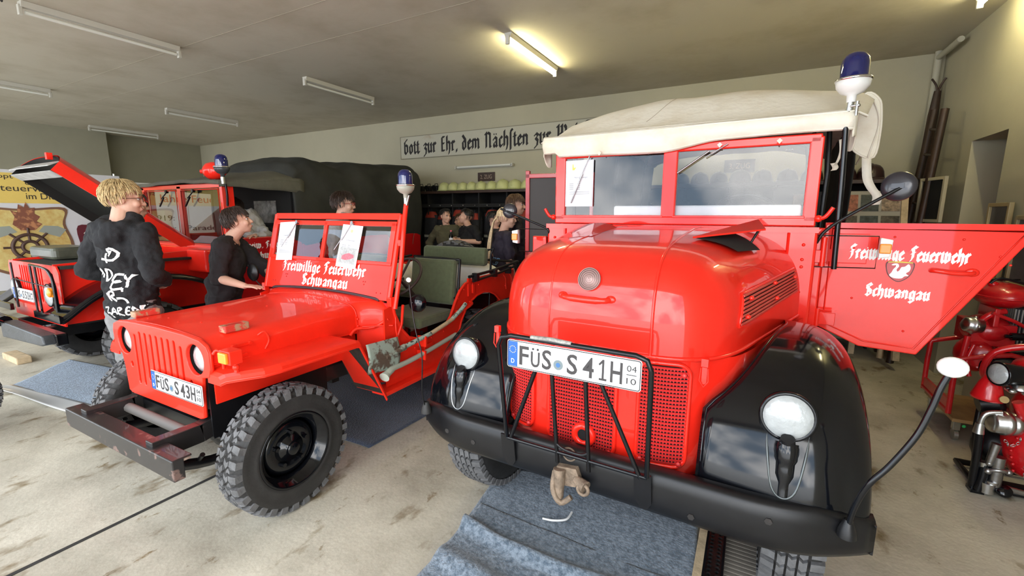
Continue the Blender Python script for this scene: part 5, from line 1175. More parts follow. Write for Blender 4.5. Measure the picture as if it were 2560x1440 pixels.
# black horn disc and small mirror rod
T = MX.Translation((.80, 2.42, .99)) @ axmat((.25, -1, .15), (0, 0, 1)); b = MB(); b.lathe([(.0001, .03), (.045, .028), (.062, .01), (.066, -.01), (.05, -.03), (.0001, -.04)], T, 28); b.build('side_horn', BLK, JP)
b = MB(); Tm = MX.Translation((-.80, 2.22, 1.13)) @ axmat((.3, -1, .0), (0, 0, 1)); b.lathe([(.0001, .012), (.05, .004), (.056, -.01), (.0001, -.014)], Tm @ MX.Diagonal((1.35, 1, 1, 1)), 24); b.tube([(-.79, 2.23, 1.07), (-.73, 2.28, .97), (-.69, 2.28, .95)], .005, 6, sub=3); b.build('side_mirror', BLKS, JP)
# steering wheel, seats
b = MB(); Tw = frame((.36, 2.72, 1.11), (1, 0, 0), (0, .72, .69)); b.torus(Tw, .20, .012, 40, 8)
for a in (PI/2, PI/2+2.1, PI/2+4.2): b.tube([Tw @ V((0, 0, -.02)), Tw @ V((.20*math.cos(a), .20*math.sin(a), 0))], .010, 6)
b.ell(Tw @ V((0, 0, -.02)), (.035, .035, .02), 12, None).cyl(Tw @ V((0, 0, 0)), Tw @ V((0, 0, -.45)), .018); b.build('steering_wheel', mat('wheel_brown', (.05, .035, .03), .4), JP)
def seat(X, y):
    b = MB(); b.box(X-.24, X+.24, y-.42, y+.02, .73, .82); o = b.build('seat_cushion', OLV, JP, bevel=.025)
    T = MX.Translation((X, y, .80)) @ MX.Rotation(-.14, 4, 'X'); b = MB(); b.box(-.235, .235, 0, .07, .05, .44, T); b.build('seat_back', OLV, JP, bevel=.028)
    b = MB(); b.tube([T @ V((-.25, .05, -.25)), T @ V((-.25, .06, .38)), T @ V((-.2, .06, .44)), T @ V((.2, .06, .44)), T @ V((.25, .06, .38)), T @ V((.25, .05, -.25))], .012, 8, sub=3); b.tube([(X-.24, y-.4, .72), (X-.24, y-.38, .48), (X-.24, y, .48), (X-.24, y, .72)], .012, 6); b.tube([(X+.24, y-.4, .72), (X+.24, y-.38, .48), (X+.24, y, .48), (X+.24, y, .72)], .012, 6); b.build('seat_frame', BLKS, JP)
seat(.42, 3.02); seat(-.35, 3.02)
T = MX.Translation((0, 3.62, .80)) @ MX.Rotation(-.10, 4, 'X')
MB().box(-.17, .60, 0, .08, .32, .50, T).build('rear_seat_back', OLV, JP, bevel=.03)
MB().box(-.40, .45, 3.30, 3.64, .80, .88).build('rear_seat_cushion', OLV, JP, bevel=.03)
b = MB(); b.tube([T @ V((-.16, .08, -.1)), T @ V((-.16, .09, .46)), T @ V((.58, .09, .48)), T @ V((.615, .09, .44)), T @ V((.62, .09, -.1))], .011, 8, sub=2); b.build('rear_seat_frame', BLKS, JP)
b = MB(); b.tube([(.45, 2.60, .70), (.49, 2.62, .76), (.54, 2.66, .73), (.50, 2.70, .69)], .012, 4, sub=5, flat=2.5); b.build('seat_strap', mat('strap_beige', (.45, .38, .26), .8), JP)
# folded top bows
b = MB(); b.tube([(.71, 3.22, 1.075), (.72, 3.6, 1.09), (.72, 4.12, 1.13)], .014, 8); b.tube([(.74, 3.24, 1.035), (.745, 3.7, 1.06), (.745, 4.0, 1.09)], .012, 8)
b.tube([(.72, 4.14, 1.125), (.2, 4.18, 1.12), (-.7, 4.14, 1.12)], .014, 8); b.tube([(-.71, 3.22, 1.075), (-.72, 4.12, 1.13)], .014, 8)
for y in (3.3, 3.62, 3.9): b.box(.70, .755, y-.02, y+.02, 1.03, 1.10)
b.build('top_bows', BLKS, JP, bevel=0)
# spare tyre at the back
wheel(JP, (-.17, 4.24, .955), .37, .18, .215, 1, 'ndt', BLK, ax=(0, 1, 0))
# loose things: white tarp, shovel, axe handle, papers
b = MB()
def tarp(u, v):
    X = -.64+1.28*u; y = 3.72+.34*v; n_ = noise.noise(V((X*3.2, y*4, 1.5))); n2 = noise.noise(V((X*8, y*10, 4)))
    z = .84+.335*math.sin(PI*min(1, v*1.02))**.45*(math.sin(PI*min(.98, max(.02, u)))**.25)+.035*n_+.012*n2; return V((X+CJ, y, z))
b.grid(tarp, 60, 26); tag(b.build('folded_tarp', CRMW, origin=(CJ, 3.9, .85), solid=.01), 'folded whitish canvas tarp heaped behind the green rear seat of the jeep', 'tarp')
def tarp2(u, v): return V((CJ-.62+.36*u, 3.3+.45*v, .88+.24*math.sin(PI*v)**.5*math.sin(PI*u)**.4+.02*noise.noise(V((u*6, v*6, 2)))))
b = MB(); b.grid(tarp2, 20, 20); tag(b.build('folded_tarp', CRMW, origin=(CJ-.4, 3.5, .88), solid=.01), 'bunched whitish canvas beside the jeep steering wheel, left of the green rear seat', 'tarp')
XS = CJ+.715
t = Thing('shovel', 'worn chipped pale green shovel strapped to the side of the jeep', 'shovel', (XS, 2.2, .7))
def blade(u, v):
    y = 1.96+.30*u; z = .795-.03*u - .20*v + .0*u; e = .025*math.sin(PI*v); return V((XS+.045+e*.8-.012*u, y, z-(.02*u*(v-.5))))
b = MB(); b.grid(blade, 14, 14); b.build('shovel_blade', SHOV, t, solid=.004)
b = MB(); b.cyl((XS+.05, 2.12, .67), (XS+.04, 2.32, .685), .018, .024, 12); b.build('shovel_socket', SHOV, t)
b = MB(); b.tube([(XS+.04, 2.28, .682), (XS+.035, 2.5, .70), (XS+.035, 2.62, .71)], .017, 10, sub=4); b.tube([(XS+.035, 2.9, .765), (XS+.035, 3.02, .815), (XS+.035, 3.1, .86)], .017, 10, sub=4); b.build('painted_handle_ends', mat('chipped_mint', (.40, .52, .44), .55, vscale=40, dirt=((.03, .03, .03), .42, .03)), t)
b = MB(); b.tube([(XS+.035, 2.62, .71), (XS+.035, 2.8, .742), (XS+.035, 2.92, .768)], .0165, 10, sub=4); b.build('shovel_handle', WOODP, t)
t = Thing('axe_handle', 'grey green painted axe handle strapped below the shovel on the jeep', 'axe', (XS, 2.3, .55))
b = MB(); b.tube([(XS+.05, 2.12, .545), (XS+.04, 2.2, .565), (XS+.035, 2.36, .565), (XS+.035, 2.6, .585), (XS+.035, 2.95, .625)], [.026, .020, .018, .017, .017], 12, sub=4); b.build('handle', mat('sage_paint', (.42, .46, .37), .5), t)
b = MB(); b.cyl((XS+.056, 2.095, .535), (XS+.05, 2.12, .545), .036, .028, 14); b.build('handle_end', mat('sage_light', (.52, .58, .49), .6), t)
b = MB(); b.box(XS-.02, XS+.06, 2.52, 2.535, .53, .60).box(XS-.02, XS+.06, 2.53, 2.545, .63, .71); b.build('tool_clip', REDJ, JP) if 0 else b.build('tool_clip', REDJ, t)
def jsheet(x, y, w, h, rot, lab, ex, bend=0):
    T = MX.Translation((CJ, 0, 0)) @ TW @ MX.Translation((x, y, .027)) @ MX.Rotation(rot, 4, 'Z')
    return sheet(None, 0, (CJ+x, 2.35, 1.3), T, w, h, lab, ex)
def ex2(b, T):
    text(b, 'Kommandowagen', T @ MX.Translation((.11, .20, .0015)), .010, .09, .0006)
    for i in range(4): b.prism([(.03, .165-.012*i), (.07, .165-.012*i), (.07, .168-.012*i), (.03, .168-.012*i)], .0015, .002, T); b.prism([(.09, .165-.012*i), (.12, .165-.012*i), (.12, .168-.012*i), (.09, .168-.012*i)], .0015, .002, T)
    for i in range(5): b.prism([(.03, .09-.007*i), (.18, .09-.007*i), (.18, .092-.007*i), (.03, .092-.007*i)], .0015, .002, T)
t1 = jsheet(-.575, .225, .20, .315, .05, 'white info sheet hanging under the left wiper of the jeep', ex2); t1.o.location = (CJ-.575, 2.35, 1.3)
t2 = jsheet(.135, .215, .21, .32, -.06, 'white info sheet with a red vehicle photo under the right wiper of the jeep', ex2); t2.o.location = (CJ+.135, 2.35, 1.3)
T = MX.Translation((CJ, 0, 0)) @ TW @ MX.Translation((.135, .215, .027)) @ MX.Rotation(-.06, 4, 'Z')
MB().prism([(.02, .03), (.19, .03), (.19, .15), (.02, .15)], .002, .003, T).build('sheet_photo', mat('photo_grey', (.45, .47, .46), .5, var=.3, vscale=60), t2)
MB().prism([(.05, .06), (.09, .055), (.14, .065), (.175, .08), (.17, .10), (.12, .11), (.08, .10), (.05, .085)], .003, .0038, T).build('photo_vehicle', mat('photo_red', (.62, .16, .20), .5, var=.3, vscale=90), t2)
MB().prism(circ(.105, .275, .013, 16), .0015, .0022, T).build('sheet_crest', mat('crest_ochre', (.70, .55, .30), .6), t2)
# ================================================================== the field truck at the left
C3 = -5.90
FT_ = Thing('field_truck', 'red military field truck with raised bonnet and dark olive canvas back at the left', 'field truck', (0, 3.5, 0), loc=(C3, 3.5, 0))
F = FT_; REDF = REDD; SX = .87
for sd in (-1, 1):
    wheel(F, (sd*.70, 2.08, .38), .38, .19, .21, sd, 'ndt', BLK)
    wheel(F, (sd*.72, 5.0, .38), .38, .19, .21, sd, 'ndt', BLK)
MB().box(-.4, -.32, 1.35, 6.0, .5, .6).box(.32, .4, 1.35, 6.0, .5, .6).build('chassis_rails', BLKS, F)
MB().cyl((-.7, 2.08, .38), (.7, 2.08, .38), .045).ell((0, 2.08, .38), .13, 12).build('front_axle', BLKS, F); MB().cyl((-.7, 5.0, .38), (.7, 5.0, .38), .05).build('rear_axle', BLKS, F)
b = MB(); b.box(-.95, .88, 1.34, 1.42, .52, .62); bo = b.build('front_bumper', BLK, F, bevel=.01)
b = MB(); b.prism([(.0, 0), (.86, .03), (.93, .05), (.90, .12), (.05, .15), (.0, .13)], -.05, .05, frame((-.06, 1.30, .50), (1, .02, 0), (0, 0, 1))); b.build('winch_cover', mat('scuffed_black_steel', (.05, .055, .06), .38, var=.5, vscale=10, bump=.2), bo, bevel=.01)
b = MB(); T = frame((-.35, 1.27, .66), (1, 0, 0), (0, -.8, .6)); b.torus(T, .16, .03, 28, 8).tube([T @ V((.10, .12, 0)), T @ V((.35, .16, .02)), T @ V((.42, .08, .02)), T @ V((.34, .0, .02)), T @ V((.1, .02, .02))], .012, 8, sub=4); b.cyl((-.6, 1.28, .64), (-.05, 1.28, .64), .05); b.build('winch', BLK, bo)
# front grille (slatted) and lamps
b = MB()
outs = [[(-.62, .62), (.60, .62), (.62, 1.10), (.58, 1.16), (-.58, 1.16), (-.62, 1.10)]]
for i in range(10): outs.append(slot(-.30+.058*i, .80, 1.13, .034))
outs += [circ(.40, .90, .10), circ(-.44, .90, .10)]
curve_mesh(b, outs, .012, frame((0, 1.50, 0), (1, 0, 0), (0, 0, 1))); g3 = b.build('grille', RED, F)
MB().box(-.33, .27, 1.53, 1.54, .75, 1.14).build('radiator_core', REDP, g3)
for X in (.40, -.44): headlamp(F, (X, 1.475, .89), .10, (0, -1, 0), .1, rim=BLK)
plate(F, (-.42, 1.452, .80), (1, 0, 0), '52', 1.0, (PLW, PLB, PLK))
b = MB(); b.box(.555, .625, 1.43, 1.46, .90, .98); b.ell((.60, 1.425, .94), (.034, .02, .042), 14); b.build('indicator_lamp', AMB, F)
b = MB(); b.tube([(.66, 1.44, .72), (.66, 1.44, 1.02), (.62, 1.44, 1.11), (.50, 1.44, 1.145), (.18, 1.44, 1.16)], .011, 6, sub=3)
for X in (.19, .30, -.3): b.tube([(X, 1.44, .72), (X-.01, 1.44, 1.155)], .009, 6)
b.tube([(-.31, 1.44, 1.0), (.66, 1.44, .98)], .006, 5); b.build('brush_guard', BLK, F)
b = MB(); b.prism([(.34, .70), (.47, .70), (.47, 1.0), (.43, 1.10), (.33, 1.14), (.33, 1.11), (.40, 1.06), (.42, 1.0)], 0, .01, frame((.20, 1.455, 0), (1, 0, 0), (0, 0, 1))); b.build('guard_panel', BLK, F)
# fenders
for sd in (-1, 1):
    P = [(1.40, .745), (1.44, .765), (1.62, .90), (1.80, .985), (2.05, 1.035), (2.3, 1.015), (2.5, .95), (2.65, .85)]
    PP = catmull([V((0, y, z)) for y, z in P], 4)
    def ff(u, v):
        p = PP[round(v*(len(PP)-1))]; X = .50+.37*u; z = p.z + (.012 if u < .5 else 0) - (.05 if u > .98 else 0)
        return V((sd*X, p.y, z))
    b = MB(); us = [0, .3, .6, .9, .97, 1.0]; n = len(PP); vs = [ff(u, j/(n-1)) for u in us for j in range(n)]
    b.add(vs, [(i*n+j, (i+1)*n+j, (i+1)*n+j+1, i*n+j+1) for i in range(len(us)-1) for j in range(n-1)], True)
    fo = b.build('front_fender', BLK, F, solid=.01, recalc=True)
    b = MB(); b.tube([ff(1, j/(n-1))+V((0, 0, .02)) for j in range(n)], .012, 6); b.box(min(sd*.30, sd*.87), max(sd*.30, sd*.87), 1.385, 1.41, .70, .76); b.build('fender_lip', BLK, fo)
    MB().prism([(1.5, .62), (2.75, .62), (2.75, 1.0), (2.6, 1.22), (1.5, 1.17)], sd*.50-.01, sd*.50+.01, frame((0, 0, 0), (0, 1, 0), (0, 0, 1))).build('engine_side', RED, F)
    MB().box(min(sd*.50, sd*SX), max(sd*.50, sd*SX), 2.56, 2.86, 1.0, 1.24).build('cowl_side', RED, F, bevel=.02)
MB().box(-.49, .49, 1.6, 2.7, .6, .95).build('engine_bay', INK, F)
b = MB(); b.box(-.30, .20, 1.7, 2.3, .95, 1.10).cyl((.25, 1.9, 1.0), (.25, 2.2, 1.06), .06).box(-.1, .3, 2.3, 2.6, 1.0, 1.16); b.tube([(-.3, 1.8, 1.1), (0, 2.0, 1.18), (.3, 2.4, 1.15)], .02, 6, sub=3)
for k in range(6): b.cyl((-.2+.08*k, 2.35, 1.16), (-.2+.08*k, 2.35, 1.20), .02, n=8)
b.build('engine', mat('engine_grey', (.20, .20, .16), .5, var=.5, vscale=30), F)
b = MB(); b.prism(rrect(.62, .34, .05), 0, .12, MX.Translation((-.42, 1.85, 1.16))); b.build('air_filter_box', mat('olive_metal', (.085, .09, .065), .3, var=.3, vscale=8), F, bevel=.03)
MB().box(-.62, .60, 1.52, 2.6, 1.13, 1.155).build('bay_rim', OLVD, F)
# raised bonnet
def bon(u, v):      # u across, v base -> tip
    X = (-.55+1.17*u)*(1-.18*v); y = 2.60-.95*v; z = 1.285+.78*v; r = abs(u*2-1)
    nz = V((0, .63, .77)); return V((X, y, z))+nz*(.10*(1-r**4))
b = MB(); b.grid(bon, 24, 12); hb = b.build('raised_bonnet', RED, F)
b = MB(); b.grid(lambda u, v: bon(u, v)-V((0, .63, .77))*.012, 24, 12); b.build('bonnet_underside', mat('bonnet_inside', (.012, .012, .010), .6), hb)
b = MB()
for u, s_ in ((1, 1), (0, -1)):
    b = MB(); b.add([bon(u, 0), bon(u, 1), bon(u, 1)-V((0, .63, .77))*.10, bon(u, .08)-V((0, .63, .77))*.10], [(0, 1, 2, 3)])
    b.build('bonnet_flange', RED if s_ > 0 else MATS['bonnet_inside'], hb, solid=.008)
b = MB(); b.add([bon(0, 1), bon(1, 1), bon(1, 1)-V((0, .77, -.2))*.10-V((0, 0, .06)), bon(0, 1)-V((0, .77, -.2))*.10-V((0, 0, .06))], [(0, 1, 2, 3)])
b.add([bon(0, .93)-V((0, .63, .77))*.10, bon(1, .93)-V((0, .63, .77))*.10, bon(1, 1)-V((0, .63, .77))*.11, bon(0, 1)-V((0, .63, .77))*.11], [(0, 1, 2, 3)]); b.build('bonnet_nose', mat('primer_grey', (.42, .41, .39), .5, var=.3, vscale=10), hb, solid=.008)
MB().tube([bon(.98, .55), (.50, 2.0, 1.15)], .005, 6).build('bonnet_prop', ALU, hb)
b = MB(); b.box(.18, .22, 1.66, 1.70, 2.10, 2.16); b.ell(bon(.97, .62)+V((0, .0, .02)), .018, 8); b.build('bonnet_catch', RED, hb)
# cowl, windscreen
MB().box(-SX, SX, 2.76, 2.88, 1.0, 1.235).build('cowl', RED, F, bevel=.015)
b = MB(); wy3 = 2.82
for q in ((-SX, SX, 1.215, 1.265), (-SX, SX, 1.895, 1.945), (-SX, -SX+.05, 1.22, 1.93), (SX-.05, SX, 1.22, 1.93), (-.045, .045, 1.22, 1.93)): b.box(q[0], q[1], wy3-.025, wy3+.02, q[2], q[3])
w3 = b.build('windscreen_frame', mat('bright_red_frame', (.80, .05, .03), .3, coat=.4), F, bevel=.006)
for x0, x1 in ((-SX+.05, -.045), (.045, SX-.05)):
    MB().box(x0, x1, wy3-.002, wy3+.002, 1.265, 1.895).build('windscreen_glass', GLS, w3)
b = MB()
for x0, x1 in ((-SX+.06, -.055), (.055, SX-.06)): b.tube([(x0, wy3-.03, 1.275), (x1, wy3-.03, 1.275), (x1, wy3-.03, 1.88), (x0, wy3-.03, 1.88)], .006, 5, closed=True)
b.build('pane_trim', RED, w3)
for X in (-.25, .33):
    b = MB(); b.tube([(X, wy3-.03, 1.87), (X-.10, wy3-.05, 1.79)], .007, 6); b.tube([(X-.05, wy3-.05, 1.80), (X-.17, wy3-.045, 1.70)], .009, 6); b.cyl((X, wy3-.02, 1.87), (X, wy3-.05, 1.87), .018, n=10); b.build('wiper', BLKS, w3)
# cab: doors, roof canvas
for sd in (-1, 1):
    xs_ = sorted((sd*(SX-.035), sd*SX))
    MB().box(xs_[0], xs_[1], 2.88, 3.72, .66, 1.352).build('cab_door', RED if sd < 0 else REDD, F, bevel=.01)
    b = MB(); b.box(xs_[0], xs_[1], 2.86, 2.92, 1.25, 1.95).box(xs_[0], xs_[1], 3.66, 3.72, 1.35, 1.95); b.build('door_posts', RED, F, bevel=.004)
    MB().box(xs_[0], xs_[1], 3.72, 6.02, .62, 1.30).build('cargo_side', REDD, F, bevel=.01)
    MB().box(min(sd*.62, sd*.95), max(sd*.62, sd*.95), 2.7, 3.8, .52, .56).build('running_board', BLKS, F)
T = frame((SX+.001, 2.9, 0), (0, 1, 0), (0, 0, 1)); b = MB()
frak(b, 'Freiw. Feuerwehr', T @ MX.Translation((.08, 1.225, 0)), .075, .62, .002, 'LEFT', wgt=.16); b.build('door_lettering', LET, F); b = MB(); frak(b, 'Schwangau', T @ MX.Translation((.17, 1.105, 0)), .075, .44, .002, 'LEFT', wgt=.16)
b.build('door_lettering', LET, F)
b = MB(); swan(b, T @ MX.Translation((.48, 1.02, 0)), .30, .002); b.prism([(.40, 1.083), (.56, 1.083), (.56, 1.088), (.40, 1.088)], 0, .002, T); b.build('door_swan', LET, F)
b = MB(); b.tube([(SX, 3.0, .95), (SX+.06, 2.98, .98), (SX+.10, 2.96, 1.02)], .006, 6); b.ell((SX+.12, 2.95, 1.06), (.02, .035, .055), 16); b.build('door_mirror', BLKS, F)
def rf3(u, v):
    X = -.90+1.80*u; y = 2.76+1.02*v; c = 1-abs(u*2-1)**3; z = 1.965+.015*c+.165*sm(v*1.15)*(.35+.65*c**.5)+.02*noise.noise(V((X*3, y*3, 7))); return V((X, y, z))
b = MB(); b.grid(rf3, 30, 14); rr_ = b.build('cab_roof', OLVR, F, solid=.01)
for u in (0, 1):
    b = MB(); b.grid(lambda a, v: rf3(u, a)+V((0, 0, -.0-(.055+.085*sm(a*1.1))*v)), 16, 4); b.build('roof_valance', OLVR, rr_, solid=.006)
b = MB(); b.grid(lambda a, v: rf3(a, 0)+V((0, -.003, -.035*v)), 20, 3); b.build('roof_valance', OLVR, rr_, solid=.006)
# cargo tarp
TP = [(3.60, 2.10), (3.72, 2.25), (3.95, 2.335), (4.12, 2.32), (4.42, 2.255), (4.78, 2.355), (5.22, 2.36), (5.62, 2.40), (5.92, 2.42), (6.02, 2.36)]
def ztop(y):
    for (a, za), (c, zc) in zip(TP[:-1], TP[1:]):
        if y <= c: return za+(zc-za)*sm((y-a)/(c-a))
    return TP[-1][1]
def tarp3(u, v):
    y = 3.62+2.42*v; zt = ztop(y); k = u*2-1; a = abs(k); s_ = 1 if k > 0 else -1
    if a < .5: X = a/.5*.62; z = zt+.03*(1-(a/.5)**2)
    elif a < .68: q = (a-.5)/.18*PI/2; X = .62+.24*math.sin(q); z = zt-.16+.16*math.cos(q)
    else:
        t = (a-.68)/.32; X = .86+.05*math.sin(t*PI)*1; z = zt-.16-t*(zt-.16-1.24+.06*math.sin(y*2.4))
        X += .028*noise.noise(V((y*2.4, z*1.2, 3)))+.014*math.sin(y*9+z*4+2*math.sin(z*3))
    return V((s_*X, y, z+.01*noise.noise(V((X*4, y*4, 5)))))
b = MB(); b.grid(tarp3, 90, 80); tp = b.build('cargo_tarp', OLVD, F, solid=.01)
b = MB(); rim = [tarp3(i/60, 1) for i in range(61)]; b.add(rim, [tuple(range(61))]); b.build('tarp_rear', OLVD, tp)
b = MB(); rim = [tarp3(i/60, 0)+V((0, .03, 0)) for i in range(61)]; b.add(rim, [tuple(range(60, -1, -1))]); b.build('tarp_front', INK, tp)
b = MB()
for y in (4.0, 4.6, 5.2, 5.8): b.tube([(SX+.05, y, 1.30), (SX+.02, y, 1.18), (SX+.012, y, 1.12)], .004, 5)
b.build('tarp_ropes', mat('rope_brown', (.12, .09, .06), .8), tp)
# back wall of cab with plastic window
MB().box(-.84, .84, 3.62, 3.64, 1.3, 2.0).build('cab_back', INK, F)
b = MB(); b.grid(lambda u, v: (.10+.46*u+.0*v, 3.612, 1.50+.28*v), 10, 6); b.build('plastic_window', mat('plastic_film', (.16, .16, .15), .35, var=.9, vscale=14, bump=1, bscale=9), F)
MB().box(-.55, .60, 3.15, 3.6, .85, 1.0).box(-.55, .60, 3.5, 3.62, 1.0, 1.45).build('bench_seat', mat('seat_black', (.01, .01, .01), .5), F, bevel=.03)
b = MB(); Tw = frame((.42, 3.12, 1.34), (1, 0, 0), (0, .7, .7)); b.torus(Tw, .20, .013, 36, 8)
for a in (PI/2, PI/2+2.1, PI/2+4.2): b.tube([Tw @ V((0, 0, -.02)), Tw @ V((.2*math.cos(a), .2*math.sin(a), 0))], .008, 6)
b.build('steering_wheel', BLKS, F)
MB().box(-.84, .84, 2.9, 3.02, 1.1, 1.26).build('dashboard', INK, F)
# siren and beacon
b = MB(); T = MX.Translation((.58, 2.90, 2.085)) @ axmat((-.85, -.45, -.05), (0, 0, 1)); b.lathe([(.0001, -.13), (.04, -.12), (.085, -.06), (.098, 0), (.090, .06), (.06, .10), (.025, .115), (.018, .135), (.024, .15), (.0001, .16)], T, 28); si = b.build('siren', RED, F)
MB().cyl((.58, 2.90, 1.96), (.58, 2.90, 2.04), .03).build('siren_foot', BLKS, si)
beacon(F, (.905, 2.80, 2.03), .98, mat('beacon_dark', (.05, .055, .06), .25))
b = MB(); b.tube([(.905, 2.80, 2.0), (.905, 2.80, 1.93)], .022, 10); b2 = b.build('beacon_stub', ALU, F)
MB().tube([(.905, 2.82, 1.93), (.90, 2.83, 1.82), (.885, 2.83, 1.70)], .012, 8, sub=3).build('beacon_pole', BLK, F)
MB().box(-6.9, -6.3, .9, 1.5, .0, .09).build('x', WOODP) if 0 else None
b = MB(); b.box(-7.3, -6.85, 1.50, 1.62, .0, .075); tag(b.build('wooden_wedge', WOODP, origin=(-7.1, 1.56, 0), bevel=.01), 'light wooden block lying on the floor under the field truck bumper', 'wood block')
# tyre just entering the frame at the left edge
t = Thing('loose_wheel', 'black tyre just cut off by the left picture edge near the floor', 'wheel', (-4.96, .68, 0))
wheel(t, (-4.96, .68, .30), .30, .17, .17, 1, 'at')
# ================================================================== people
def caps(b, pts, rs, n=14):
    for i, p in enumerate(pts): b.ell(p, rs[i], n)
    for (p, q, r0, r1) in zip(pts[:-1], pts[1:], rs[:-1], rs[1:]): b.cyl(p, q, r0, r1, n)
def vox(o, s, it=4, f=.5):
    m_ = o.modifiers.new('fuse', 'REMESH'); m_.mode = 'VOXEL'; m_.voxel_size = s; m_.use_smooth_shade = True
    if it: k = o.modifiers.new('smooth', 'SMOOTH'); k.iterations = it; k.factor = f
def folds(o, st, sc):
    tx = bpy.data.textures.new('folds', 'CLOUDS'); tx.noise_scale = sc
    d = o.modifiers.new('folds', 'DISPLACE'); d.texture = tx; d.strength = st; d.mid_level = .5
def hand(b, w, d, n, k, side, curl=.5):      # wrist, finger direction, back-of-hand normal, thumb side
    w, d, n = V(w), V(d).normalized(), V(n).normalized(); n = (n-d*n.dot(d)).normalized(); s = d.cross(n)*side
    c = w+d*.045*k
    TT = MX.Identity(4)
    for i, a in enumerate((s, d, n)):
        for j in range(3): TT[j][i] = a[j]
    b.ell(c, (.040*k, .052*k, .016*k), 14, TT)
    for i, (o_, L_) in enumerate(((.030, .068), (.010, .078), (-.011, .072), (-.030, .056))):
        p = w+d*.082*k+s*o_*k; a = 0; pts = [w+d*.05*k+s*o_*k*.8, p]
        for q in (.45, .32, .23):
            a += curl*(.5+.12*i); pts.append(pts[-1]+(d*math.cos(a)-n*math.sin(a))*L_*q*k)
        caps(b, pts, [.010*k, .010*k, .0093*k, .0085*k, .0075*k], 10)
    pts = [w+d*.02*k+s*.025*k, w+d*.045*k+s*.048*k-n*.01*k, w+d*.072*k+s*.060*k-n*.018*k, w+d*.094*k+s*.060*k-n*.024*k]
    caps(b, pts, [.015*k, .0125*k, .0105*k, .009*k], 10)
def person(label, x, y, rz, Hh, yaw=0, pitch=0, lean=0, arms=None, topc=None, trc=None, hairc=None, hair='short', skin=None, longs=True, vx=.008, glasses=False, hood=False, fem=False, top_fn=None, roll=0, sidelean=0, zoff=0, curl=.5, hx=0):
    k = Hh/1.78; t = Thing('person', label, 'person', (0, 0, 0), loc=(x, y, zoff), rotz=rz, group=None); sk = skin or SKIN
    L = MX.Translation((0, 0, .95*k)) @ MX.Rotation(-lean, 4, 'X') @ MX.Rotation(sidelean, 4, 'Y') @ MX.Translation((0, 0, -.95*k))
    U = lambda a, b_, c: L @ V((a*k, b_*k, c*k))
    sw = .165 if fem else .185
    sh = [U(-sw, -.01, 1.435), U(sw, -.01, 1.435)]
    nb = U(0, -.015, 1.47); hc = U(hx, .035, 1.655)
    Hd = MX.Translation(hc) @ MX.Rotation(yaw, 4, 'Z') @ MX.Rotation(-pitch, 4, 'X') @ MX.Rotation(roll, 4, 'Y') @ MX.Scale(k, 4)
    if arms is None: arms = [None, None]
    A = []
    for i, sgn in ((0, -1), (1, 1)):
        a = arms[i]
        if a is None: e, w_, hd, hn = U(sgn*(sw+.07), -.03, 1.15), U(sgn*(sw+.08), .05, .90), V((0, .25, -1)), V((sgn, 0, 0))
        else: e, w_, hd, hn = [V(q) for q in a]
        A.append((sh[i], e, w_, hd, hn, sgn))
    b = MB()
    # body: torso, legs, neck, head as one surface
    b.ell(U(0, 0, 1.28), (.155*k, .105*k, .20*k), 18); b.ell(U(0, 0, 1.05), (.135*k, .10*k, .17*k), 18); b.ell(U(0, -.005, .93), (.155*k, .115*k, .12*k), 18)
    caps(b, [sh[0], U(0, -.015, 1.44), sh[1]], [.058*k, .085*k, .058*k])
    for s_ in (-1, 1): caps(b, [V((s_*.085*k, 0, .90*k)), V((s_*.095*k, .01, .50*k)), V((s_*.10*k, -.01, .09*k)), V((s_*.105*k, .11*k, .045*k))], [.085*k, .058*k, .042*k, .035*k])
    for s0, e, w_, hd, hn, sgn in A:
        caps(b, [s0, s0.lerp(e, .5), e, e.lerp(w_, .35), w_], [.052*k, .046*k, .038*k, .040*k, .026*k]); hand(b, w_, hd, hn, k, 1 if sgn*1 < 0 else -1, curl)
    caps(b, [nb, Hd @ V((0, -.022, -.075))], [.062*k, .053*k])
    def he(c, r, n=20): b.ell(Hd @ V(c), [q*k for q in r], n, Hd.to_3x3().normalized().to_4x4())
    he((0, -.012, .028), (.076, .096, .092)); he((0, .022, -.028), (.063, .070, .082)); he((0, .040, -.078), (.043, .042, .034)); he((0, .052, -.095), (.026, .026, .020))
    he((0, .074, .020), (.052, .020, .014)); he((.036, .062, -.03), (.026, .026, .028)); he((-.036, .062, -.03), (.026, .026, .028))
    caps(b, [Hd @ V((0, .088, .006)), Hd @ V((0, .099, -.018)), Hd @ V((0, .106, -.033))], [.010*k, .0115*k, .0135*k], 12); he((.012, .094, -.037), (.008, .010, .007), 10); he((-.012, .094, -.037), (.008, .010, .007), 10)
    he((0, .086, -.064), (.024, .013, .006), 12); he((0, .083, -.073), (.020, .013, .007), 12)
    for s_ in (-1, 1): he((s_*.077, -.008, -.008), (.009, .019, .030), 12); he((s_*.083, -.014, .004), (.007, .015, .020), 10)
    body = b.build('body', sk, t); vox(body, .0055 if vx < .009 else .008, 3, .45)
    # eyes, brows, mouth
    for s_ in (-1, 1):
        e_ = MB(); e_.ell(Hd @ V((s_*.029, .0755, .001)), .0105*k, 12); eo = e_.build('eye', mat('eye_white', (.50, .46, .44), .25), t); MB().ell(Hd @ V((s_*.029, .0822, .001)), .0062*k, 10).build('iris', INK, eo)
        b = MB(); b.tube([Hd @ V((s_*.013, .094, .019)), Hd @ V((s_*.030, .094, .024)), Hd @ V((s_*.048, .080, .018))], .0042*k, 6, sub=3); b.build('eyebrow', hairc, t)
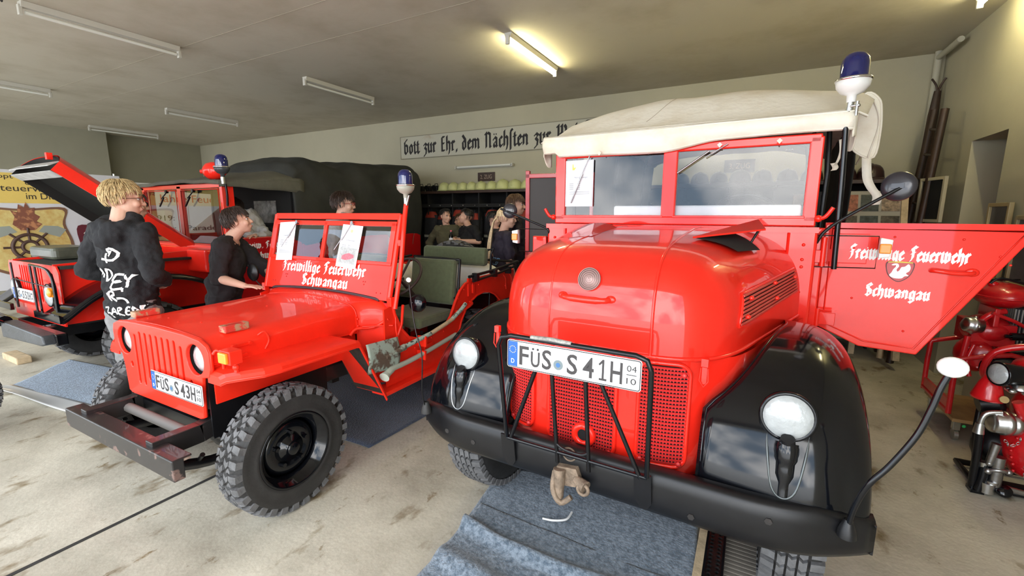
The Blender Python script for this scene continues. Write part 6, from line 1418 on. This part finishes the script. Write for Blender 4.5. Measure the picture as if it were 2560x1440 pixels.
    b = MB(); b.tube([Hd @ V((-.021, .089, -.068)), Hd @ V((-.008, .0960, -.0670)), Hd @ V((0, .0968, -.0678)), Hd @ V((.008, .0960, -.0670)), Hd @ V((.021, .089, -.068))], .0038*k, 6, sub=3); b.build('lips', mat('lips', (.48, .20, .17), .5), t)
    # hair
    b = MB(); r_ = random.Random(int(x*97+y*31)); R3 = Hd.to_3x3().normalized().to_4x4()
    def cap(u, v):
        th = 2*PI*u; ph = PI/2-(1.62)*v; fr = math.sin(th)       # fr>0 front
        lim = .55 if fr > 0 else 1
        ph = PI/2-(1.62 if fr < .15 else 1.62-.62*min(1, (fr-.15)/.5))*v
        d = V((math.cos(ph)*math.cos(th), math.cos(ph)*math.sin(th), math.sin(ph))); rr = 1.02+.05*noise.noise(d*5+V((x, y, 0)))
        return Hd @ V((d.x*.084*rr, -.014+d.y*.106*rr, .030+d.z*.104*rr))
    b.grid(cap, 36, 14, cu=True)
    def tuft(th, ph, L_, w_, dn):
        d = V((math.cos(ph)*math.cos(th), math.cos(ph)*math.sin(th), math.sin(ph))); p0 = V((d.x*.082, -.014+d.y*.104, .030+d.z*.100)); tg = V((0, -.1, 1)).cross(d).cross(d)*1.0
        tg = tg.normalized()*L_; p1 = p0+tg*.5+d*.009; p2 = p0+tg+d*(dn-.002)
        if p2.y > .085 and p2.z < .03: p2.z = .03
        b.tube([Hd @ p0, Hd @ p1, Hd @ p2], [w_*k, w_*k*.95, w_*k*.7, w_*k*.3], 5, sub=2)
    nt_ = {'short': 900, 'long': 200, 'messy': 700, 'bun': 80}[hair] if vx < .0115 else {'short': 160, 'long': 160, 'messy': 200, 'bun': 60}[hair]
    for i in range(nt_):
        th = r_.uniform(0, 2*PI); fr = math.sin(th); pmin = .42 if fr > .3 else (.0 if fr > 0 else -.28)
        ph = r_.uniform(pmin, 1.45); tuft(th, ph, r_.uniform(.04, .065)*(1.05 if hair == 'messy' else 1), r_.uniform(.0022, .0038), r_.uniform(-.004, .006)+(.008 if hair == 'messy' else 0))
    if hair == 'long':
        for i in range(46):
            a = r_.uniform(-1, 1); q = r_.uniform(-1, 1); x0 = -.02+a*.012; p0 = V((x0, -.105, .03)); L_ = r_.uniform(.50, .62)
            b.tube([Hd @ p0, Hd @ V((x0+a*.02, -.165, -.04)), Hd @ V((x0+a*.035, -.205+q*.015, -.22)), Hd @ V((x0+a*.038, -.225+q*.02, -.40)), Hd @ V((x0+a*.022, -.215+q*.012, -L_))], [.009*k, .009*k, .008*k, .006*k, .003*k], 5, sub=3)
        b.ell(Hd @ V((-.02, -.11, .03)), .022*k, 10)
    if hair == 'bun': b.ell(Hd @ V((0, -.115, .03)), .038*k, 14)
    b.build('hair', hairc, t)
    if glasses:
        b = MB()
        for s_ in (-1, 1):
            b.torus(MX.Translation(Hd @ V((s_*.031, .102, .000))) @ R3 @ axmat((0, 1, 0), (1, 0, 0)) @ MX.Diagonal((1, .82, 1, 1)), .024*k, .0022*k, 22, 6); b.tube([Hd @ V((s_*.054, .100, .004)), Hd @ V((s_*.078, .06, .006)), Hd @ V((s_*.084, -.01, .004))], .0022*k, 6, sub=3)
        b.tube([Hd @ V((-.008, .106, .004)), Hd @ V((.008, .106, .004))], .002*k, 6); b.build('glasses', glasses if glasses is not True else INK, t)
    # top garment
    b = MB(); g = .024
    b.ell(U(0, 0, 1.28), ((.165+g)*k, (.115+g)*k, .21*k), 20); b.ell(U(0, 0, 1.06), ((.145+g*1.4)*k, (.115+g*1.2)*k, .19*k), 20)
    if not fem: b.ell(U(0, 0, .92), (.175*k, .145*k, .11*k), 20)
    caps(b, [sh[0], U(0, -.02, 1.43), sh[1]], [.074*k, .098*k, .074*k])
    for s0, e, w_, hd, hn, sgn in A:
        if longs: caps(b, [s0, s0.lerp(e, .5), e, e.lerp(w_, .9)], [.075*k, .068*k, .060*k, .040*k])
        elif longs is None: caps(b, [s0, s0.lerp(e, .5), e, e.lerp(w_, .12)], [.078*k, .072*k, .062*k, .056*k])
        else: caps(b, [s0, s0.lerp(e, .75)], [.074*k, .066*k])
    if hood:
        b.torus(MX.Translation(U(0, -.035, 1.485)) @ MX.Rotation(.5, 4, 'X') @ MX.Diagonal((1.2, 1.05, 1, 1)), .088*k, .046*k, 24, 12); b.ell(U(0, -.105, 1.425), (.135*k, .058*k, .10*k), 16); b.ell(U(0, -.13, 1.39), (.09*k, .035*k, .06*k), 16)
    else: b.torus(MX.Translation(U(0, -.015, 1.49)) @ MX.Rotation(.25, 4, 'X'), .066*k, .014*k, 24, 8)
    top = b.build('hoodie' if hood else ('sweater' if longs else 'shirt'), topc, t); vox(top, vx*1.1, 3); folds(top, .055, .10)
    # trousers and shoes
    b = MB(); b.ell(V((0, 0, .93*k)), (.170*k, .130*k, .12*k), 18)
    for s_ in (-1, 1): caps(b, [V((s_*.085*k, 0, .88*k)), V((s_*.095*k, .012, .50*k)), V((s_*.10*k, -.012, .10*k))], [.103*k, .078*k, .070*k])
    tr = b.build('trousers', trc, t); vox(tr, vx*1.2, 3); folds(tr, .045, .10)
    for s_ in (-1, 1):
        b = MB(); caps(b, [V((s_*.10*k, -.04*k, .05*k)), V((s_*.105*k, .07*k, .04*k)), V((s_*.108*k, .16*k, .032*k))], [.048*k, .044*k, .034*k]); b.box(s_*.105*k-.045*k, s_*.105*k+.045*k, -.08*k, .19*k, .0, .018*k); so = b.build('shoe', mat('shoe_white', (.5, .5, .5), .6), t); vox(so, .008, 2)
    return t, Hd, U, k, top
BLKC = mat('black_fleece', (.005, .005, .0065), .85, bump=.3, bscale=160, var=.2, vscale=30)
BRN = mat('charcoal_knit', (.013, .010, .011), .85, bump=.3, bscale=180)
JEAN = mat('grey_jeans', (.22, .22, .22), .8, var=.2, vscale=20, bump=.3, bscale=200); DTR = mat('dark_trousers', (.015, .016, .02), .8)
HBL = mat('blond_hair', (.50, .36, .17), .55, var=.5, vscale=60); HDK = mat('dark_brown_hair', (.035, .018, .011), .5, var=.4, vscale=50); HBK = mat('black_hair', (.008, .007, .007), .5); HBR = mat('brown_hair', (.10, .05, .025), .5, var=.4, vscale=50); HLB = mat('long_blond_hair', (.80, .62, .38), .5, var=.35, vscale=60)
GRYC = mat('grey_fleece', (.30, .30, .31), .85, bump=.3, bscale=160); OLC = mat('olive_knit', (.075, .068, .034), .85, bump=.3, bscale=160, var=.15, vscale=20); TANC = mat('tan_fleece', (.22, .17, .12), .85); NAVC = mat('navy_shirt', (.020, .014, .028), .8, bump=.2, bscale=100)
# 1 blond boy with lettered hoodie
t, Hd, U, k, top = person('person with short blond hair in a black hoodie with white hand lettering', -3.93, 1.48, .30, 1.845, yaw=-.72, pitch=-.02, topc=BLKC, trc=JEAN, hairc=HBL, glasses=mat('glasses_brown', (.08, .03, .02), .3), hood=True, vx=.008,
    arms=[((-.29, -.06, 1.20), (-.13, .17, 1.10), (1, .05, -.1), (0, 1, 0)), ((.30, -.07, 1.20), (.13, .17, 1.10), (-1, .05, -.1), (0, 1, 0))])
def script(b, T, strokes, r=.008):
    for s_ in strokes: b.tube([T @ V((x_, y_, 0)) for x_, y_ in s_], r, 6, sub=3, flat=1)
b = MB(); T = frame((.035, -.155, 1.055), (1, 0, 0), (0, 0, 1)) @ MX.Diagonal((.92, .95, 1, 1))
script(b, T, [[(-.02, .31), (-.015, .24)], [(-.05, .27), (.04, .26), (.07, .31), (.02, .345), (-.01, .32)], [(.0, .31), (.03, .33), (.01, .29)]])
script(b, T, [[(-.16, .13), (-.15, .20), (-.125, .15), (-.10, .20), (-.10, .13)], [(-.075, .15), (-.06, .19), (-.03, .18), (-.03, .13), (-.06, .11), (-.075, .15)], [(.06, .15), (.0, .15), (-.002, .10), (.05, .105), (.0, .10), (.0, .05), (.06, .055)], [(.07, .15), (.09, .115), (.115, .15)], [(.09, .115), (.085, .06)], [(.06, .055), (.065, .03)]])
script(b, T, [[(-.03, -.04), (-.035, .02), (-.005, .035), (.01, .01), (-.02, -.005), (.015, -.04)], [(.02, -.02), (.06, -.02), (.07, -.06)], [(-.06, .01), (-.03, .02)]])
script(b, T, [[(-.10, -.09), (-.06, -.09), (-.09, -.13), (-.05, -.13), (-.055, -.17)], [(-.04, -.14), (-.02, -.09), (.0, -.14)], [(-.035, -.12), (-.005, -.12)], [(.015, -.15), (.015, -.09), (.04, -.10), (.02, -.12), (.05, -.15)], [(.09, -.09), (.065, -.09), (.065, -.14), (.09, -.14)], [(.066, -.115), (.085, -.115)], [(.105, -.14), (.105, -.085), (.135, -.13), (.14, -.08)]], .006)
lt = b.build('hoodie_lettering', mat('paint_white', (.78, .78, .76), .6), t); sw_ = lt.modifiers.new('wrap', 'SHRINKWRAP'); sw_.target = top; sw_.wrap_method = 'PROJECT'; sw_.use_project_y = True; sw_.use_project_z = False; sw_.use_project_x = False; sw_.use_positive_direction = True; sw_.use_negative_direction = True; sw_.offset = .004
# 13 behind him
person('person with dark hair and glasses standing half hidden right behind the blond boy', -4.80, 1.86, -.45, 1.82, yaw=-.05, topc=DTR, trc=DTR, hairc=HDK, glasses=True, vx=.012, hx=.0)
# 2 leaning over the hood
ca = lambda wx, wy, wz, X0, Y0, rz: (MX.Rotation(-rz, 4, 'Z') @ V((wx-X0, wy-Y0, wz)))
X2, Y2, R2 = -4.02, 2.16, -.80
person('person with dark wavy hair in a charcoal sweater resting a hand on the jeep hood', X2, Y2, R2, 1.69, yaw=.12, pitch=-.28, lean=.20, topc=BRN, trc=DTR, hairc=HDK, hair='short', longs=None, vx=.008, curl=.18,
    arms=[(ca(-3.84, 2.45, 1.12, X2, Y2, R2), ca(-3.60, 2.40, 1.08, X2, Y2, R2), (0, 1, -.1), (0, 0, 1)), (ca(-3.83, 2.02, 1.10, X2, Y2, R2), ca(-3.56, 2.08, 1.045, X2, Y2, R2), ca(.9+X2, .35+Y2, -.02, X2, Y2, R2), (0, 0, 1))])
# 5 glasses man behind the jeep
person('person with dark curly hair and red glasses behind the jeep windscreen', -3.93, 3.40, -.90, 1.85, yaw=-.05, topc=GRYC, trc=DTR, hairc=HDK, hair='messy', glasses=mat('glasses_red', (.35, .03, .03), .3), hood=True, vx=.011)
# 4 grey hoodie in the field truck cab
X4, Y4, R4 = C3+.62, 3.44, 2.1
person('person in a light grey hoodie bending forward inside the field truck cab', X4, Y4, R4, 1.70, yaw=.1, pitch=-.6, lean=.62, topc=mat('light_grey_fleece', (.50, .50, .50), .85, bump=.3, bscale=120), trc=DTR, hairc=HDK, hood=True, vx=.011,
    arms=[None, (ca(C3+.74, 3.34, 1.36-.26, X4, Y4, R4), ca(C3+.80, 3.16, 1.37-.26, X4, Y4, R4), ca(.35+X4, -.9+Y4, -.05, X4, Y4, R4), (0, 0, 1))], zoff=.26)
# 6 woman in olive
person('person in an olive long sleeved top with dark tied hair, hands on hips', -4.42, 5.95, -2.85, 1.70, yaw=.95, topc=OLC, trc=DTR, hairc=HBK, hair='bun', fem=True, vx=.012,
    arms=[((-.36, -.10, 1.12), (-.19, .04, 1.02), (.7, .4, -.3), (-.3, .8, .2)), ((.36, -.10, 1.12), (.19, .04, 1.02), (-.7, .4, -.3), (.3, .8, .2))])
# 8 tan jacket
person('person in a tan hooded jacket mostly hidden between the olive top and the black shirt', -4.42, 6.38, -3.6, 1.62, topc=TANC, trc=DTR, hairc=HBR, hood=True, vx=.014)
# 7 black shirt with bottle
X7, Y7, R7 = -3.90, 5.86, 2.7
t, Hd, U, k, top = person('person with thick black hair in a black t-shirt holding a small bottle', X7, Y7, R7, 1.70, yaw=-.65, pitch=-.2, lean=.06, topc=BLKC, trc=DTR, hairc=HBK, hair='messy', longs=False, vx=.012,
    arms=[((-.27, .0, 1.20), (-.12, .24, 1.22), (.8, .5, .1), (-.2, .5, .7)), ((.27, .02, 1.20), (.10, .26, 1.24), (-.8, .5, .1), (.2, .5, .7))])
b = MB(); b.torus(frame(U(.09, .142, 1.32), (1, 0, 0), (0, 0, 1)), .025, .004, 20, 6, PI*.9, PI*2.1); b.build('shirt_print', LET, t)
RB = MX.Rotation(R7, 4, 'Z'); pb = RB @ V((0, .34, 1.17)) + V((X7, Y7, 0))
tb = Thing('bottle', 'small dark bottle with pink cap and pale label held by the person with black hair', 'bottle', pb)
b = MB(); b.lathe([(.0001, 0), (.030, 0), (.032, .01), (.032, .12), (.014, .16), (.013, .185)], MX.Translation(pb), 20); b.build('bottle_body', BLK, tb)
MB().lathe([(.0325, .03), (.0325, .09)], MX.Translation(pb), 20).build('bottle_label', PAP, tb); MB().lathe([(.0145, .185), (.0145, .205), (.0001, .206)], MX.Translation(pb), 16).build('bottle_cap', mat('cap_pink', (.75, .12, .2), .4), tb)
# 9 dark person, bare forearm
person('person in black with bare forearms hanging down, left of the ponytail', -3.36, 5.75, 2.6, 1.66, yaw=2.4, topc=BLKC, trc=DTR, hairc=HBK, hair='messy', longs=False, vx=.012)
# 10 ponytail woman
t, Hd, U, k, top = person('person with a long blond ponytail in a navy t-shirt with blue print', -2.50, 4.46, -.70, 1.69, yaw=-.45, topc=NAVC, trc=DTR, hairc=HLB, hair='long', fem=True, longs=False, vx=.011, arms=[((-.25, -.04, 1.16), (-.27, .10, .95), (0, .4, -1), (-1, 0, 0)), None])
b = MB(); text(b, 'FZB', frame((.02, -.150, 1.05), (1, 0, 0), (0, 0, 1)), .085, .16, .004); text(b, 'C', frame((.04, -.165, .94), (1, 0, 0), (0, 0, 1)), .07, .06, .004); lt = b.build('shirt_print', mat('print_light_blue', (.30, .58, .85), .5), t); sw_ = lt.modifiers.new('wrap', 'SHRINKWRAP'); sw_.target = top; sw_.wrap_method = 'PROJECT'; sw_.use_project_y = True; sw_.use_project_z = False; sw_.use_negative_direction = True; sw_.offset = .005
# 11 brown haired boy
person('person with brown hair in a dark navy shirt facing right beside the ponytail', -2.66, 4.98, -1.35, 1.86, yaw=.0, pitch=-.05, topc=NAVC, trc=DTR, hairc=HBR, longs=False, vx=.011)
# 12 half hidden behind the truck mirror
person('person in a white shirt almost hidden behind the left corner of the truck windscreen', -1.80, 4.62, 1.9, 1.70, topc=mat('white_shirt', (.60, .60, .60), .8), trc=DTR, hairc=HBR, hair='short', vx=.012)
# ================================================================== fire pumps at the right
def chain_tube(b, pts):
    for i, (p, q) in enumerate(zip(pts[:-1], pts[1:])):
        p, q = V(p), V(q); d = (q-p); n_ = max(1, int(d.length/.018))
        for k in range(n_):
            c = p+d*((k+.5)/n_); b.torus(MX.Translation(c) @ axmat((1, 0, 0) if k % 2 else (0, 1, .2), d) @ MX.Diagonal((1.3, .8, 1, 1)), .008, .0022, 10, 5)
P1 = Thing('portable_fire_pump', 'red portable fire pump with oval tank on a wooden dolly, behind the open truck door', 'fire pump', (1.6, 4.45, 0))
b = MB(); b.box(1.38, 1.76, 4.15, 4.75, .15, .175); dol = b.build('dolly_board', WOOD, P1, bevel=.003)
for x, y in ((1.42, 4.20), (1.72, 4.20), (1.42, 4.70), (1.72, 4.70)):
    b = MB(); b.cyl((x-.012, y, .042), (x+.012, y, .042), .041, n=18).box(x-.02, x+.02, y-.02, y+.02, .08, .15); b.build('castor', ALU, dol, bevel=.002)
MB().ell((1.45, 4.16, .125), (.012, .008, .012), 8).build('green_tag', mat('green_tag', (.05, .6, .15), .4), dol)
b = MB()
for y in (4.18, 4.72): b.tube([(1.36, y, .20), (1.36, y, .55), (1.40, y, .62), (1.72, y, .66), (1.74, y, .3), (1.74, y, .20)], .018, 8, sub=3)
b.tube([(1.36, 4.18, .22), (1.36, 4.72, .22)], .02, 6).tube([(1.74, 4.18, .22), (1.74, 4.72, .22)], .02, 6); b.box(1.35, 1.37, 4.18, 4.72, .20, .30); b.build('carry_frame', REDP, P1)
b = MB(); b.ell((1.62, 4.45, 1.055), (.15, .22, .092), 28); tk = b.build('fuel_tank', REDP, P1); MB().torus(MX.Translation((1.62, 4.45, 1.05)) @ MX.Diagonal((.70, 1, 1, 1)), .215, .010, 40, 6).ell((1.55, 4.40, 1.135), (.03, .03, .02), 12).build('tank_seam', REDP, tk)
b = MB(); b.tube([(1.50, 4.3, 1.15), (1.55, 4.3, 1.19), (1.70, 4.35, 1.15)], .008, 6, sub=3).tube([(1.49, 4.4, 1.16), (1.70, 4.45, 1.17)], .006, 6); b.build('dark_hose', BLKS, P1)
b = MB(); b.box(1.45, 1.68, 4.3, 4.6, .70, .86); b.ell((1.56, 4.42, .80), (.14, .15, .11), 18); b.ell((1.50, 4.36, .62), (.11, .12, .13), 18)
b.tube([(1.48, 4.3, .86), (1.52, 4.28, .93), (1.60, 4.3, .96)], .022, 8, sub=3).tube([(1.52, 4.25, .95), (1.64, 4.25, .90), (1.76, 4.3, .83)], .014, 6)
b.box(1.53, 1.56, 4.24, 4.5, .85, .98); b.build('pump_housing', REDP, P1, bevel=.012)
b = MB(); T = MX.Translation((1.49, 4.24, .63)) @ axmat((-.35, -1, .1), (0, 0, 1)); b.lathe([(.085, -.03), (.088, .005), (.065, .018), (.0001, .022)], T, 24)
for k in range(8): p = T @ V((.075*math.cos(k*PI/4), .075*math.sin(k*PI/4), .008)); bolt(b, p, T.to_3x3() @ V((0, 0, 1)), .007, .008)
b.build('pump_cover', REDP, P1)
b = MB(); T = MX.Translation((1.44, 4.26, .85)) @ axmat((-1, -.2, .1), (0, 0, 1)); b.lathe([(.035, -.05), (.052, -.04), (.052, -.01), (.058, -.008), (.058, .02), (.050, .022), (.052, .045), (.04, .055), (.02, .058), (.0001, .06)], T, 24)
for k in range(4): p = T @ V((.056*math.cos(k*PI/2), .056*math.sin(k*PI/2), .0)); b.ell(p, .012, 8)
b.build('hose_coupling', ALU, P1)
b = MB(); T = MX.Translation((1.60, 4.20, .58)) @ axmat((-.25, -1, .35), (0, 0, 1)); b.lathe([(.11, -.03), (.118, 0), (.11, .02), (.05, .03), (.0001, .03)], T, 28); b.build('fan_wheel', BLK, P1)
b = MB(); b.box(1.68, 1.765, 4.36, 4.60, .70, .98); rd = b.build('radiator', BLKS, P1)
b = MB()
for k in range(9): b.box(1.672, 1.680, 4.36+.026*k, 4.372+.026*k, .71, .97); 
for k in range(4): b.box(1.685+.02*k, 1.693+.02*k, 4.352, 4.360, .71, .97)
b.build('radiator_fins', ALU, rd)
b = MB(); b.cyl((1.62, 4.22, .80), (1.75, 4.22, .81), .026, n=14).cyl((1.62, 4.22, .67), (1.76, 4.24, .69), .016, n=10).cyl((1.59, 4.22, .80), (1.62, 4.22, .80), .012); b.build('rubber_hoses', BLK, P1)
b = MB(); b.tube([(1.44, 4.2, .72), (1.41, 4.18, .60), (1.43, 4.16, .5)], .015, 8, sub=3).tube([(1.40, 4.2, .78), (1.39, 4.2, .62)], .02, 8); b.build('suction_pipes', REDP, P1)

P2 = Thing('portable_fire_pump', 'near red fire pump with round black headlamp and silver coupling at the right edge', 'fire pump', (1.45, 3.55, 0))
b = MB(); b.tube([(1.30, 3.45, .03), (1.30, 3.75, .03), (1.70, 3.75, .03), (1.70, 3.45, .03)], .02, 8, closed=True); b.box(1.30, 1.70, 3.47, 3.52, .02, .06); b.tube([(1.30, 3.46, .03), (1.31, 3.6, .35), (1.36, 3.7, .62)], .018, 8, sub=3); b.build('skid_frame', BLKS, P2)
b = MB(); b.ell((1.52, 3.55, .30), (.12, .14, .20), 20); b.ell((1.56, 3.6, .50), (.12, .13, .14), 18); b.tube([(1.40, 3.47, .43), (1.46, 3.48, .44), (1.52, 3.5, .40)], .045, 10, sub=3); b.tube([(1.40, 3.44, .58), (1.44, 3.45, .50), (1.50, 3.5, .42)], .026, 10, sub=3)
for k in range(8): b.ell((1.43+.012*math.cos(k), 3.46, .16+.04*k), .009, 8)
b.build('pump_housing', REDP, P2)
b = MB(); T = MX.Translation((1.365, 3.465, .435)) @ axmat((-1, -.25, .03), (0, 0, 1)); b.lathe([(.050, -.065), (.064, -.06), (.066, -.03), (.058, -.028), (.060, -.022), (.070, -.02), (.070, .01), (.062, .012), (.062, .05), (.050, .06), (.02, .058), (.0001, .058)], T, 28); b.build('hose_coupling', ALU, P2)
b = MB(); b.tube([(1.345, 3.44, .505), (1.29, 3.44, .49), (1.268, 3.44, .45), (1.264, 3.44, .36)], .014, 10, sub=4); b.cyl((1.264, 3.44, .36), (1.264, 3.44, .42), .026, .020, 14); b.build('bent_pipe', ALU, P2)
b = MB(); b.tube([(1.268, 3.44, .36), (1.275, 3.44, .22), (1.278, 3.44, .02)], .021, 10, sub=4); b.tube([(1.316, 3.44, .18), (1.312, 3.43, .10), (1.298, 3.42, .01)], .024, 10, sub=3); b.box(1.262, 1.322, 3.40, 3.47, .0, .02); b.build('black_hoses', BLK, P2)
b = MB(); b.cyl((1.31, 3.44, .19), (1.316, 3.44, .14), .024); b.cyl((1.335, 3.42, .015), (1.335, 3.42, .075), .034, n=16).cyl((1.35, 3.42, .075), (1.35, 3.42, .09), .03, n=14); b.build('hose_end', ALU, P2)
b = MB(); b.cyl((1.34, 3.42, .32), (1.325, 3.42, .20), .022, .018, 14).ell((1.325, 3.42, .195), .019, 12); b.cyl((1.365, 3.43, .24), (1.365, 3.43, .06), .030, n=14); b.tube([(1.325, 3.42, .15), (1.365, 3.40, .17), (1.41, 3.42, .16)], .012, 8, sub=3); b.ell((1.41, 3.42, .16), .020, 10).ell((1.325, 3.42, .145), .020, 10); b.tube([(1.36, 3.43, .07), (1.45, 3.44, .05), (1.60, 3.46, .03)], .018, 8, sub=3); b.build('drain_valve', STL, P2)
b = MB(); b.lathe([(.0001, .02), (.035, .018), (.04, 0), (.03, -.012)], MX.Translation((1.40, 3.41, .045)) @ axmat((0, -.6, .8), (1, 0, 0)), 20); b.build('black_cap', BLK, P2)
headlamp(P2, (1.295, 3.42, .735), .062, (-1, -.45, .05), .19)
b = MB(); T = MX.Translation((1.30, 3.50, .70)) @ axmat((-.06, -.03, -1), (1, 0, 0)); b.lathe([(.0001, -.03), (.02, -.02), (.05, .05), (.072, .13), (.070, .145), (.0001, .145)], T, 26); b.build('red_cowl', REDP, P2)
b = MB(); b.lathe([(.0001, .03), (.035, .028), (.04, 0)], MX.Translation((1.39, 3.42, .66)), 16)
for k in range(5): a = k*2*PI/5; b.ell((1.39+.045*math.cos(a), 3.42+.03*math.sin(a), .65), (.022, .02, .014), 10)
b.build('star_knob', ALU, P2)
MB().cyl((1.335, 3.43, .585), (1.335, 3.415, .59), .020, n=16).build('brass_cap', mat('brass', (.45, .32, .15), .35, metal=.8), P2)
b = MB(); b.tube([(1.36, 3.70, .60), (1.33, 3.70, .68), (1.36, 3.68, .80), (1.50, 3.66, .86), (1.70, 3.66, .84)], .02, 8, sub=4); b.ell((1.58, 3.62, .74), (.16, .14, .08), 20); b.build('engine_cover', REDP, P2)
b = MB(); b.ell((1.36, 3.60, .48), (.06, .07, .08), 14).ell((1.40, 3.62, .22), (.10, .1, .12), 14).cyl((1.28, 3.56, .5), (1.36, 3.56, .52), .05, n=14); b.build('engine_block', BLKS, P2)
b = MB(); chain_tube(b, [(1.36, 3.40, .36), (1.38, 3.395, .33), (1.41, 3.395, .34), (1.425, 3.40, .39)]); chain_tube(b, [(1.45, 3.38, .28), (1.455, 3.37, .18), (1.475, 3.37, .10)]); b.build('cap_chain', ALU, P2)
for o in bpy.data.objects:
    if '_org' in o: del o['_org']
